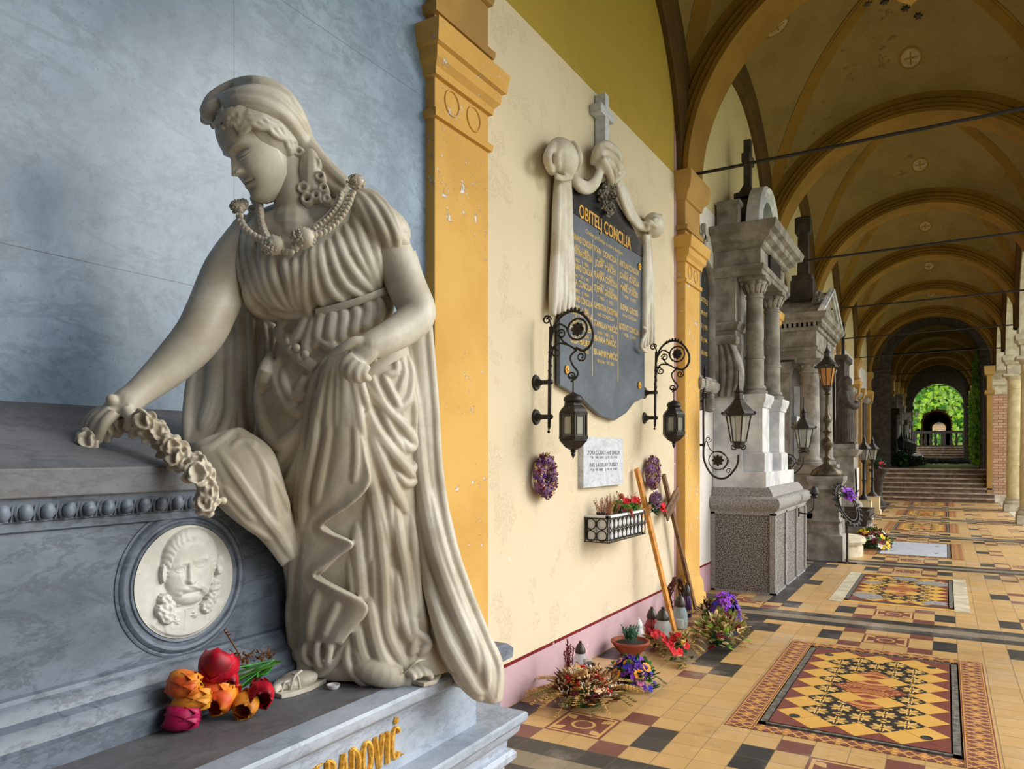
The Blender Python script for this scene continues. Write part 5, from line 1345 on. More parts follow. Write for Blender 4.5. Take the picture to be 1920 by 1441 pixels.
# ---------------- hanging lanterns on scrolled wall brackets
def spiral(c, r, a0, turns, n, ex, ez, shrink=.75):
    return [c + (ex*math.cos(a0 + turns*2*PI*i/n) + ez*math.sin(a0 + turns*2*PI*i/n))*r*(1 - shrink*i/n) for i in range(n + 1)]
def bracket_lantern(label):
    """origin at the lantern rod on the wall, X away from the wall"""
    t = empty('hanging_lantern', (-2.24, 4.16, 0), label, 'lantern', 'black hexagonal lanterns hanging from wall brackets')
    Yc = 4.162; o_ = Vector((-2.24, 4.162, 0))
    q = lambda u, v: BR(u, v, Yc) - o_
    X = Vector((1, 0, 0)); Z = Vector((0, 0, 1))
    mb = MB(); rod_ = [q(1033, 612), q(1032, 650), q(1031, 720), q(1030, 800)]
    mb.tube(rod_, [.011, .011, .012, .011], 8)
    for i in range(26):                                   # twisted length of the rod
        p = rod_[0].lerp(rod_[2], .35 + .6*i/26); a = i*.9; mb.ball(p + Vector((math.cos(a), math.sin(a), 0))*.006, (.009, .009, .010), 6, 5)
    mb.tube([q(1030, 800), q(1029, 806)], [.011, .004], 8); mb.ball(q(1029, 809), .010, 8, 6)
    mb.build('wall_rod', M['iron'], t, smooth=60)
    for v in (716, 781):
        p = q(1031, v); mb = MB(); mb.tube([Vector((0, p.y, p.z)), Vector((.012, p.y, p.z))], [.052, .046], 20); mb.tube([Vector((.01, p.y, p.z)), Vector((.045, p.y, p.z)), Vector((p.x + .012, p.y, p.z))], [.03, .015, .016], 10)
        mb.ball(p, (.024, .022, .018), 10, 7); mb.build('wall_rosette', M['iron'], t, smooth=50)
    mb = MB(); main = bez([q(1033, 640), q(1040, 610), q(1056, 590), q(1078, 583), (q(1100, 596)), q(1112, 622), q(1108, 645), q(1094, 657), q(1080, 652)], 6); mb.tube(main, [.009]*len(main), 7)
    c = q(1083, 617); r = (q(1100, 617) - c).length*1.05
    mb.tube([c + (X*math.cos(a) + Z*math.sin(a))*r for a in np.linspace(0, 2*PI, 32, endpoint=False)], .007, 6, closed=True)
    for (u, v, rr, a0, tn) in ((1026, 600, 9, 0, 1.4), (1053, 626, 9, 3, -1.4), (1044, 661, 10, 1.5, 1.4), (1090, 668, 10, 1.2, -1.4), (1071, 705, 9, 4.7, 1.4)):
        mb.tube(spiral(q(u, v), rr*.0034, a0, tn, 24, X, Z), .0055, 6)
    for pts in ([(1033, 640), (1034, 612), (1026, 592), (1019, 600)], [(1036, 625), (1048, 608), (1062, 614), (1064, 622)], [(1035, 655), (1046, 644), (1064, 646), (1080, 655)], [(1082, 655), (1070, 668), (1074, 684), (1084, 698), (1078, 710), (1066, 706)], [(1045, 628), (1052, 634), (1056, 640), (1064, 645)]):
        p_ = bez([q(*a) for a in pts], 5); mb.tube(p_, [.0065]*len(p_), 6)
    mb.build('scroll_bracket', M['iron'], t, smooth=60)
    mb = MB(); random.seed(3)
    for i in range(8):
        a = 2*PI*i/8; petal(mb, c, X*math.cos(a) + Z*math.sin(a), Vector((0, 1, 0)), .042, .016, .5)
    mb.ball(c, .014, 8, 6)
    for i in range(7):
        p = main[10 + i*2]; petal(mb, p, Z*.6 + X*(.5 - .1*i), Vector((0, 1, 0)), .024, .010, .5)
    mb.build('iron_blossom', M['iron'], t, smooth=60)
    L = q(1075, 713); x, y = L.x, L.y; k = 3.28e-3
    mb = MB(); mb.tube([q(1075, 704), Vector((x, y, q(1075, 738).z))], .005, 6); mb.build('hook_rod', M['iron'], t)
    z = lambda v: q(1075, v).z
    mb = MB(); mb.lathe([(z(735), .008), (z(738), .022), (z(741), .045), (z(745), .057), (z(750), .061), (z(754), .050), (z(756), .058)], (x, y, 0), 20)
    mb.lathe([(z(756), .060), (z(760), .062), (z(765), .080), (z(771), .094), (z(773), .094)], (x, y, 0), 6); mb.build('lantern_roof', M['iron'], t, smooth=35)
    zt, zb_ = z(773), z(822); R_ = .088
    mb = MB()
    for i in range(6):
        a = 2*PI*i/6; b = 2*PI*(i+1)/6; pa = Vector((x + R_*math.cos(a), y + R_*math.sin(a), 0)); pb = Vector((x + R_*math.cos(b), y + R_*math.sin(b), 0))
        mb.tube([pa + Z*zt, pa + Z*zb_], .008, 4)
        for zz, w in ((zt - .008, .012), (zb_ + .008, .014)): mb.tube([pa + Z*zz, pb + Z*zz], w, 4)
        m_ = (pa + pb)/2; e = (pb - pa)*.30
        for s in (-1, 1): mb.tube([m_ + e*s + Z*(zt - .02), m_ + e*s + Z*(zb_ + .02)], .0035, 4)
        mb.tube([m_ - e + Z*(zt - .024), m_ + e + Z*(zt - .024)], .0035, 4); mb.tube([m_ - e + Z*(zb_ + .026), m_ + e + Z*(zb_ + .026)], .0035, 4)
    mb.build('lantern_frame', M['iron'], t)
    for i in range(6):
        a = 2*PI*i/6; b = 2*PI*(i+1)/6; mb = MB(); pa = Vector((x + .083*math.cos(a), y + .083*math.sin(a), 0)); pb = Vector((x + .083*math.cos(b), y + .083*math.sin(b), 0)); n_ = ((pa + pb)/2 - Vector((x, y, 0))).normalized()*.002
        mb.prism([pa + Z*zb_, pb + Z*zb_, pb + Z*zt, pa + Z*zt], n_); mb.build('glass_pane', M['lamp_glass'], t)
    mb = MB(); mb.lathe([(z(822), .094), (z(826), .094), (z(830), .080), (z(838), .055), (z(842), .030)], (x, y, 0), 6); mb.lathe([(z(842), .026), (z(844), .014), (z(846), .020), (z(848), .012), (z(852), .014), (z(856), .006), (z(859), .002)], (x, y, 0), 12); mb.build('lantern_base', M['iron'], t, smooth=35); sub('lantern_frame', 'glass_pane', root=t); sub('scroll_bracket', 'iron_blossom', root=t)
    return t
l1 = bracket_lantern('black hexagonal lantern hanging in front of the lower left of the black name plaque')
l2 = copy_tree(l1); l2.location = (-2.24, 6.13, .075); l2['label'] = 'black hexagonal lantern hanging right of the black name plaque, beside the ochre pilaster'

# ---------------- dried flower wreaths on the wall
def wreath(u, v, label, seed, R=.088, r=.045):
    random.seed(seed); c = WP(u, v, -2.185); t = empty('dried_flower_wreath', c, label, 'wreath', 'dried flower wreaths hanging on the wall')
    mb = MB(); mb.tube([Vector((0, R*.98*math.cos(a), R*1.15*math.sin(a))) for a in np.linspace(0, 2*PI, 40, endpoint=False)], r*.8, 12, closed=True); mb.build('straw_ring', M['dusk'], t, smooth=60)
    for nm, mt, n_ in (('purple_blossoms', 'dusk', 110), ('wine_blossoms', 'wine', 70), ('straw_blossoms', 'ltan', 60), ('ochre_blossoms', 'straw', 40), ('violet_blossoms', 'purple', 40)):
        mb = MB()
        for i in range(n_):
            a, b = rnd(0, 2*PI), rnd(-.6, PI + .6); rr = R + r*.85*math.cos(b); p = Vector((r*.85*math.sin(b)*.9, rr*math.cos(a), rr*1.15*math.sin(a)))
            for q in range(3): petal(mb, p, Vector((rnd(.1, 1), rnd(-1, 1), rnd(-1, 1))), Vector((0, 0, 1)), rnd(.010, .018), rnd(.004, .007), .5)
        mb.build(nm, M[mt], t)
    return t
wreath(1022, 892, 'larger purple dried flower wreath on the cream wall, below the first hanging lantern', 21)
wreath(1224, 886, 'smaller purple dried flower wreath on the cream wall, above the leaning wooden crosses', 22)

# ---------------- wall planter with wrought ring lattice
t = empty('wall_planter', (-2.24, 5.26, .87), 'white wall planter box behind black iron ring lattice with mixed flowers', 'planter')
hw = .36; dp = .19; hgt = .185
mb = MB()
for a, b in (((.012, -hw + .012, .008), (dp - .012, hw - .012, .02)), ((.012, -hw + .012, .008), (dp - .012, -hw + .024, hgt)), ((.012, hw - .024, .008), (dp - .012, hw - .012, hgt)), ((.012, -hw + .012, .008), (.024, hw - .012, hgt)), ((dp - .024, -hw + .012, .008), (dp - .012, hw - .012, hgt))): mb.box(a, b)
for a, b in (((0, -hw, hgt - .02), (dp, -hw + .03, hgt + .004)), ((0, hw - .03, hgt - .02), (dp, hw, hgt + .004)), ((dp - .03, -hw, hgt - .02), (dp, hw, hgt + .004))): mb.box(a, b)
mb.build('planter_box', M['white_plastic'], t, bevel=.002)
mb = MB(); mb.box((.02, -hw + .02, .10), (dp - .02, hw - .02, hgt - .02)); mb.build('soil', M['soil'], t)
mb = MB(); r = .038
for j in range(2):
    for i in range(9):
        c = Vector((dp + .004, -hw + .04 + i*.08, .045 + j*.083)); mb.tube([c + Vector((0, r*math.cos(a), r*math.sin(a))) for a in np.linspace(0, 2*PI, 18, endpoint=False)], .0042, 5, closed=True)
        if j == 0: mb.ball(c + Vector((0, .04, .0415)), .008, 6, 5)
    for i in range(2):
        c = Vector((.05 + i*.085, -hw - .004, .045 + j*.083)); mb.tube([c + Vector((r*math.cos(a), 0, r*math.sin(a))) for a in np.linspace(0, 2*PI, 18, endpoint=False)], .0042, 5, closed=True)
for z in (.0, .17):
    mb.tube([Vector((0, -hw - .004, z)), Vector((dp + .004, -hw - .004, z)), Vector((dp + .004, hw + .004, z)), Vector((0, hw + .004, z))], .004, 5)
for i in range(10): mb.tube([Vector((dp + .004, -hw + i*.08, 0)), Vector((dp + .004, -hw + i*.08, .17))], .003, 5)
for i in range(3): mb.tube([Vector((.008 + i*.085, -hw - .004, 0)), Vector((.008 + i*.085, -hw - .004, .17))], .003, 5)
mb.build('ring_lattice', M['iron'], t, smooth=60)
random.seed(9)
def sprigs(mb, c, n, l, spread, leafl, leafw, per=9, up=1.0, th=.4):
    for i in range(n):
        d = Vector((rnd(-spread, spread), rnd(-spread, spread), up)).normalized(); L_ = l*rnd(.6, 1.1)
        b = c + Vector((rnd(-.5, .5), rnd(-.5, .5), 0))*spread*l*.5
        mb.tube([b, b + d*L_*.5 + Vector((rnd(-.01, .01), 0, 0)), b + d*L_], .0012, 4)
        for q in range(per):
            p = b + d*L_*(.25 + .75*q/per); petal(mb, p, d*.5 + Vector((rnd(-1, 1), rnd(-1, 1), rnd(-.2, .8))), Vector((0, 0, 1)), leafl*rnd(.7, 1.2), leafw, th)
def flower(mb, c, r, n=6, ax=None, th=.25, open_=.7):
    ax = (ax or Vector((rnd(.2, 1), rnd(-.6, .2), rnd(.3, 1)))).normalized(); o1 = ax.orthogonal().normalized(); o2 = ax.cross(o1)
    for i in range(n):
        a = 2*PI*i/n + rnd(-.2, .2); d = o1*math.cos(a) + o2*math.sin(a); petal(mb, c, d*open_ + ax*(1-open_), ax, r, r*.42, th)
for nm, mt, y0, y1, n, l, lf, lw in (('heather', 'heather', -.34, -.10, 26, .17, .014, .0025), ('fresh_leaves', 'green', -.05, .34, 34, .10, .030, .009), ('pale_leaves', 'lgreen', -.02, .30, 16, .10, .022, .007), ('dry_stems', 'tan', -.30, .30, 12, .17, .02, .004)):
    mb = MB()
    for i in range(n): sprigs(mb, Vector((rnd(.04, dp - .03), rnd(y0, y1), hgt - .02)), 1, l, .45, lf, lw, 12)
    mb.build(nm, M[mt], t)
mb = MB()
for i in range(14): flower(mb, Vector((rnd(.06, dp + .02), rnd(.0, .3), hgt + rnd(.03, .10))), .026, 6)
mb.build('red_flowers', M['red'], t)
mb = MB()
for i in range(6): flower(mb, Vector((rnd(.08, dp + .03), rnd(-.1, .1), hgt + rnd(-.01, .04))), .022, 6)
mb.build('pink_flowers', M['wine'], t)
mb = MB(); mb.tube([Vector((dp + .01, .02, hgt + .03)), Vector((dp + .03, .04, hgt - .04))], [.018, .003], 8); mb.build('clay_cone', M['terracotta'], t)
for c_ in ((.1, .1, hgt + .12), (.12, -.02, hgt + .05)): mb = MB(); mb.ball(Vector(c_), .022, 9, 7); mb.build('clay_ball', M['terracotta'], t)
mb = MB(); mb.lathe([(hgt - .03, .035), (hgt + .02, .045)], (.09, -.25, 0), 14); mb.build('dark_pot', M['brown_cap'], t)

# ---------------- two leaning wooden crosses
def wcross(a, b, frac, arm, w, mat, label, plate=False):
    a, b = Vector(a), Vector(b); d = (b - a).normalized(); L = (b - a).length
    side = Vector((0, 1, 0)); side = (side - d*side.dot(d)).normalized(); n = side.cross(d)
    if n.x < 0: n = -n
    t = empty('wooden_cross', a, label, 'cross', 'wooden grave crosses leaning on the wall')
    Mx = Matrix((side, d, n)).transposed()
    mb = MB(); mb.box((-w/2, 0, -.015), (w/2, L, .015)); mb.xf(Mx.to_4x4()); mb.build('upright', M[mat], t, bevel=.002)
    mb = MB(); mb.box((-arm, L*frac - w*.5, -.012), (arm, L*frac + w*.5, .018)); mb.xf(Mx.to_4x4()); mb.build('crossbar', M[mat], t, bevel=.002)
    return t, Mx, L, a
ta, Mx, L_, A_0 = wcross(PZ(1264, 1182, 0), WP(1194, 878, -2.195), .755, .22, .062, 'wood', 'honey-coloured wooden cross with flowers tied on, leaning on the cream wall')
tb_, Mx2, L2, A2 = wcross(PZ(1303, 1140, 0), WP(1244, 890, -2.195), .80, .20, .052, 'wood_dark', 'darker brown wooden cross with a name board, leaning nearest the second pilaster')
mb = MB(); mb.box((-.23, L2*.80 - .055, .018), (.23, L2*.80 + .055, .03)); mb.xf(Mx2.to_4x4()); mb.build('name_board', M['wood_dark'], tb_)
mb = MB(); put_text(mb, 'RUŽA ŽAGAR', 0, 0, .36, .035, 0, .001, 0, Mx2, Mx2 @ Vector((0, L2*.80 - .012, .0302))); mb.build('engraved_name', M['mon_dark'], tb_)
# bouquet tied to the first cross
c = A_0 + Mx @ Vector((0, L_*.76, .04))
t = empty('tied_bouquet', c, 'small bouquet of dried lilac and dark leaves tied to the honey-coloured cross', 'bouquet'); random.seed(14)
mb = MB()
for i in range(130):
    d = Vector((rnd(0, 1), rnd(-1, 1), rnd(-1, 1))).normalized(); petal(mb, Vector((.03, .02, .07)) + Vector((d.x*.045, d.y*.05, d.z*.06)), d, Vector((0, 0, 1)), .018, .006, .5)
mb.ball((.02, .02, .07), (.04, .045, .055), 10, 8); mb.build('lilac_head', M['dusk'], t)
mb = MB()
for i in range(40): petal(mb, Vector((.02, rnd(-.06, .12), rnd(-.04, .02))), Vector((rnd(.2, 1), rnd(-1, 1), rnd(-.6, .4))), Vector((0, 0, 1)), rnd(.03, .055), .012, .2)
for i in range(5): petal(mb, Vector((.02, -.06, .05)), Vector((.3, -1, rnd(-.3, .5))), Vector((0, 0, 1)), .06, .016, .2)
mb.build('dark_leaves', M['dgreen'], t)
mb = MB()
for i in range(5): flower(mb, Vector((.05, .15 + rnd(-.03, .05), -.01 + rnd(-.03, .03))), .03, 5)
mb.build('red_bows', M['red'], t)
# ================================================================ FLOWERS AND CANDLES ON THE FLOOR
def dome_pts(n, rx, ry, h, seed):
    random.seed(seed); out = []
    for i in range(n):
        a = rnd(0, 2*PI); q = math.sqrt(random.random()); z = h*(1 - q**2)**.5*rnd(.75, 1.05)
        d = Vector((math.cos(a)*q, math.sin(a)*q, .25 + (1-q))).normalized()
        out.append((Vector((rx*q*math.cos(a), ry*q*math.sin(a), z + .01)), d))
    return out
def arrangement(loc, rx, ry, h, label, seed, leaves, blooms, sprays=(), rim=30, cat='flower arrangement', name='dried_flower_arrangement', group='flower arrangements on the floor by the wall'):
    t = empty(name, loc, label, cat, group)
    mb = MB(); mb.lathe([(0, rx*.5), (h*.3, rx*.55), (h*.55, rx*.3)], (0, 0, 0), 14); mb.build('moss_base', M['dgreen'], t, smooth=60)
    for k_, (nm, mt, n, l, w) in enumerate(leaves):
        mb = MB()
        for p, d in dome_pts(n, rx, ry, h, seed + k_):
            dd = (d + Vector((rnd(-.5, .5), rnd(-.5, .5), rnd(-.5, .4)))).normalized(); petal(mb, p*rnd(.8, 1), dd, Vector((rnd(-.3, .3), 0, 1)), l*rnd(.7, 1.2), w*rnd(.7, 1.2), .16)
        mb.build(nm, M[mt], t, smooth=80)
    for k_, (nm, mt, n, r, pet) in enumerate(blooms):
        mb = MB(); D_ = dome_pts(n, rx*.9, ry*.9, h*1.12, seed + 50 + k_)
        for p, d in D_:
            if pet: flower(mb, p, r, pet, d + Vector((.15, -.2, .2)), .3, .75); mb.ball(p + d*r*.15, r*.2, 6, 4)
            else:
                for q in range(7): mb.ball(p + Vector((rnd(-1, 1), rnd(-1, 1), rnd(-.2, 1)))*r, r*.28, 5, 4)
        mb.build(nm, M[mt], t, smooth=80)
    for k_, (nm, mt, n, L_) in enumerate(sprays):
        mb = MB(); random.seed(seed + 90 + k_)
        for i in range(n):
            a = rnd(0, 2*PI); d = Vector((math.cos(a), math.sin(a), rnd(-.05, .35))).normalized(); b = Vector((rx*.5*math.cos(a), ry*.5*math.sin(a), h*.35))
            e = b + Vector((d.x*L_, d.y*L_, 0)); e.z = max(.012, b.z + d.z*L_ - .05); mid = (b + e)/2 + Vector((0, 0, .03)); pts = bez([b, mid, e], 6); mb.tube(pts, [.002]*len(pts), 4)
            for q in range(3, len(pts)):
                for s in (-1, 1, 0): petal(mb, pts[q], (e - b).normalized()*.8 + Vector((-d.y*s, d.x*s, .3)), Vector((0, 0, 1)), .022, .0028, .6)
        mb.build(nm, M[mt], t)
    for q in t.children:
        if q.name.split('.')[0] != 'moss_base': q['kind'] = 'stuff'
    return t
def G0(u, v): return PZ(u, v, 0)
def glass_candle(loc, label, body, cap, r=.045, h=.13, capk='dome', s=1.0, tilt=0):
    t = empty('grave_candle', loc, label, 'grave candle', 'grave candles on the floor by the wall')
    mb = MB(); mb.lathe([(0, r*.78), (.006, r*.85), (h*.2, r), (h*.55, r*.92), (h*.72, r*.62), (h*.76, r*.60)], n=20, flute=.03, fl=10); mb.build('glass_jar', M[body], t, smooth=60)
    mb = MB(); mb.lathe([(.008, r*.55), (h*.3, r*.55)], n=12); mb.build('wax', M['white_plastic'], t)
    mb = MB()
    if capk == 'dome': mb.lathe([(h*.74, r*.70), (h*.78, r*.74), (h*.86, r*.70), (h*1.0, r*.52), (h*1.08, r*.30), (h*1.10, r*.16), (h*1.12, r*.2), (h*1.16, r*.2), (h*1.17, r*.1)], n=20)
    else: mb.lathe([(h*.74, r*.72), (h*.75, r*.76), (h*.86, r*.76), (h*.87, r*.70), (h*.88, r*.4)], n=20)
    mb.build('cap', M[cap], t, smooth=40)
    return t
# front group
arrangement(G0(1096, 1316), .21, .22, .17, 'largest dried arrangement of tan leaves and fir sprays beside the tomb corner', 100,
    [('tan_leaves', 'tan', 60, .075, .021), ('brown_leaves', 'brown', 60, .07, .018), ('dark_leaves', 'dbrown', 34, .08, .020), ('pale_leaves', 'ltan', 16, .08, .022)],
    [('cream_blossoms', 'ltan', 60, .024, 0), ('white_blossoms', 'white', 34, .018, 0), ('red_blossoms', 'red', 18, .026, 0), ('wine_blossoms', 'wine', 9, .034, 7), ('straw_blossoms', 'straw', 34, .020, 0)], [('fir_sprays', 'straw', 26, .24), ('green_sprays', 'olive', 16, .20)])
arrangement(G0(1186, 1288), .155, .15, .16, 'round purple flower arrangement with yellow blossoms beside the terracotta bowl', 200,
    [('green_leaves', 'green', 60, .055, .018), ('dark_leaves', 'dgreen', 50, .06, .018), ('pale_leaves', 'lgreen', 5, .05, .025)],
    [('purple_flowers', 'purple', 60, .026, 6), ('blue_flowers', 'blue', 34, .024, 6), ('violet_flowers', 'violet', 18, .022, 6), ('yellow_flowers', 'orange', 11, .036, 9), ('pink_flowers', 'pink', 9, .032, 8), ('white_flowers', 'white', 26, .011, 0)], [('green_sprays', 'olive', 5, .14)], name='purple_flower_arrangement')
# red heather sprig standing in the large arrangement
t = empty('heather_sprig', G0(1068, 1300), 'upright red heather sprig behind the largest dried arrangement', 'sprig'); mb = MB(); random.seed(3)
for i in range(7):
    d = Vector((rnd(-.12, .12), rnd(-.2, .1), 1)).normalized(); L_ = rnd(.26, .34); mb.tube([Vector((0, 0, .0)), d*L_], .002, 4)
    for q in range(26): petal(mb, d*L_*(.45 + .55*q/26), Vector((rnd(-1, 1), rnd(-1, 1), .6)), Vector((0, 0, 1)), .014, .004, .5)
mb.build('red_heads', M['wine'], t)
glass_candle(G0(1088, 1262), 'grave candle with black dome cap, rearmost of the three behind the dried arrangement', 'clear_glass', 'brown_cap', .05, .19)
glass_candle(G0(1103, 1272), 'purple glass candle with silver cap behind the dried arrangement', 'purple_glass', 'silver_cap', .045, .145, 'flat')
glass_candle(G0(1086, 1277), 'low glass candle with silver cap behind the dried arrangement', 'clear_glass', 'silver_cap', .045, .12, 'flat')
# terracotta bowl
t = empty('terracotta_bowl', G0(1182, 1226), 'terracotta bowl with a small bluish green plant against the pink skirting', 'planted bowl')
mb = MB(); mb.lathe([(0, .07), (.01, .075), (.05, .115), (.085, .138), (.092, .146), (.105, .146), (.105, .135), (.09, .128), (.08, .12)], n=30); mb.build('bowl', M['terracotta'], t, smooth=40)
mb = MB(); mb.lathe([(.08, .122), (.092, .10), (.096, .03)], n=20); mb.build('soil', M['soil'], t)
mb = MB(); random.seed(8)
for i in range(22): sprigs(mb, Vector((rnd(-.03, .03), rnd(-.03, .03), .09)), 1, .13, .45, .024, .0045, 16)
mb.build('bluish_plant', M['teal'], t)
# red spray lying by the bowl, and the far group
def garland_spray(a, b, label, seed):
    random.seed(seed); a, b = Vector(a), Vector(b); t = empty('dried_spray', a, label, 'spray'); d = b - a; s = Vector((-d.y, d.x, 0)).normalized()
    for nm, mt, n, l, w in (('straw_leaves', 'straw', 70, .06, .010), ('olive_leaves', 'olive', 60, .06, .010), ('green_leaves', 'dgreen', 24, .05, .012)):
        mb = MB()
        for i in range(n):
            q = random.random(); petal(mb, d*q + s*rnd(-.07, .07) + Vector((0, 0, rnd(.01, .07))), d.normalized()*.6 + s*rnd(-1, 1) + Vector((0, 0, rnd(-.3, .5))), Vector((0, 0, 1)), l*rnd(.6, 1.2), w, .2)
        mb.build(nm, M[mt], t)
    mb = MB()
    for i in range(16): flower(mb, d*(i/16)*.95 + s*rnd(-.03, .03) + Vector((0, 0, rnd(.07, .10))), .036, 6)
    mb.build('red_blossoms', M['red'], t)
garland_spray(G0(1214, 1195), G0(1280, 1252), 'long straw spray topped with red blossoms lying between the bowl and the candles', 31)
arrangement(G0(1275, 1222), .10, .12, .13, 'small dried arrangement with a dark red rose head at the foot of the honey-coloured cross', 300,
    [('olive_leaves', 'olive', 40, .05, .010), ('tan_leaves', 'tan', 40, .05, .014)], [('red_flowers', 'red', 8, .03, 8), ('yellow_flowers', 'yellow', 4, .022, 8), ('cream_blossoms', 'ltan', 12, .014, 0)], [('straw_sprays', 'straw', 8, .12)])
arrangement(G0(1352, 1205), .20, .26, .20, 'broad arrangement of olive and cream leaves nearest the black and yellow tiles', 400,
    [('olive_leaves', 'olive', 80, .085, .022), ('cream_leaves', 'ltan', 44, .08, .020), ('green_leaves', 'lgreen', 26, .08, .024), ('wine_leaves', 'wine', 10, .08, .02)],
    [('cream_blossoms', 'ltan', 34, .018, 0), ('wine_flowers', 'wine', 9, .034, 7), ('straw_flowers', 'straw', 16, .024, 8)], [('straw_sprays', 'straw', 10, .16)])
arrangement(G0(1356, 1180) + Vector((-.03, .18, 0)), .14, .16, .24, 'bunch of violet and blue flowers behind the broad olive arrangement', 500,
    [('olive_leaves', 'olive', 30, .06, .014)], [('violet_flowers', 'violet', 34, .032, 6), ('purple_flowers', 'purple', 36, .03, 6), ('blue_flowers', 'blue', 26, .028, 6)], (), name='violet_flower_bunch')
arrangement(G0(1330, 1160) + Vector((0, 0, 0)), .13, .12, .16, 'grey branches and dried leaves in front of the second pilaster', 600, [('olive_leaves', 'olive', 30, .06, .012), ('dark_leaves', 'dbrown', 20, .06, .012)], [], [('bare_twigs', 'straw', 14, .26)])
for a in ((1198, 1205, 'white candle jar with white screw cap behind the terracotta bowl', 'white_plastic', 'white_plastic', .042, .17, 'dome'),
          (1222, 1196, 'red glass grave candle with bronze-brown dome cap', 'red_glass', 'brown_cap', .058, .22, 'dome'),
          (1243, 1203, 'clear ribbed grave candle with dark dome cap, left of the honey-coloured cross foot', 'clear_glass', 'brown_cap', .072, .24, 'dome'),
          (1275, 1178, 'clear ribbed grave candle with dark dome cap, right of the honey-coloured cross foot', 'clear_glass', 'brown_cap', .068, .26, 'dome'),
          (1288, 1156, 'black and dark glass candle jar at the foot of the second pilaster', 'purple_glass', 'brown_cap', .048, .27, 'dome'),
          (1370, 1168, 'tall purple glass candle with copper cap behind the violet flowers', 'purple_glass', 'gold_cap', .048, .24, 'flat')): glass_candle(G0(a[0], a[1]), *a[2:])
# wicker wreath standing behind the candles
t = empty('wicker_wreath', (-2.12, 6.62, .20), 'brown wicker wreath propped against the wall behind the glass candles', 'wreath'); random.seed(2)
mb = MB()
for k_ in range(5): mb.tube([Vector((rnd(-.01, .01) + .02*math.sin(a*3 + k_), .17*math.cos(a) + rnd(-.006, .006), .17*math.sin(a) + rnd(-.006, .006))) for a in np.linspace(0, 2*PI, 40, endpoint=False)], .008, 5, closed=True)
for i in range(70):
    a = rnd(0, 2*PI); p = Vector((0, .17*math.cos(a), .17*math.sin(a))); mb.tube([p, p + Vector((rnd(0, .06), rnd(-.03, .03), rnd(-.05, .05)))], .0016, 4)
mb.build('wicker_ring', M['dbrown'], t)

# ================================================================ TULIPS ON THE TOMB STEP
def blend_mat(name, c1, c2):
    m = Mat(name, rgb(*c1), .45, spec=.35); n = m.noise(m.xyz(), 16, 3); m.color(m.mix(n.sm(.38, .62), rgb(*c1), rgb(*c2))); return m.m
M['tu_or'] = blend_mat('orange_tulip_cloth', (236, 150, 40), (214, 84, 44)); M['tu_or2'] = blend_mat('amber_tulip_cloth', (222, 150, 44), (196, 116, 34))
M['tu_red'] = blend_mat('crimson_tulip_cloth', (196, 16, 44), (120, 6, 24)); M['tu_pk'] = blend_mat('magenta_tulip_cloth', (176, 24, 84), (140, 12, 60)); M['stem'] = blend_mat('bright_stem', (58, 150, 50), (30, 100, 40))
def cup_petal(mb, c, ax, side, l, w, tip=.25, th=.0012, curve=.35, n=10, m=8):
    """curved tulip petal: base at c, runs along ax, bulging towards side"""
    ax = ax.normalized(); side = (side - ax*side.dot(ax)).normalized(); cr = ax.cross(side); A = []; B_ = []
    for i in range(n + 1):
        s = i/n; ww = w*math.sin(PI*(.14 + .70*s))**.6*(1 if s < .8 else math.sqrt(max(.02, 1 - ((s-.8)/.2)**2))); out = math.sin(PI*(s*.78 + .04))*curve*l
        ra = []; rb = []
        for j in range(m + 1):
            t_ = (j/m*2 - 1); off = side*(out - (t_*t_)*ww*.75) + cr*(t_*ww) + ax*(s*l - .06*l*t_*t_*s)
            ra.append(c + off); rb.append(c + off - side*th)
        A.append(ra + rb[::-1])
    mb.loft(A)
def tulip(head, base, ax, l, r, mat, label, stem_end=None, openf=0):
    t = empty('tulip', head, label, 'tulip', 'cloth tulips lying on the tomb step')
    ax = Vector(ax).normalized(); o1 = ax.orthogonal().normalized(); o2 = ax.cross(o1)
    for ring_ in (0, 1):
        for i in range(3):
            a = 2*PI*i/3 + ring_*PI/3 + .3; d = o1*math.cos(a) + o2*math.sin(a); mb = MB()
            cup_petal(mb, -ax*l*.5, ax + d*(.10 + openf*.4), d, l*(1.0 - .06*ring_), r*.95, curve=(.44 - .06*ring_)*(r/l*1.9)); mb.build('petal', M[mat], t, smooth=80)
    if stem_end is not None:
        e = Vector(stem_end) - Vector(head); mb = MB(); b_ = -ax*l*.48; pts = bez([b_, b_ - ax*l*.5 + Vector((0, 0, -.004)), (b_ + e)/2 + Vector((0, 0, -.004)), e], 6); mb.tube(pts, [.0028]*len(pts), 6); mb.build('stem', M['stem'], t, smooth=60)
    return t
ZS_ = .822
def TZ(u, v, h): return PZ(u, v, ZS_ + h)
SE = PX(514, 1240, -1.60)
def TZc(u, v, h):
    p = TZ(u, v, h); return p if p.x > -1.615 else PX(u, v, -1.615)
right = RX; 
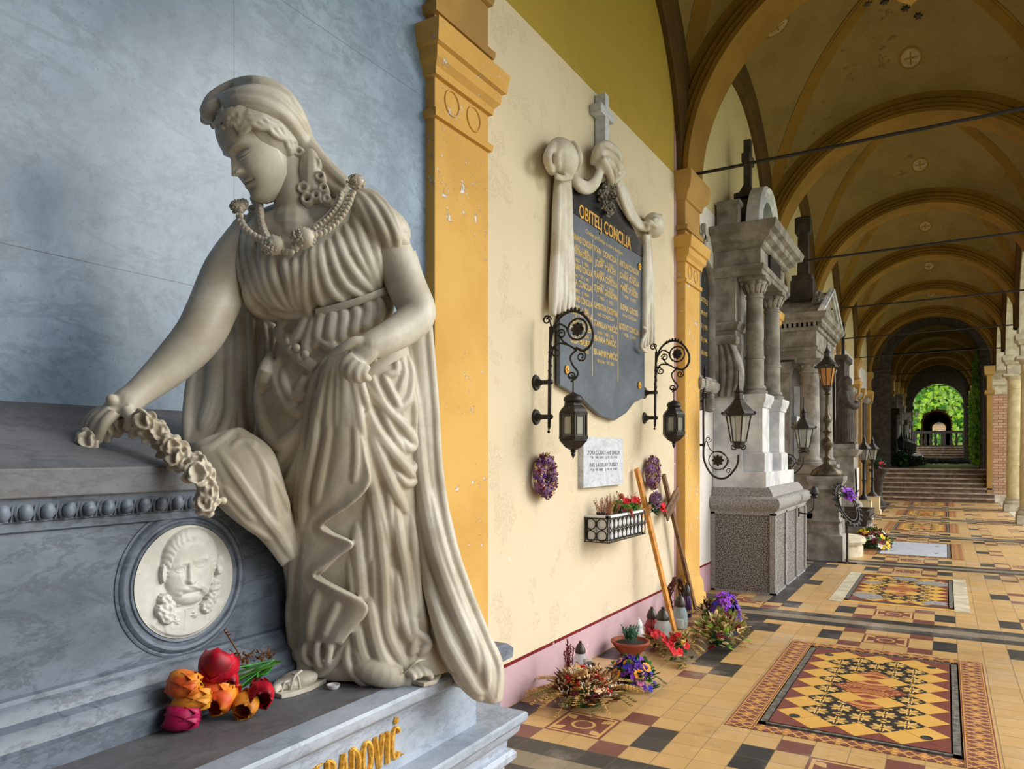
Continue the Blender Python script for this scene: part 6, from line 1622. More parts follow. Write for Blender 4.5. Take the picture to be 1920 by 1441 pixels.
for (u, v, h, dx, dy, dz, l, r, mt, lab, oe) in [
    (345, 1281, .075, -.8, .25, -.1, .078, .030, 'tu_or', 'orange tulip at the upper left of the bunch, resting on an amber tulip', .1),
    (358, 1309, .040, -.9, -.1, 0, .085, .030, 'tu_or2', 'amber tulip lying between the magenta and the upper orange tulips', 0),
    (340, 1345, .030, -.95, -.1, 0, .078, .029, 'tu_pk', 'magenta tulip, lowest of the bunch, lying on the tomb step', .1),
    (424, 1272, .095, .45, -.8, -.45, .074, .027, 'tu_red', 'closed crimson tulip in front of the wide open dark red one', .1),
    (408, 1248, .11, .1, .4, .75, .085, .040, 'tu_red', 'wide open dark red tulip at the top of the bunch', .5),
    (418, 1306, .055, -.35, -.85, -.4, .086, .033, 'tu_or', 'large orange tulip at the front centre of the bunch', .15),
    (402, 1290, .060, -.5, .1, .1, .07, .028, 'tu_or', 'half hidden orange tulip behind the large front one', 0),
    (462, 1318, .035, .0, -.9, -.3, .078, .029, 'tu_or2', 'brownish amber tulip beneath the right-hand crimson tulip', .1),
    (489, 1298, .058, .35, -.75, -.3, .076, .029, 'tu_red', 'crimson tulip on the side nearest the statue foot', .15)]:
    ax = right*dx + FW*dy + Vector((0, 0, dz))
    hp_ = TZ(u, v, h)
    if hp_.x < -1.615: hp_ = PX(u, v, -1.615)
    tulip(hp_, None, ax, l*1.12, r*1.15, mt, lab, None if u < 410 or h in (.055, .035) else SE + Vector((rnd(-.02, .02), rnd(-.02, .02), rnd(-.015, .015))), oe)
t = empty('tulip_foliage', SE, 'green cloth leaves and stems of the tulips with dried brown twigs', 'foliage'); mb = MB(); random.seed(4)
for u, v in ((440, 1262), (452, 1270), (470, 1262), (478, 1276), (440, 1280), (400, 1286), (480, 1250), (500, 1244), (512, 1240), (455, 1288)):
    a = TZc(u, v, rnd(.04, .07)) - SE; b = Vector((rnd(-.01, .02), rnd(-.01, .02), 0)); d = a - b; petal(mb, b, d, Vector((0, 0, 1)), d.length*1.0, .010, .12)
mb.build('leaf_blades', M['green'], t, smooth=80)
mb = MB()
for u, v in ((428, 1284), (445, 1290), (460, 1276), (475, 1268), (440, 1252), (492, 1262)): mb.tube([Vector((0, 0, .005)), TZc(u, v, .06) - SE], .0026, 6)
mb.build('stems', M['stem'], t)
mb = MB()
for i in range(60):
    p = TZc(rnd(430, 512), rnd(1222, 1240), rnd(.05, .09)) - SE; petal(mb, p, Vector((rnd(-1, 1), rnd(-1, 1), rnd(-.5, 1))), Vector((0, 0, 1)), .014, .004, .4)
mb.tube([TZc(452, 1232, .06) - SE, TZc(436, 1205, .09) - SE, TZc(420, 1180, .12) - SE], .0022, 5)
for u, v in ((424, 1186), (428, 1190), (420, 1180)): petal(mb, TZc(u, v, .12) - SE, Vector((1, 0, .4)), Vector((0, 0, 1)), .012, .004, .4)
mb.tube([TZc(500, 1232, .06) - SE, TZc(504, 1212, .07) - SE], .002, 5); mb.build('dried_twigs', M['brown'], t)
# little white dish by the sandal
t = tag(empty('white_dish', PZ(625, 1290, .822)), 'small white round dish on the tomb step between the statue feet', 'dish'); mb = MB(); mb.lathe([(0, .014), (.004, .017), (.012, .019), (.012, .016), (.006, .013)], n=18); mb.build('dish_body', M['white_plastic'], t, smooth=40)
# ================================================================ MONUMENTS ALONG THE WALL
def rr(name, parent, mat, x0, x1, y0, y1, prof, **k):
    mb = MB(); mb.rect(x0, x1, y0, y1, prof); return mb.build(name, M[mat] if isinstance(mat, str) else mat, parent, **k)
BKX = -2.235
# ---- granite aedicule with arched top and black cross
oy = 9.0
t = empty('granite_monument', (0, oy, 0), 'tall white marble and granite monument with columns and a rounded top', 'monument')
y0, y1 = 8.22 - oy, 10.25 - oy
mb = MB(); mb.rect(BKX, -1.57, y0 + .02, y1 - .02, [(0, 0), (.86, 0)]); mb.build('rough_granite_base', M['granite'], t)
mb = MB()
for a, b in (((BKX, y0, 0), (-2.19, y0 + .05, .86)), ((-1.61, y0, 0), (-1.55, y0 + .06, .86)), ((-1.60, y1 - .06, 0), (-1.55, y1, .86))): mb.box(a, b)
mb.box((-1.60, y0 + .62, 0), (-1.55, y0 + .68, .86)); mb.box((-1.60, y0 + 1.3, 0), (-1.55, y0 + 1.36, .86)); mb.rect(BKX, -1.55, y0, y1, [(.84, 0), (.90, .0)]); mb.rect(BKX, -1.55, y0, y1, [(0, .0), (.02, 0)]); mb.build('dressed_margins', M['granite2'], t)
rr('torus_moulding', t, 'granite2', BKX, -1.58, y0 + .03, y1 - .03, [(.88, .03), (.90, .05), (.93, .075), (.97, .085), (1.01, .07), (1.035, .035), (1.04, .0), (1.07, -.01), (1.13, -.05), (1.14, -.06)], smooth=40)
rr('marble_plinth', t, 'mon_white', BKX, -1.66, y0 + .08, 1.0, [(1.10, 0), (1.30, 0)], bevel=.004)
Y8, Y9 = 8.34 - oy, 9.75 - oy
rr('pedestal_back', t, 'mon_white', BKX, -1.94, Y8, Y9, [(1.28, .015), (1.52, .015), (1.54, 0), (2.02, 0), (2.03, .012), (2.06, .02), (2.11, .035), (2.14, .035)], smooth=30)
for ya, yb in ((8.40, 8.76), (9.36, 9.70)):
    rr('column_pedestal', t, 'mon_white', -1.98, -1.72, ya - oy, yb - oy, [(1.28, .03), (1.50, .03), (1.52, .0), (2.0, 0), (2.01, .015), (2.05, .02), (2.07, .035), (2.12, .045), (2.15, .045)], smooth=30)
    cx, cy = -1.84, (ya + yb)/2 - oy
    mb = MB(); mb.lathe([(2.15, .135), (2.19, .14), (2.205, .115), (2.22, .125), (2.25, .115), (2.26, .10), (2.55, .099), (2.555, .108), (2.58, .108), (2.585, .098), (3.22, .088), (3.23, .098), (3.25, .098), (3.26, .088), (3.30, .09), (3.40, .13), (3.42, .14)], (cx, cy, 0), 24); mb.build('column', M['mon_grey'], t, smooth=40)
    mb = MB(); random.seed(int(ya*10))
    for i in range(12):
        a = 2*PI*i/12; p = Vector((cx + .10*math.cos(a), cy + .10*math.sin(a), 3.28)); petal(mb, p, Vector((math.cos(a)*.4, math.sin(a)*.4, 1)), Vector((math.cos(a), math.sin(a), 0)), .10, .028, .3)
        if i % 3 == 1: mb.ball(p + Vector((math.cos(a)*.05, math.sin(a)*.05, .12)), .028, 8, 6)
    mb.rect(cx - .10, cx + .10, cy - .10, cy + .10, [(3.41, .05), (3.45, .05)]); mb.build('leafy_capital', M['mon_grey'], t, smooth=60)
rr('back_pier', t, 'mon_grey', BKX, -2.0, Y8 + .02, Y9 - .02, [(2.12, .02), (2.2, .02), (2.22, 0), (2.86, 0), (2.87, .02), (2.90, .03), (2.93, .05), (2.95, .05), (2.96, 0), (3.45, 0)], smooth=30)
# arched niche frame between the columns
mb = MB(); yc = 9.05 - oy
for s in (-1, 1): mb.box((-2.0, yc + s*.26 - .03, 2.15), (-1.92, yc + s*.26 + .03, 2.9))
rings = []
for i in range(17):
    a = PI*i/16; rings.append([(-2.0, yc - r*math.cos(a), 2.9 + r*math.sin(a)) for r in (.22, .32)] + [(-1.9, yc - r*math.cos(a), 2.9 + r*math.sin(a)) for r in (.32, .22)])
mb.loft(rings); mb.build('arched_niche_frame', M['mon_white'], t, smooth=30)
rr('frieze', t, 'mon_grey', BKX, -1.74, Y8 + .02, Y9 - .02, [(3.45, .03), (3.50, .03), (3.51, .045), (3.56, .05), (3.57, .01), (3.75, .01)], smooth=30)
rr('cornice', t, 'mon_grey', BKX, -1.74, Y8 + .02, Y9 - .02, [(3.74, .02), (3.76, .05), (3.80, .06), (3.83, .12), (3.88, .14), (3.90, .19), (3.96, .21), (3.98, .21)], smooth=30)
mb = MB(); mb.box((-1.728, yc - .30, 3.58), (-1.70, yc + .30, 3.74)); mb.build('dark_inscription_panel', M['black_slab'], t)
mb = MB(); ring = []
for i in range(25):
    a = PI*i/24; ring.append((-.46*math.cos(a), .52*math.sin(a)))
mb.prism([(BKX, yc + p, 3.98 + q) for p, q in ring], (.34, 0, 0)); mb.build('rounded_roof', M['mon_dark'], t, smooth=30)
mb = MB(); rings = []
for i in range(25):
    a = PI*i/24; c, s = -math.cos(a), math.sin(a)
    rings.append([(x, yc + c*r, 3.98 + s*(r + .06)) for x, r in ((-1.92, .56), (-1.78, .56), (-1.75, .53), (-1.78, .49), (-1.76, .46), (-1.80, .42), (-1.78, .38), (-1.92, .38))])
mb.loft(rings); mb.build('arched_pediment', M['mon_white'], t, smooth=30)
rr('side_block', t, 'mon_grey', BKX + .02, -1.98, Y8 + .05, Y8 + .20, [(3.98, .02), (4.03, .02), (4.05, 0), (4.25, 0), (4.27, .02), (4.31, .02)])
rr('cross_base', t, 'mon_dark', -2.1, -1.95, yc - .10, yc + .10, [(4.5, .05), (4.55, .05), (4.58, 0), (4.64, -.03), (4.7, -.05)])
mb = MB(); mb.box((-2.06, yc - .05, 4.65), (-1.98, yc + .05, 5.2)); mb.box((-2.065, yc - .13, 4.92), (-1.975, yc + .13, 5.02)); mb.build('black_cross', M['mon_dark'], t)
# fluted side console
mb = MB(); rings = []
for i in range(20):
    s = i/19; z = 2.72 - .60*s; x = -2.02 + .10*s + .06*math.sin(s*PI*1.1); ring = []
    for j in range(17):
        w = -2.225 + (x + 2.225)*j/16; ring.append((w, Y8 - .03 - .03*abs(math.sin(j*PI/4)) - .10*s*s - .04*math.sin(s*PI), z))
    rings.append(ring + [(x, Y8 + .05, z), (-2.225, Y8 + .05, z)])
mb.loft(rings); mb.rect(-2.225, -1.99, Y8 - .06, Y8 + .05, [(2.70, .0), (2.72, .02), (2.78, .025), (2.80, .0)]); mb.build('fluted_console', M['mon_grey'], t, smooth=50)

# little bracket lamp on the base front
t = empty('base_bracket_lamp', (-1.55, 9.65, .78), 'small black iron bracket lamp on the front of the granite base', 'lamp')
mb = MB(); mb.box((-.0, -.025, -.05), (.012, .025, .06)); p_ = bez([Vector((.01, 0, 0)), Vector((.10, 0, -.01)), Vector((.17, 0, .05)), Vector((.18, 0, .18))], 6); mb.tube(p_, .009, 6); mb.build('arm', M['iron'], t, smooth=60)
mb = MB(); mb.lathe([(.18, .02), (.20, .05), (.22, .03), (.24, .055), (.28, .05), (.31, .03), (.33, .006)], (.18, 0, 0), 10); mb.build('lamp_cup', M['iron'], t, smooth=50)

# ---- arched dark tablet with white frame and cross, between pilaster and granite monument
t = empty('arched_tablet', (-2.24, 7.82, 2.3), 'dark arched memorial tablet in a pale grey frame with a cross on top', 'tablet')
w = .24; 
def arch2(w, z0, z1, x): return [(x, -w, z0)] + [(x, -w*math.cos(a), z1 + w*math.sin(a)) for a in np.linspace(0, PI, 17)] + [(x, w, z0)]
mb = MB(); mb.prism(arch2(w, -.02, .95, .0), (.03, 0, 0)); mb.build('dark_panel', M['black_slab'], t)
mb = MB(); a_ = arch2(w + .06, -.02, .95, .0); b_ = arch2(w, -.02, .95, .0); rings = [[a_[i], (.07, a_[i][1], a_[i][2]), (.09, (a_[i][1]+b_[i][1])/2, (a_[i][2]+b_[i][2])/2), (.05, b_[i][1], b_[i][2]), b_[i]] for i in range(len(a_))]
mb.loft(rings); mb.rect(0, .07, -w - .06, w + .06, [(-.16, .0), (-.14, .03), (-.10, .05), (-.04, .05), (-.02, .02), (0, .02)]); mb.build('stone_frame', M['mon_grey'], t, smooth=40)
mb = MB()
for s in (-1, 1):
    for i in range(6): mb.ball((.05, s*(w - .04), -.18 - i*.03), (.05, .035, .03), 8, 6)
mb.build('scroll_feet', M['mon_grey'], t, smooth=60)
mb = MB(); mb.box((.02, -.025, 1.24), (.06, .025, 1.62)); mb.box((.02, -.09, 1.45), (.06, .09, 1.50)); mb.ball((.04, 0, 1.25), (.04, .06, .05), 10, 7); mb.build('small_cross', M['mon_grey'], t)
mb = MB()
for q, tx in enumerate(('OBITELJ', 'HORVAT', '* 1861. † 1919.', '* 1870. † 1944.', 'POČIVALI U MIRU')): put_text(mb, tx, 0, .80 - q*.14, .34, .05, .031, .001)
mb.build('gilded_lettering', M['gilt'], t)

# ---- tapered street-type lanterns
def tapered(t, x, y, z0, glass='lamp_glass', s=1.0, n=6, cross=True):
    """lantern body standing on z0"""
    mb = MB(); mb.lathe([(0, .03*s), (.02*s, .06*s), (.05*s, .062*s), (.07*s, .075*s)], (x, y, z0), n); mb.build('lantern_foot', M['iron'], t, smooth=35)
    mb = MB(); z1, z2, r1, r2 = z0 + .07*s, z0 + .34*s, .075*s, .125*s
    for i in range(n):
        a, b = 2*PI*i/n, 2*PI*(i+1)/n; lo = Vector((x + r1*math.cos(a), y + r1*math.sin(a), z1)); hi = Vector((x + r2*math.cos(a), y + r2*math.sin(a), z2)); lo2 = Vector((x + r1*math.cos(b), y + r1*math.sin(b), z1)); hi2 = Vector((x + r2*math.cos(b), y + r2*math.sin(b), z2))
        mb.tube([lo, hi], .008*s, 4); mb.tube([lo, lo2], .008*s, 4); mb.tube([hi, hi2], .009*s, 4)
    mb.build('lantern_frame', M['iron'], t)
    mb = MB(); q1 = [(x + r1*.97*math.cos(2*PI*i/n), y + r1*.97*math.sin(2*PI*i/n), z1) for i in range(n)]; q2 = [(x + r2*.97*math.cos(2*PI*i/n), y + r2*.97*math.sin(2*PI*i/n), z2) for i in range(n)]; mb.loft([q1, q2], cap=False); gp_ = mb.build('glass_panes', M[glass], t); gp_.parent = [q for q in t.children if q.name.startswith('lantern_frame')][-1]
    mb = MB(); mb.lathe([(.34*s, .165*s), (.355*s, .17*s), (.37*s, .16*s), (.40*s, .135*s), (.45*s, .085*s), (.50*s, .05*s), (.505*s, .055*s)], (x, y, z0), n)
    mb.lathe([(.505*s, .045*s), (.57*s, .045*s), (.575*s, .055*s), (.60*s, .03*s), (.67*s, .006*s), (.69*s, .010*s), (.70*s, .004*s)], (x, y, z0), n)
    for i in range(n):
        a = 2*PI*i/n; mb.ball((x + .165*s*math.cos(a), y + .165*s*math.sin(a), z0 + .365*s), .016*s, 6, 5)
    mb.build('lantern_roof', M['iron'], t, smooth=35)
    if cross: mb = MB(); mb.box((x - .004, y - .004, z0 + .69*s), (x + .004, y + .004, z0 + .80*s)); mb.box((x - .004, y - .022, z0 + .745*s), (x + .004, y + .022, z0 + .757*s)); mb.build('top_cross', M['iron'], t)
def under_bracket(loc, label, sc=1.0):
    t = empty('bracket_lantern', loc, label, 'lantern', 'tapered lanterns on curved wall brackets'); X = Vector((1, 0, 0)); Z = Vector((0, 0, 1)); k = sc
    mb = MB(); pts = bez([Vector((.04*k, 0, .55*k)), Vector((.02*k, 0, .30*k)), Vector((.02*k, 0, -.25*k)), Vector((.03*k, 0, -.45*k)), Vector((.12*k, 0, -.60*k)), Vector((.25*k, 0, -.62*k)), Vector((.36*k, 0, -.50*k)), Vector((.38*k, 0, -.38*k))], 8); mb.tube(pts, .011*k, 7)
    for z in (.18, -.28): mb.tube([Vector((-.12*k, 0, z*k)), Vector((.02*k, 0, z*k))], .012*k, 7); mb.tube([Vector((-.13*k, 0, z*k)), Vector((-.12*k, 0, z*k))], .035*k, 10)
    for i in range(14): p = pts[1 + i//2]; mb.ball(Vector((.035*k, 0, (.50 - .022*i)*k)), (.02*k, .02*k, .006*k), 6, 4)
    mb.build('curved_bracket', M['iron'], t, smooth=60)
    mb = MB(); c = Vector((.17*k, 0, -.44*k)); mb.tube([c + (X*math.cos(a) + Z*math.sin(a))*.095*k for a in np.linspace(0, 2*PI, 28, endpoint=False)], .005*k, 6, closed=True)
    q = bez([Vector((.03*k, 0, -.30*k)), Vector((.05*k, 0, -.24*k)), Vector((.10*k, 0, -.34*k)), Vector((.20*k, 0, -.36*k)), Vector((.28*k, 0, -.44*k)), Vector((.22*k, 0, -.54*k))], 6); mb.tube(q, .005*k, 5)
    for (x, z, r, tn) in ((.07, .24, .035, 1.3), (.07, -.22, .035, -1.3), (.28, -.55, .03, 1.3), (-.03, .24, .03, -1.3)): mb.tube(spiral(Vector((x*k, 0, z*k)), r*k, 0, tn, 22, X, Z), .004*k, 5)
    mb.build('scrolls', M['iron'], t, smooth=60)
    mb = MB()
    for i in range(8): a = 2*PI*i/8; petal(mb, c, X*math.cos(a) + Z*math.sin(a), Vector((0, 1, 0)), .06*k, .018*k, .5)
    mb.build('iron_flower', M['iron'], t, smooth=60); 
    for s in (-1, 1):
        mb = MB(); mb.tube(spiral(Vector(((.38 + s*.05)*k, 0, -.30*k)), .04*k, PI/2, s*1.3, 20, X, Z), .006*k, 5); mb.build('cradle_scroll', M['iron'], t, smooth=60)
    tapered(t, .38*k, 0, -.32*k, s=k)
    return t
p0 = BR(1317, 780, 7.60)
lb = under_bracket((-2.16, 7.60, p0.z - .02), 'tapered black lantern on a curved bracket beside the second pilaster', .98)
l3 = copy_tree(lb); l3.location = (-2.10, 11.2, 1.83); l3['label'] = 'tapered black lantern on a curved bracket between the granite and the temple-shaped monument'

# ---- temple-shaped monument with pediment and two columns
oy = 13.1; t = empty('temple_monument', (0, oy, 0), 'grey stone temple-shaped monument with pediment, round columns and a stone obelisk on top', 'monument')
a, b = 12.0 - oy, 14.15 - oy
rr('stepped_base', t, 'mon_grey', BKX, -1.62, a, b, [(0, .10), (.35, .10), (.36, .05), (.5, .05), (.52, 0), (.6, 0)], smooth=30)
for yy in (12.22, 13.75):
    cy = yy - oy; rr('column_pedestal', t, 'mon_grey', -1.98, -1.62, cy - .19, cy + .19, [(.5, .03), (.62, .03), (.66, 0), (1.18, 0), (1.2, .03), (1.27, .05), (1.32, .05)], smooth=30)
    mb = MB(); mb.lathe([(1.32, .19), (1.36, .20), (1.38, .17), (1.40, .18), (1.43, .16), (1.45, .15), (2.72, .135), (2.73, .15), (2.76, .15), (2.77, .14)], (-1.80, cy, 0), 24); mb.build('round_column', M['mon_grey'], t, smooth=40)
    mb = MB(); mb.lathe([(2.77, .14), (2.86, .15), (2.88, .18), (2.90, .17)], (-1.80, cy, 0), 20); mb.rect(-1.95, -1.65, cy - .15, cy + .15, [(2.88, .03), (2.94, .04)])
    for i in range(12):
        q = 2*PI*i/12; mb.ball((-1.80 + .16*math.cos(q), cy + .16*math.sin(q), 2.83), .025, 6, 5)
    mb.build('column_capital', M['mon_grey'], t, smooth=50)
for yy in (12.06, 13.9): rr('rear_pilaster', t, 'mon_grey', BKX, -2.08, yy - oy - .04, yy - oy + .20, [(.6, 0), (2.72, 0), (2.74, .02), (2.9, .04)])
mb = MB(); mb.box((BKX, 12.4 - oy, .6), (-2.15, 13.6 - oy, 2.9)); mb.build('rear_panel', M['mon_dark'], t)
mb = MB(); mb.box((-2.15, 12.95 - oy, .6), (-2.05, 13.05 - oy, 2.6)); mb.box((-2.15, 12.6 - oy, 2.0), (-2.05, 13.4 - oy, 2.1)); mb.build('rear_cross', M['mon_white'], t)
rr('entablature', t, 'mon_grey', BKX, -1.68, a + .04, b - .04, [(2.94, 0), (3.06, .0), (3.07, .02), (3.12, .02), (3.13, 0), (3.36, 0), (3.37, .03), (3.42, .04)], smooth=30)
mb = MB()
for i in range(30): y = a + .02 + i*(b - a)/30; mb.box((-1.66, y, 3.42), (-1.60, y + .035, 3.48))
for i in range(8): x = BKX + .03 + i*.07; mb.box((x, a - .03, 3.42), (x + .035, a + .04, 3.48))
mb.build('dentils', M['mon_grey'], t)
rr('cornice', t, 'mon_grey', BKX, -1.68, a + .04, b - .04, [(3.48, .08), (3.52, .09), (3.55, .14), (3.60, .16), (3.62, .16)], smooth=30)
yc = (a + b)/2; hw_ = (b - a)/2 + .12
mb = MB(); mb.prism([(BKX, yc - hw_, 3.62), (BKX, yc + hw_, 3.62), (BKX, yc, 4.12)], (.58, 0, 0)); mb.build('pediment', M['mon_grey'], t)
mb = MB()
for s in (-1, 1):
    for w_, x_ in ((.04, -1.60), (.025, -1.56)): mb.tube([Vector((x_, yc + s*hw_, 3.63)), Vector((x_, yc, 4.15))], w_, 6)
mb.build('raking_moulding', M['mon_white'], t)
rr('obelisk_base', t, 'mon_dark', -2.12, -1.82, yc - .52, yc - .22, [(3.9, .02), (4.25, .02), (4.26, 0), (4.34, .0)])
mb = MB(); mb.rect(-2.05, -1.88, yc - .45, yc - .28, [(4.3, .0), (5.0, -.01), (5.02, .03), (5.25, .03), (5.28, 0)]); mb.build('stone_obelisk', M['mon_dark'], t)
mb = MB(); random.seed(6)
for i in range(16): rose(mb, Vector((-1.70 + rnd(-.05, .05), yc - .62 + rnd(-.2, .15), 3.82 + rnd(-.08, .14))), .06, 6)
mb.build('carved_acroterion', M['mon_grey'], t, smooth=60)

# bronze standing lamp on its own drum, and the iron flower ring beside it
t = empty('standing_lamp', (-1.46, 11.5, 1.18), 'tall dark bronze standing lamp with amber glass in front of the temple-shaped monument', 'lamp')
mb = MB(); mb.lathe([(0, .20), (.03, .21), (.08, .19), (.14, .10), (.18, .05), (.22, .04), (.25, .055), (.28, .03), (.36, .028), (.40, .06), (.46, .085), (.52, .07), (.55, .03), (.60, .03), (.63, .06), (.66, .03), (.74, .028), (.78, .055), (.84, .05), (.87, .025), (1.15, .02), (1.17, .045), (1.19, .02), (1.24, .05)], n=20, flute=.06, fl=8); mb.build('bronze_stem', M['bronze'], t, smooth=60)
tapered(t, 0, 0, 1.22, 'lamp_amber', .95, 8)
t = tag(empty('stone_drum', (-1.46, 11.5, 0)), 'low carved stone pedestal carrying the bronze standing lamp', 'pedestal'); mb = MB(); mb.rect(-.17, .17, -.17, .17, [(0, .06), (.35, .06), (.37, .02), (.5, 0), (.55, .03), (.6, 0), (.95, 0), (1.0, .05), (1.05, .03), (1.12, .07), (1.18, .07)]); mb.build('pedestal_block', M['mon_grey'], t, smooth=30)
t = empty('iron_flower_ring', (-1.16, 11.16, .0), 'black iron ring stand with violet flowers before the stone pedestal', 'flower stand')
mb = MB(); c = Vector((0, 0, .80)); e1 = Vector((.7, .7, 0)).normalized(); e2 = Vector((-.35, .35, .86)).normalized()
for r in (.30, .24): mb.tube([c + e1*math.cos(q)*r*.5 + e2*math.sin(q)*r for q in np.linspace(0, 2*PI, 36, endpoint=False)], .012, 6, closed=True)
for i in range(22): q = 2*PI*i/22; p = c + e1*math.cos(q)*.135 + e2*math.sin(q)*.27; petal(mb, p, e2*math.sin(q) + e1*math.cos(q), FW, .07, .02, .4)
mb.tube([Vector((0, 0, 0)), Vector((0, 0, .55))], .014, 6); mb.tube([Vector((-.12, 0, .006)), Vector((.12, 0, .006))], .012, 6); mb.tube([Vector((0, -.12, .006)), Vector((0, .12, .006))], .012, 6); mb.build('iron_ring', M['iron'], t, smooth=60)
mb = MB(); random.seed(5)
for i in range(40): flower(mb, Vector((.0 + rnd(-.05, .10), rnd(-.1, .14), .92 + rnd(-.05, .09))), .032, 6)
mb.build('violet_flowers', M['violet'], t)
mb = MB()
for i in range(24): petal(mb, Vector((rnd(-.1, .1), rnd(-.1, .1), .95)), Vector((rnd(-1, 1), rnd(-1, 1), rnd(-.4, .6))), Vector((0, 0, 1)), .1, .02, .2)
mb.build('ring_leaves', M['dgreen'], t)

# rounded stone step and pansy bed
t = tag(empty('round_stone_step', (-1.38, 12.5, 0)), 'low half-round weathered stone block on the floor left of the yellow pansies', 'stone block'); mb = MB()
prof = [(0, 0), (.14, 0), (.15, -.02), (.17, -.02), (.18, .02), (.22, .04), (.26, .03), (.28, 0)]
rings = [[((.34 + d)*math.cos(q)*1.0, (.40 + d)*math.sin(q), z) for q in np.linspace(-PI/2, PI/2, 18)] + [(-.12, .40 + d, z), (-.12, -.40 - d, z)] for z, d in prof]; mb.loft(rings); mb.off((-.0, -.42, 0)); mb.build('stone_block', M['stone_pale'], t, smooth=40)
arrangement((-1.02, 13.15, 0), .30, .42, .26, 'bed of yellow and dark red pansies in a low dark basket by the temple-shaped monument', 700, [('green_leaves', 'green', 110, .09, .02), ('dark_leaves', 'dbrown', 70, .08, .025)], [('yellow_pansies', 'yellow', 34, .055, 5), ('wine_pansies', 'wine', 34, .055, 5), ('white_pansies', 'white', 16, .045, 5)], (), cat='flower bed', name='pansy_bed', group=None)
# fluted strip and kerbs by the bays
t = tag(empty('iron_planter_box', (-1.45, 15.4, 0)), 'dark wrought iron planter box on a stone kerb beside the hooded statue', 'planter')
mb = MB(); mb.box((-.3, -.6, 0), (.25, .6, .18)); mb.build('stone_kerb', M['mon_grey'], t)
mb = MB(); mb.rect(-.26, .22, -.55, .55, [(.18, 0), (.44, .06), (.46, .06), (.46, .0), (.3, -.02)]); mb.build('iron_box', M['mon_dark'], t)
mb = MB()
for i in range(9): mb.ball((.27, -.5 + i*.125, .33), .035, 8, 6)
for i in range(3): mb.ball((-.22 + i*.15, -.60, .33), .035, 8, 6)
mb.build('iron_studs', M['iron'], t)

# ---- hooded statue on a tall pedestal
oy = 17.3; t = empty('hooded_statue', (-1.85, oy, 1.72), 'dark weathered hooded stone figure standing on the tall grey pedestal', 'statue'); bpy.context.view_layer.update()
mb = MB(); o_ = Vector((-1.85, oy, 1.72))
def q_(x, y, z): return o_ + Vector((x, y, z))
mb.loft([[q_(cx + rx*math.cos(q), rx2*math.sin(q), z) for q in np.linspace(0, 2*PI, 24, endpoint=False)] for z, cx, rx, rx2 in ((0, 0, .20, .26), (.2, 0, .19, .25), (.5, .0, .18, .23), (.75, .02, .17, .22), (.95, .02, .17, .24), (1.1, .02, .14, .22), (1.2, .03, .08, .12))])
mb.ball(q_(.05, 0, 1.30), (.10, .10, .13), 14, 10); mb.ball(q_(.0, 0, 1.28), (.12, .13, .15), 14, 10)
for s in (-1, 1): mb.tube(bez([q_(.02, s*.20, 1.08), q_(.08, s*.25, .85), q_(.20, s*.10, .78), q_(.24, 0, .84)], 5), [.07]*16, 10)
for i in range(16): 
    q = -1.6 + 3.2*i/15; mb.tube([q_(.18*math.cos(q), .23*math.sin(q), 1.0), q_(.19*math.cos(q), .25*math.sin(q), .5), q_(.21*math.cos(q), .27*math.sin(q), 0)], .022, 6)
mb.box(q_(-.2, -.28, -.02), q_(.22, .28, .03)); mb.ball(q_(.2, 0, .84), (.05, .06, .09), 10, 7)
sculpt('draped_figure', mb, M['mon_dark'], t, .012, 2)
t = tag(empty('statue_pedestal', (-1.85, oy, 0)), 'tall tapering grey stone pedestal under the hooded figure', 'pedestal')
rr('pedestal_shaft', t, 'mon_grey', -.22, .24, -.34, .34, [(0, .16), (.22, .16), (.28, .10), (.45, .06), (.5, .0), (1.42, -.04), (1.45, .0), (1.52, .06), (1.58, .08), (1.60, .0), (1.70, 0)], smooth=30)
mb = MB(); mb.box((.26, -.2, .6), (.262, .2, 1.2)); mb.build('inscribed_face', M['mon_white'], t)
# wooden cross and tall dark stele behind
t = tag(empty('dark_stele', (-2.02, 18.6, 0)), 'tall dark stone stele with a black cross finial beyond the hooded figure', 'stele'); rr('stele_slab', t, 'mon_dark', -.1, .08, -.5, .5, [(0, .1), (.4, .1), (.42, 0), (3.55, 0), (3.6, .06), (3.7, .06)]); mb = MB(); mb.box((-.03, -.05, 3.7), (.03, .05, 4.5)); mb.box((-.03, -.2, 4.2), (.03, .2, 4.28)); mb.build('stele_cross', M['rod'], t)
t = tag(empty('red_marble_frame', (-2.15, 15.9, 0)), 'reddish brown framed wall tomb left of the dark stele', 'wall tomb'); rr('red_pilaster', t, 'ochre_dark', -.06, .12, .25, .5, [(2.2, .05), (2.3, .0), (3.3, 0), (3.35, .06), (3.6, .1)]); rr('slate_panel', t, 'mon_dark', -.06, .02, -.55, .2, [(.9, 0), (3.3, 0)])
for k_, (yy, lab) in enumerate(((20.9, 'tall grey slate wall tomb in the fifth bay'), (22.3, 'narrow pale wall tomb in the fifth bay'), (24.9, 'grey framed wall tomb nearest the stairs'))):
    t = tag(empty('wall_tomb', (-2.14, yy, 0)), lab, 'wall tomb', 'wall tombs before the stairs'); rr('tomb_panel', t, ['mon_dark', 'mon_grey', 'mon_dark'][k_], -.08, .06, -.5, .5, [(.6, 0), (3.0, 0)])
    rr('tomb_frame', t, 'ochre_dark', -.08, .14, .45, .62, [(0, .05), (.3, .05), (.32, 0), (3.0, 0), (3.05, .06), (3.3, .1)]); rr('tomb_gable', t, 'mon_grey', -.08, .1, -.6, .62, [(3.0, 0), (3.06, .06), (3.15, .08)])
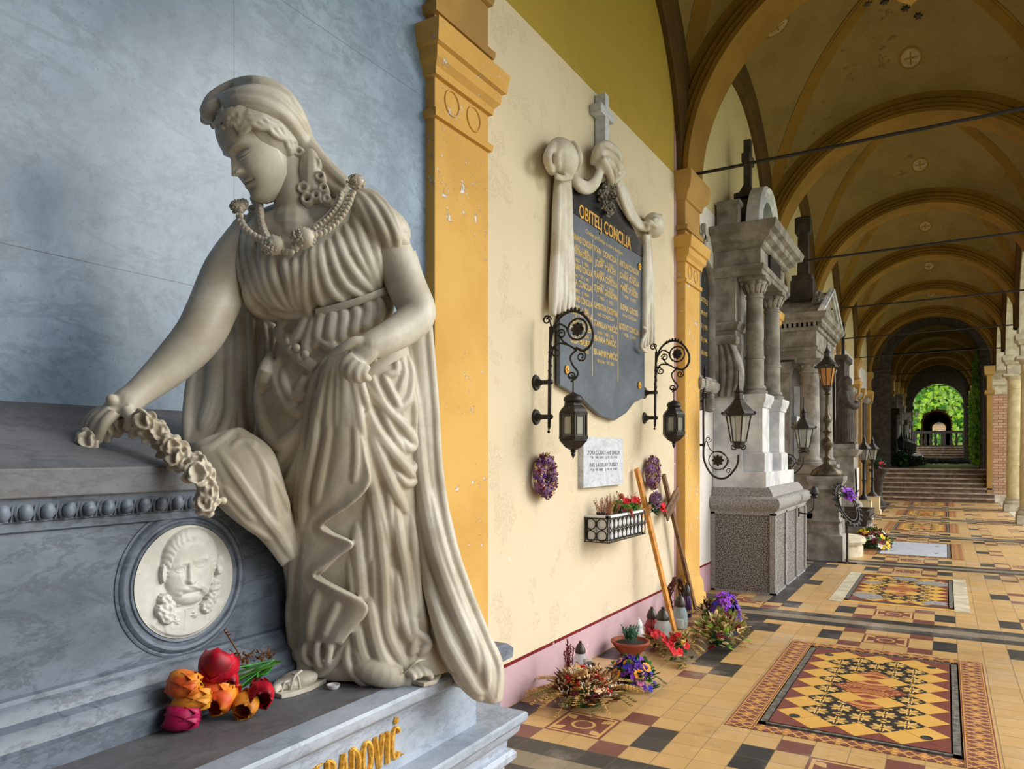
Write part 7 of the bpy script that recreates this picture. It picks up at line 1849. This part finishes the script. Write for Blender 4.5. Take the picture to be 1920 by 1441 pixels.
# two lamps on posts, stone vase with flowers
for k_, (u, v, yy, lab) in enumerate(((1620, 940, 18.9, 'front one of two black lantern posts on stone blocks before the stairs'), (1636, 930, 20.6, 'rear one of two black lantern posts on stone blocks before the stairs'))):
    x_ = BR(u, v, yy).x; t = empty('lantern_post', (x_, yy, 0), lab, 'lamp', 'lantern posts on stone blocks')
    mb = MB(); mb.rect(-.16, .16, -.16, .16, [(0, .03), (.1, .03), (.12, 0), (.42, 0), (.44, .02)]); mb.build('stone_block', M['col_stone'], t)
    mb = MB(); mb.lathe([(.44, .14), (.50, .10), (.56, .04), (.8, .03), (.9, .05), (.92, .03), (1.25, .025), (1.3, .05)], n=14); mb.build('iron_post', M['iron'], t, smooth=50); tapered(t, 0, 0, 1.28, s=.95, cross=False)
x_ = BR(1647, 940, 24.0).x
t = empty('stone_urn', (x_, 24.0, 0), 'dark stone urn on a foot at the left end of the stairs', 'urn'); mb = MB(); mb.lathe([(0, .20), (.12, .20), (.18, .13), (.3, .10), (.75, .13), (.95, .20), (1.0, .26), (1.05, .27), (1.06, .2)], n=16); mb.build('urn_body', M['mon_dark'], t, smooth=50)
arrangement((x_, 24.0, 1.06), .24, .24, .2, 'red and green flowers filling the dark stone urn', 800, [('urn_leaves', 'dgreen', 60, .12, .04)], [('urn_red_flowers', 'red', 14, .07, 6), ('urn_white_flowers', 'pink', 6, .05, 6)], (), cat='flowers', name='urn_flowers', group=None)

# ================================================================ UPPER GALLERY AND BEYOND
random.seed(17)
for k_, (yy, w_, hh_, mt, lab) in enumerate(((34.6, .5, 2.6, 'mon_dark', 'dark wall monument, first beyond the stairs'), (37.2, .6, 2.2, 'mon_white', 'white wall monument, second beyond the stairs'), (39.4, .45, 3.0, 'mon_grey', 'grey wall monument, third beyond the stairs'), (42.2, .6, 2.4, 'mon_dark', 'dark wall monument, fourth beyond the stairs'), (45.2, .6, 2.0, 'mon_white', 'white wall monument, fifth beyond the stairs'), (48.8, .5, 2.6, 'mon_grey', 'grey wall monument, farthest beyond the stairs'))):
    t = tag(empty('far_monument', (-1.84, yy, UP)), lab, 'monument', 'wall monuments above the stairs'); mb = MB(); mb.rect(-.24, .12, -w_, w_, [(0, .1), (.5, .1), (.55, .0), (hh_*.8, 0), (hh_*.82, .1), (hh_*.9, .12)]); mb.build('monument_body', M[mt], t, smooth=30)
    mb = MB(); mb.prism([(-.2, -w_*1.1, hh_*.9), (-.2, w_*1.1, hh_*.9), (-.2, 0, hh_*1.1)], (.34, 0, 0)); mb.build('monument_gable', M['mon_grey'], t)
    mb = MB(); mb.lathe([(0, .14), (.5, .10), (.6, .14)], (.32, -w_ - .3, 0), 10); mb.lathe([(.6, .02), (.7, .12), (1.0, .14), (1.02, .18), (1.2, .05), (1.4, .01)], (.32, -w_ - .3, 0), 6); mb.build('lamp_pillar', M['iron'], t)
for k_, (xx, yy, lab) in enumerate(((-1.35, 31.2, 'dark green potted shrub at the top of the stairs'), (-1.1, 33.2, 'dark flower mound just beyond the potted shrub'), (-1.0, 36.0, 'low green flower mound before the white wreaths'))):
    arrangement((xx, yy, UP), .35, .5, .5 if k_ == 0 else .28, lab, 900 + k_, [('mound_leaves', 'dgreen', 120, .16, .05)], [('mound_flowers', ['green', 'wine', 'lgreen'][k_], 16, .08, 5)], (), cat='plants', name='flower_mound', group='plant mounds above the stairs')
t = tag(empty('white_wreath_pile', (-1.05, 39.0, UP)), 'pile of white and pale flower wreaths by the left wall above the stairs', 'wreaths'); mb = MB()
for i in range(4): c = Vector((rnd(-.2, .3), rnd(-.8, .8), .22)); mb.tube([c + Vector((.12*math.cos(q), .25*math.cos(q), .22*math.sin(q))) for q in np.linspace(0, 2*PI, 20, endpoint=False)], .08, 8, closed=True)
mb.build('wreath_rings', M['white'], t, smooth=60)
t = tag(empty('black_bundle', (.12, 41.5, UP)), 'long low black rolled bundle lying across the upper floor', 'bundle'); mb = MB(); random.seed(3)
mb.tube([Vector((-.9 + .1*i, rnd(-.05, .05), 0.13 + rnd(-.01, .02))) for i in range(19)], [.12 + rnd(-.02, .01) for i in range(19)], 10); mb.build('rolled_cloth', M['rod'], t, smooth=60)
# balustrade on the terrace
t = empty('balustrade', (0, 56.0, UP + .93), 'dark stone balustrade in front of the ivy covered building', 'balustrade')
mb = MB(); mb.box((-3.2, -.18, .88), (2.6, .18, 1.05)); mb.build('hand_rail', M['mon_dark'], t)
mb = MB(); mb.box((-3.2, -.18, 0), (2.6, .18, .12)); mb.build('foot_rail', M['mon_dark'], t)
for x in (-3.1, -1.75, -.1, 1.1, 2.5): mb = MB(); mb.box((x - .14, -.2, 0), (x + .14, .2, .95)); mb.build('rail_post', M['mon_dark'], t)
bal = [(.12, .07), (.2, .06), (.32, .10), (.42, .09), (.6, .045), (.75, .06), (.88, .07)]
for i in range(19):
    x = -2.85 + i*.29
    if min(abs(x - p) for p in (-3.1, -1.75, -.1, 1.1, 2.5)) < .2: continue
    mb = MB(); mb.lathe(bal, (x, 0, 0), 10); mb.build('baluster', M['mon_dark'], t, smooth=50)

def ivy(name, label, boxes, n, s, mats=('ivy', 'ivyd', 'lgreen'), hole=None, seed=1):
    random.seed(seed); mbs = [MB() for _ in mats]
    for (a, b, nrm) in boxes:
        for i in range(n):
            p = Vector([rnd(a[j], b[j]) for j in range(3)])
            if hole and hole(p): continue
            d = (Vector(nrm) + Vector((rnd(-.7, .7), rnd(-.7, .7), rnd(-.8, .3)))).normalized(); o1 = d.orthogonal().normalized(); o2 = d.cross(o1); r = s*rnd(.6, 1.3); q0 = rnd(0, 6)
            pts = [p + (o1*math.cos(q0 + q*PI/3) + o2*math.sin(q0 + q*PI/3))*r*(1 if q % 2 == 0 else .6) + d*(.1*r if q % 2 else 0) for q in range(6)]
            random.choice(mbs).add(pts, [(0, 1, 2, 3, 4, 5)])
    big = MB(); 
    for k, m_ in enumerate(mbs): big.add(m_.v, m_.f, k)
    return tag(big.build(name, [M[q] for q in mats]), label, 'ivy', kind='stuff')
# second building with a tunnel-like arcade
yb = 66.0; zc_ = 3.55
def hole(p): return (abs(p.x + .55) < 1.12 and p.z < 3.85) or ((p.x + .55)**2 + (p.z - 3.85)**2 < 1.12**2)
t = empty('far_building', (-.55, yb, 0), 'far gallery building with an arched tunnel, covered with ivy', 'building')
mb = MB(); N_ = 24; zt = 9.5
arc = [(-1.15, UP - .5)] + [(-1.15*math.cos(q), 3.85 + 1.15*math.sin(q)) for q in np.linspace(0, PI, N_)] + [(1.15, UP - .5)]
for yy in (0,):
    vs = []; fs = []
    for x, z in arc: vs += [(x, yy, z), (x*5 if abs(x) > .01 else 0, yy, zt if abs(x) < 1.149 else z), (x, yy + .6, z)]
    for i in range(len(arc) - 1): a_ = 3*i; b_ = a_ + 3; fs += [(a_, b_, b_ + 1, a_ + 1), (a_, a_ + 2, b_ + 2, b_)]
    mb.add(vs, fs)
mb.box((-8, -.05, zt - .5), (8, .5, zt + .5)); mb.box((-8, 0, UP - .5), (-1.15, .6, 3.85)); mb.box((1.15, 0, UP - .5), (8, .6, 3.85)); mb.box((-8, 0, 3.8), (-5.7, .6, zt)); mb.box((5.7, 0, 3.8), (8, .6, zt)); mb.build('facade', M['stone_pale'], t)
mb = MB(); mb.loft([[(x, .5, z) for x, z in arc], [(x, 24, z) for x, z in arc]], close=False, cap=False); mb.build('tunnel_vault', M['ochre_dark'], t)
mb = MB(); mb.box((-1.15, .0, UP - .5), (1.15, 24, UP + .85)); mb.build('tunnel_floor', M['mon_grey'], t)
for i in range(6):
    ri = .95 - .02*i
    mb = MB(); rings = [[(-r*math.cos(q), 1 + i*4 + d, 3.85 + r*math.sin(q)) for d, r in ((0, ri), (.5, ri), (.5, 1.15), (0, 1.15))] for q in np.linspace(0, PI, 17)]; mb.loft(rings); mb.box((-1.15, 1 + i*4, UP), (-ri, 1.5 + i*4, 3.86)); mb.box((ri, 1 + i*4, UP), (1.15, 1.5 + i*4, 3.86)); mb.build('tunnel_arch', M['rib_dark'], t, smooth=30)
mb = MB(); arc = [(-.62, UP - .5)] + [(-.62*math.cos(q), 4.15 + .62*math.sin(q)) for q in np.linspace(0, PI, 16)] + [(.62, UP - .5)]; vs = []; fs = []
for x, z in arc: vs += [(x, 24, z), (x*2, 24, 5.3 if abs(x) < .61 else z)]
for i in range(len(arc) - 1): a_ = 2*i; fs.append((a_, a_ + 2, a_ + 3, a_ + 1))
mb.add(vs, fs); mb.box((-1.25, 24, UP), (-.6, 24.3, 4.2)); mb.box((.6, 24, UP), (1.25, 24.3, 4.2)); mb.build('end_wall', M['mon_dark'], t)
ivy('ivy', 'bright green ivy covering the far building around its arch', [((-8, yb - .5, UP + .3), (7.5, yb - .05, 9.6), (0, -1, .2))], 9000, .22, hole=hole, seed=4)
# what shows at the end of the tunnel: brick gate with a bush
t = empty('end_gate', (-.5, 104, -.07), 'pale brick gate house with an arch seen at the very end of the tunnel', 'building')
mb = MB(); arc2 = [(-.8, 0)] + [(-.8*math.cos(q), 3.5 + .8*math.sin(q)) for q in np.linspace(0, PI, 16)] + [(.8, 0)]
vs = []; fs = []
for x, z in arc2: vs += [(x, 0, z), (x*3, 0, 5.4 if abs(x) < .79 else z)]
for i in range(len(arc2) - 1): a_ = 2*i; fs.append((a_, a_ + 2, a_ + 3, a_ + 1))
mb.add(vs, fs); mb.box((-3.3, 0, 0), (-.8, .5, 3.5)); mb.box((.8, 0, 0), (3.3, .5, 3.5)); mb.build('brick_front', M['brick'], t)
mb = MB(); mb.tube([Vector((x, -.1, z)) for x, z in arc2], .12, 6); mb.build('white_arch_trim', M['mon_white'], t); mb = MB(); mb.box((-3.6, -.2, 5.2), (3.6, .6, 5.8)); mb.build('grey_eaves', M['slate'], t)
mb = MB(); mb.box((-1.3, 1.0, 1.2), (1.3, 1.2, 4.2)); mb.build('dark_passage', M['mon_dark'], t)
ivy('bush', 'round green bush in front of the pale gate house at the end of the tunnel', [((-1.4, 97, -.07), (.5, 98.5, 4.1), (0, -1, .4))], 1100, .16, ('green', 'lgreen'), seed=9)
ivy('hanging_ivy', 'dense green ivy hanging outside the upper gallery on the open side', [((1.12, 34, UP), (1.28, 47, 4.6), (-1, -.8, 0)), ((1.12, 34, 4.4), (1.28, 40, 5.6), (-1, -.8, 0))], 2600, .12, seed=12)
ivy('garden_trees', 'bright green garden foliage outside beyond the upper gallery', [((6, 36, 0), (14, 60, 9), (-1, -1, .2)), ((-14, 75, 2), (-8, 80, 12), (0, -1, 0)), ((8, 75, 2), (14, 80, 12), (0, -1, 0))], 1800, .5, seed=13)
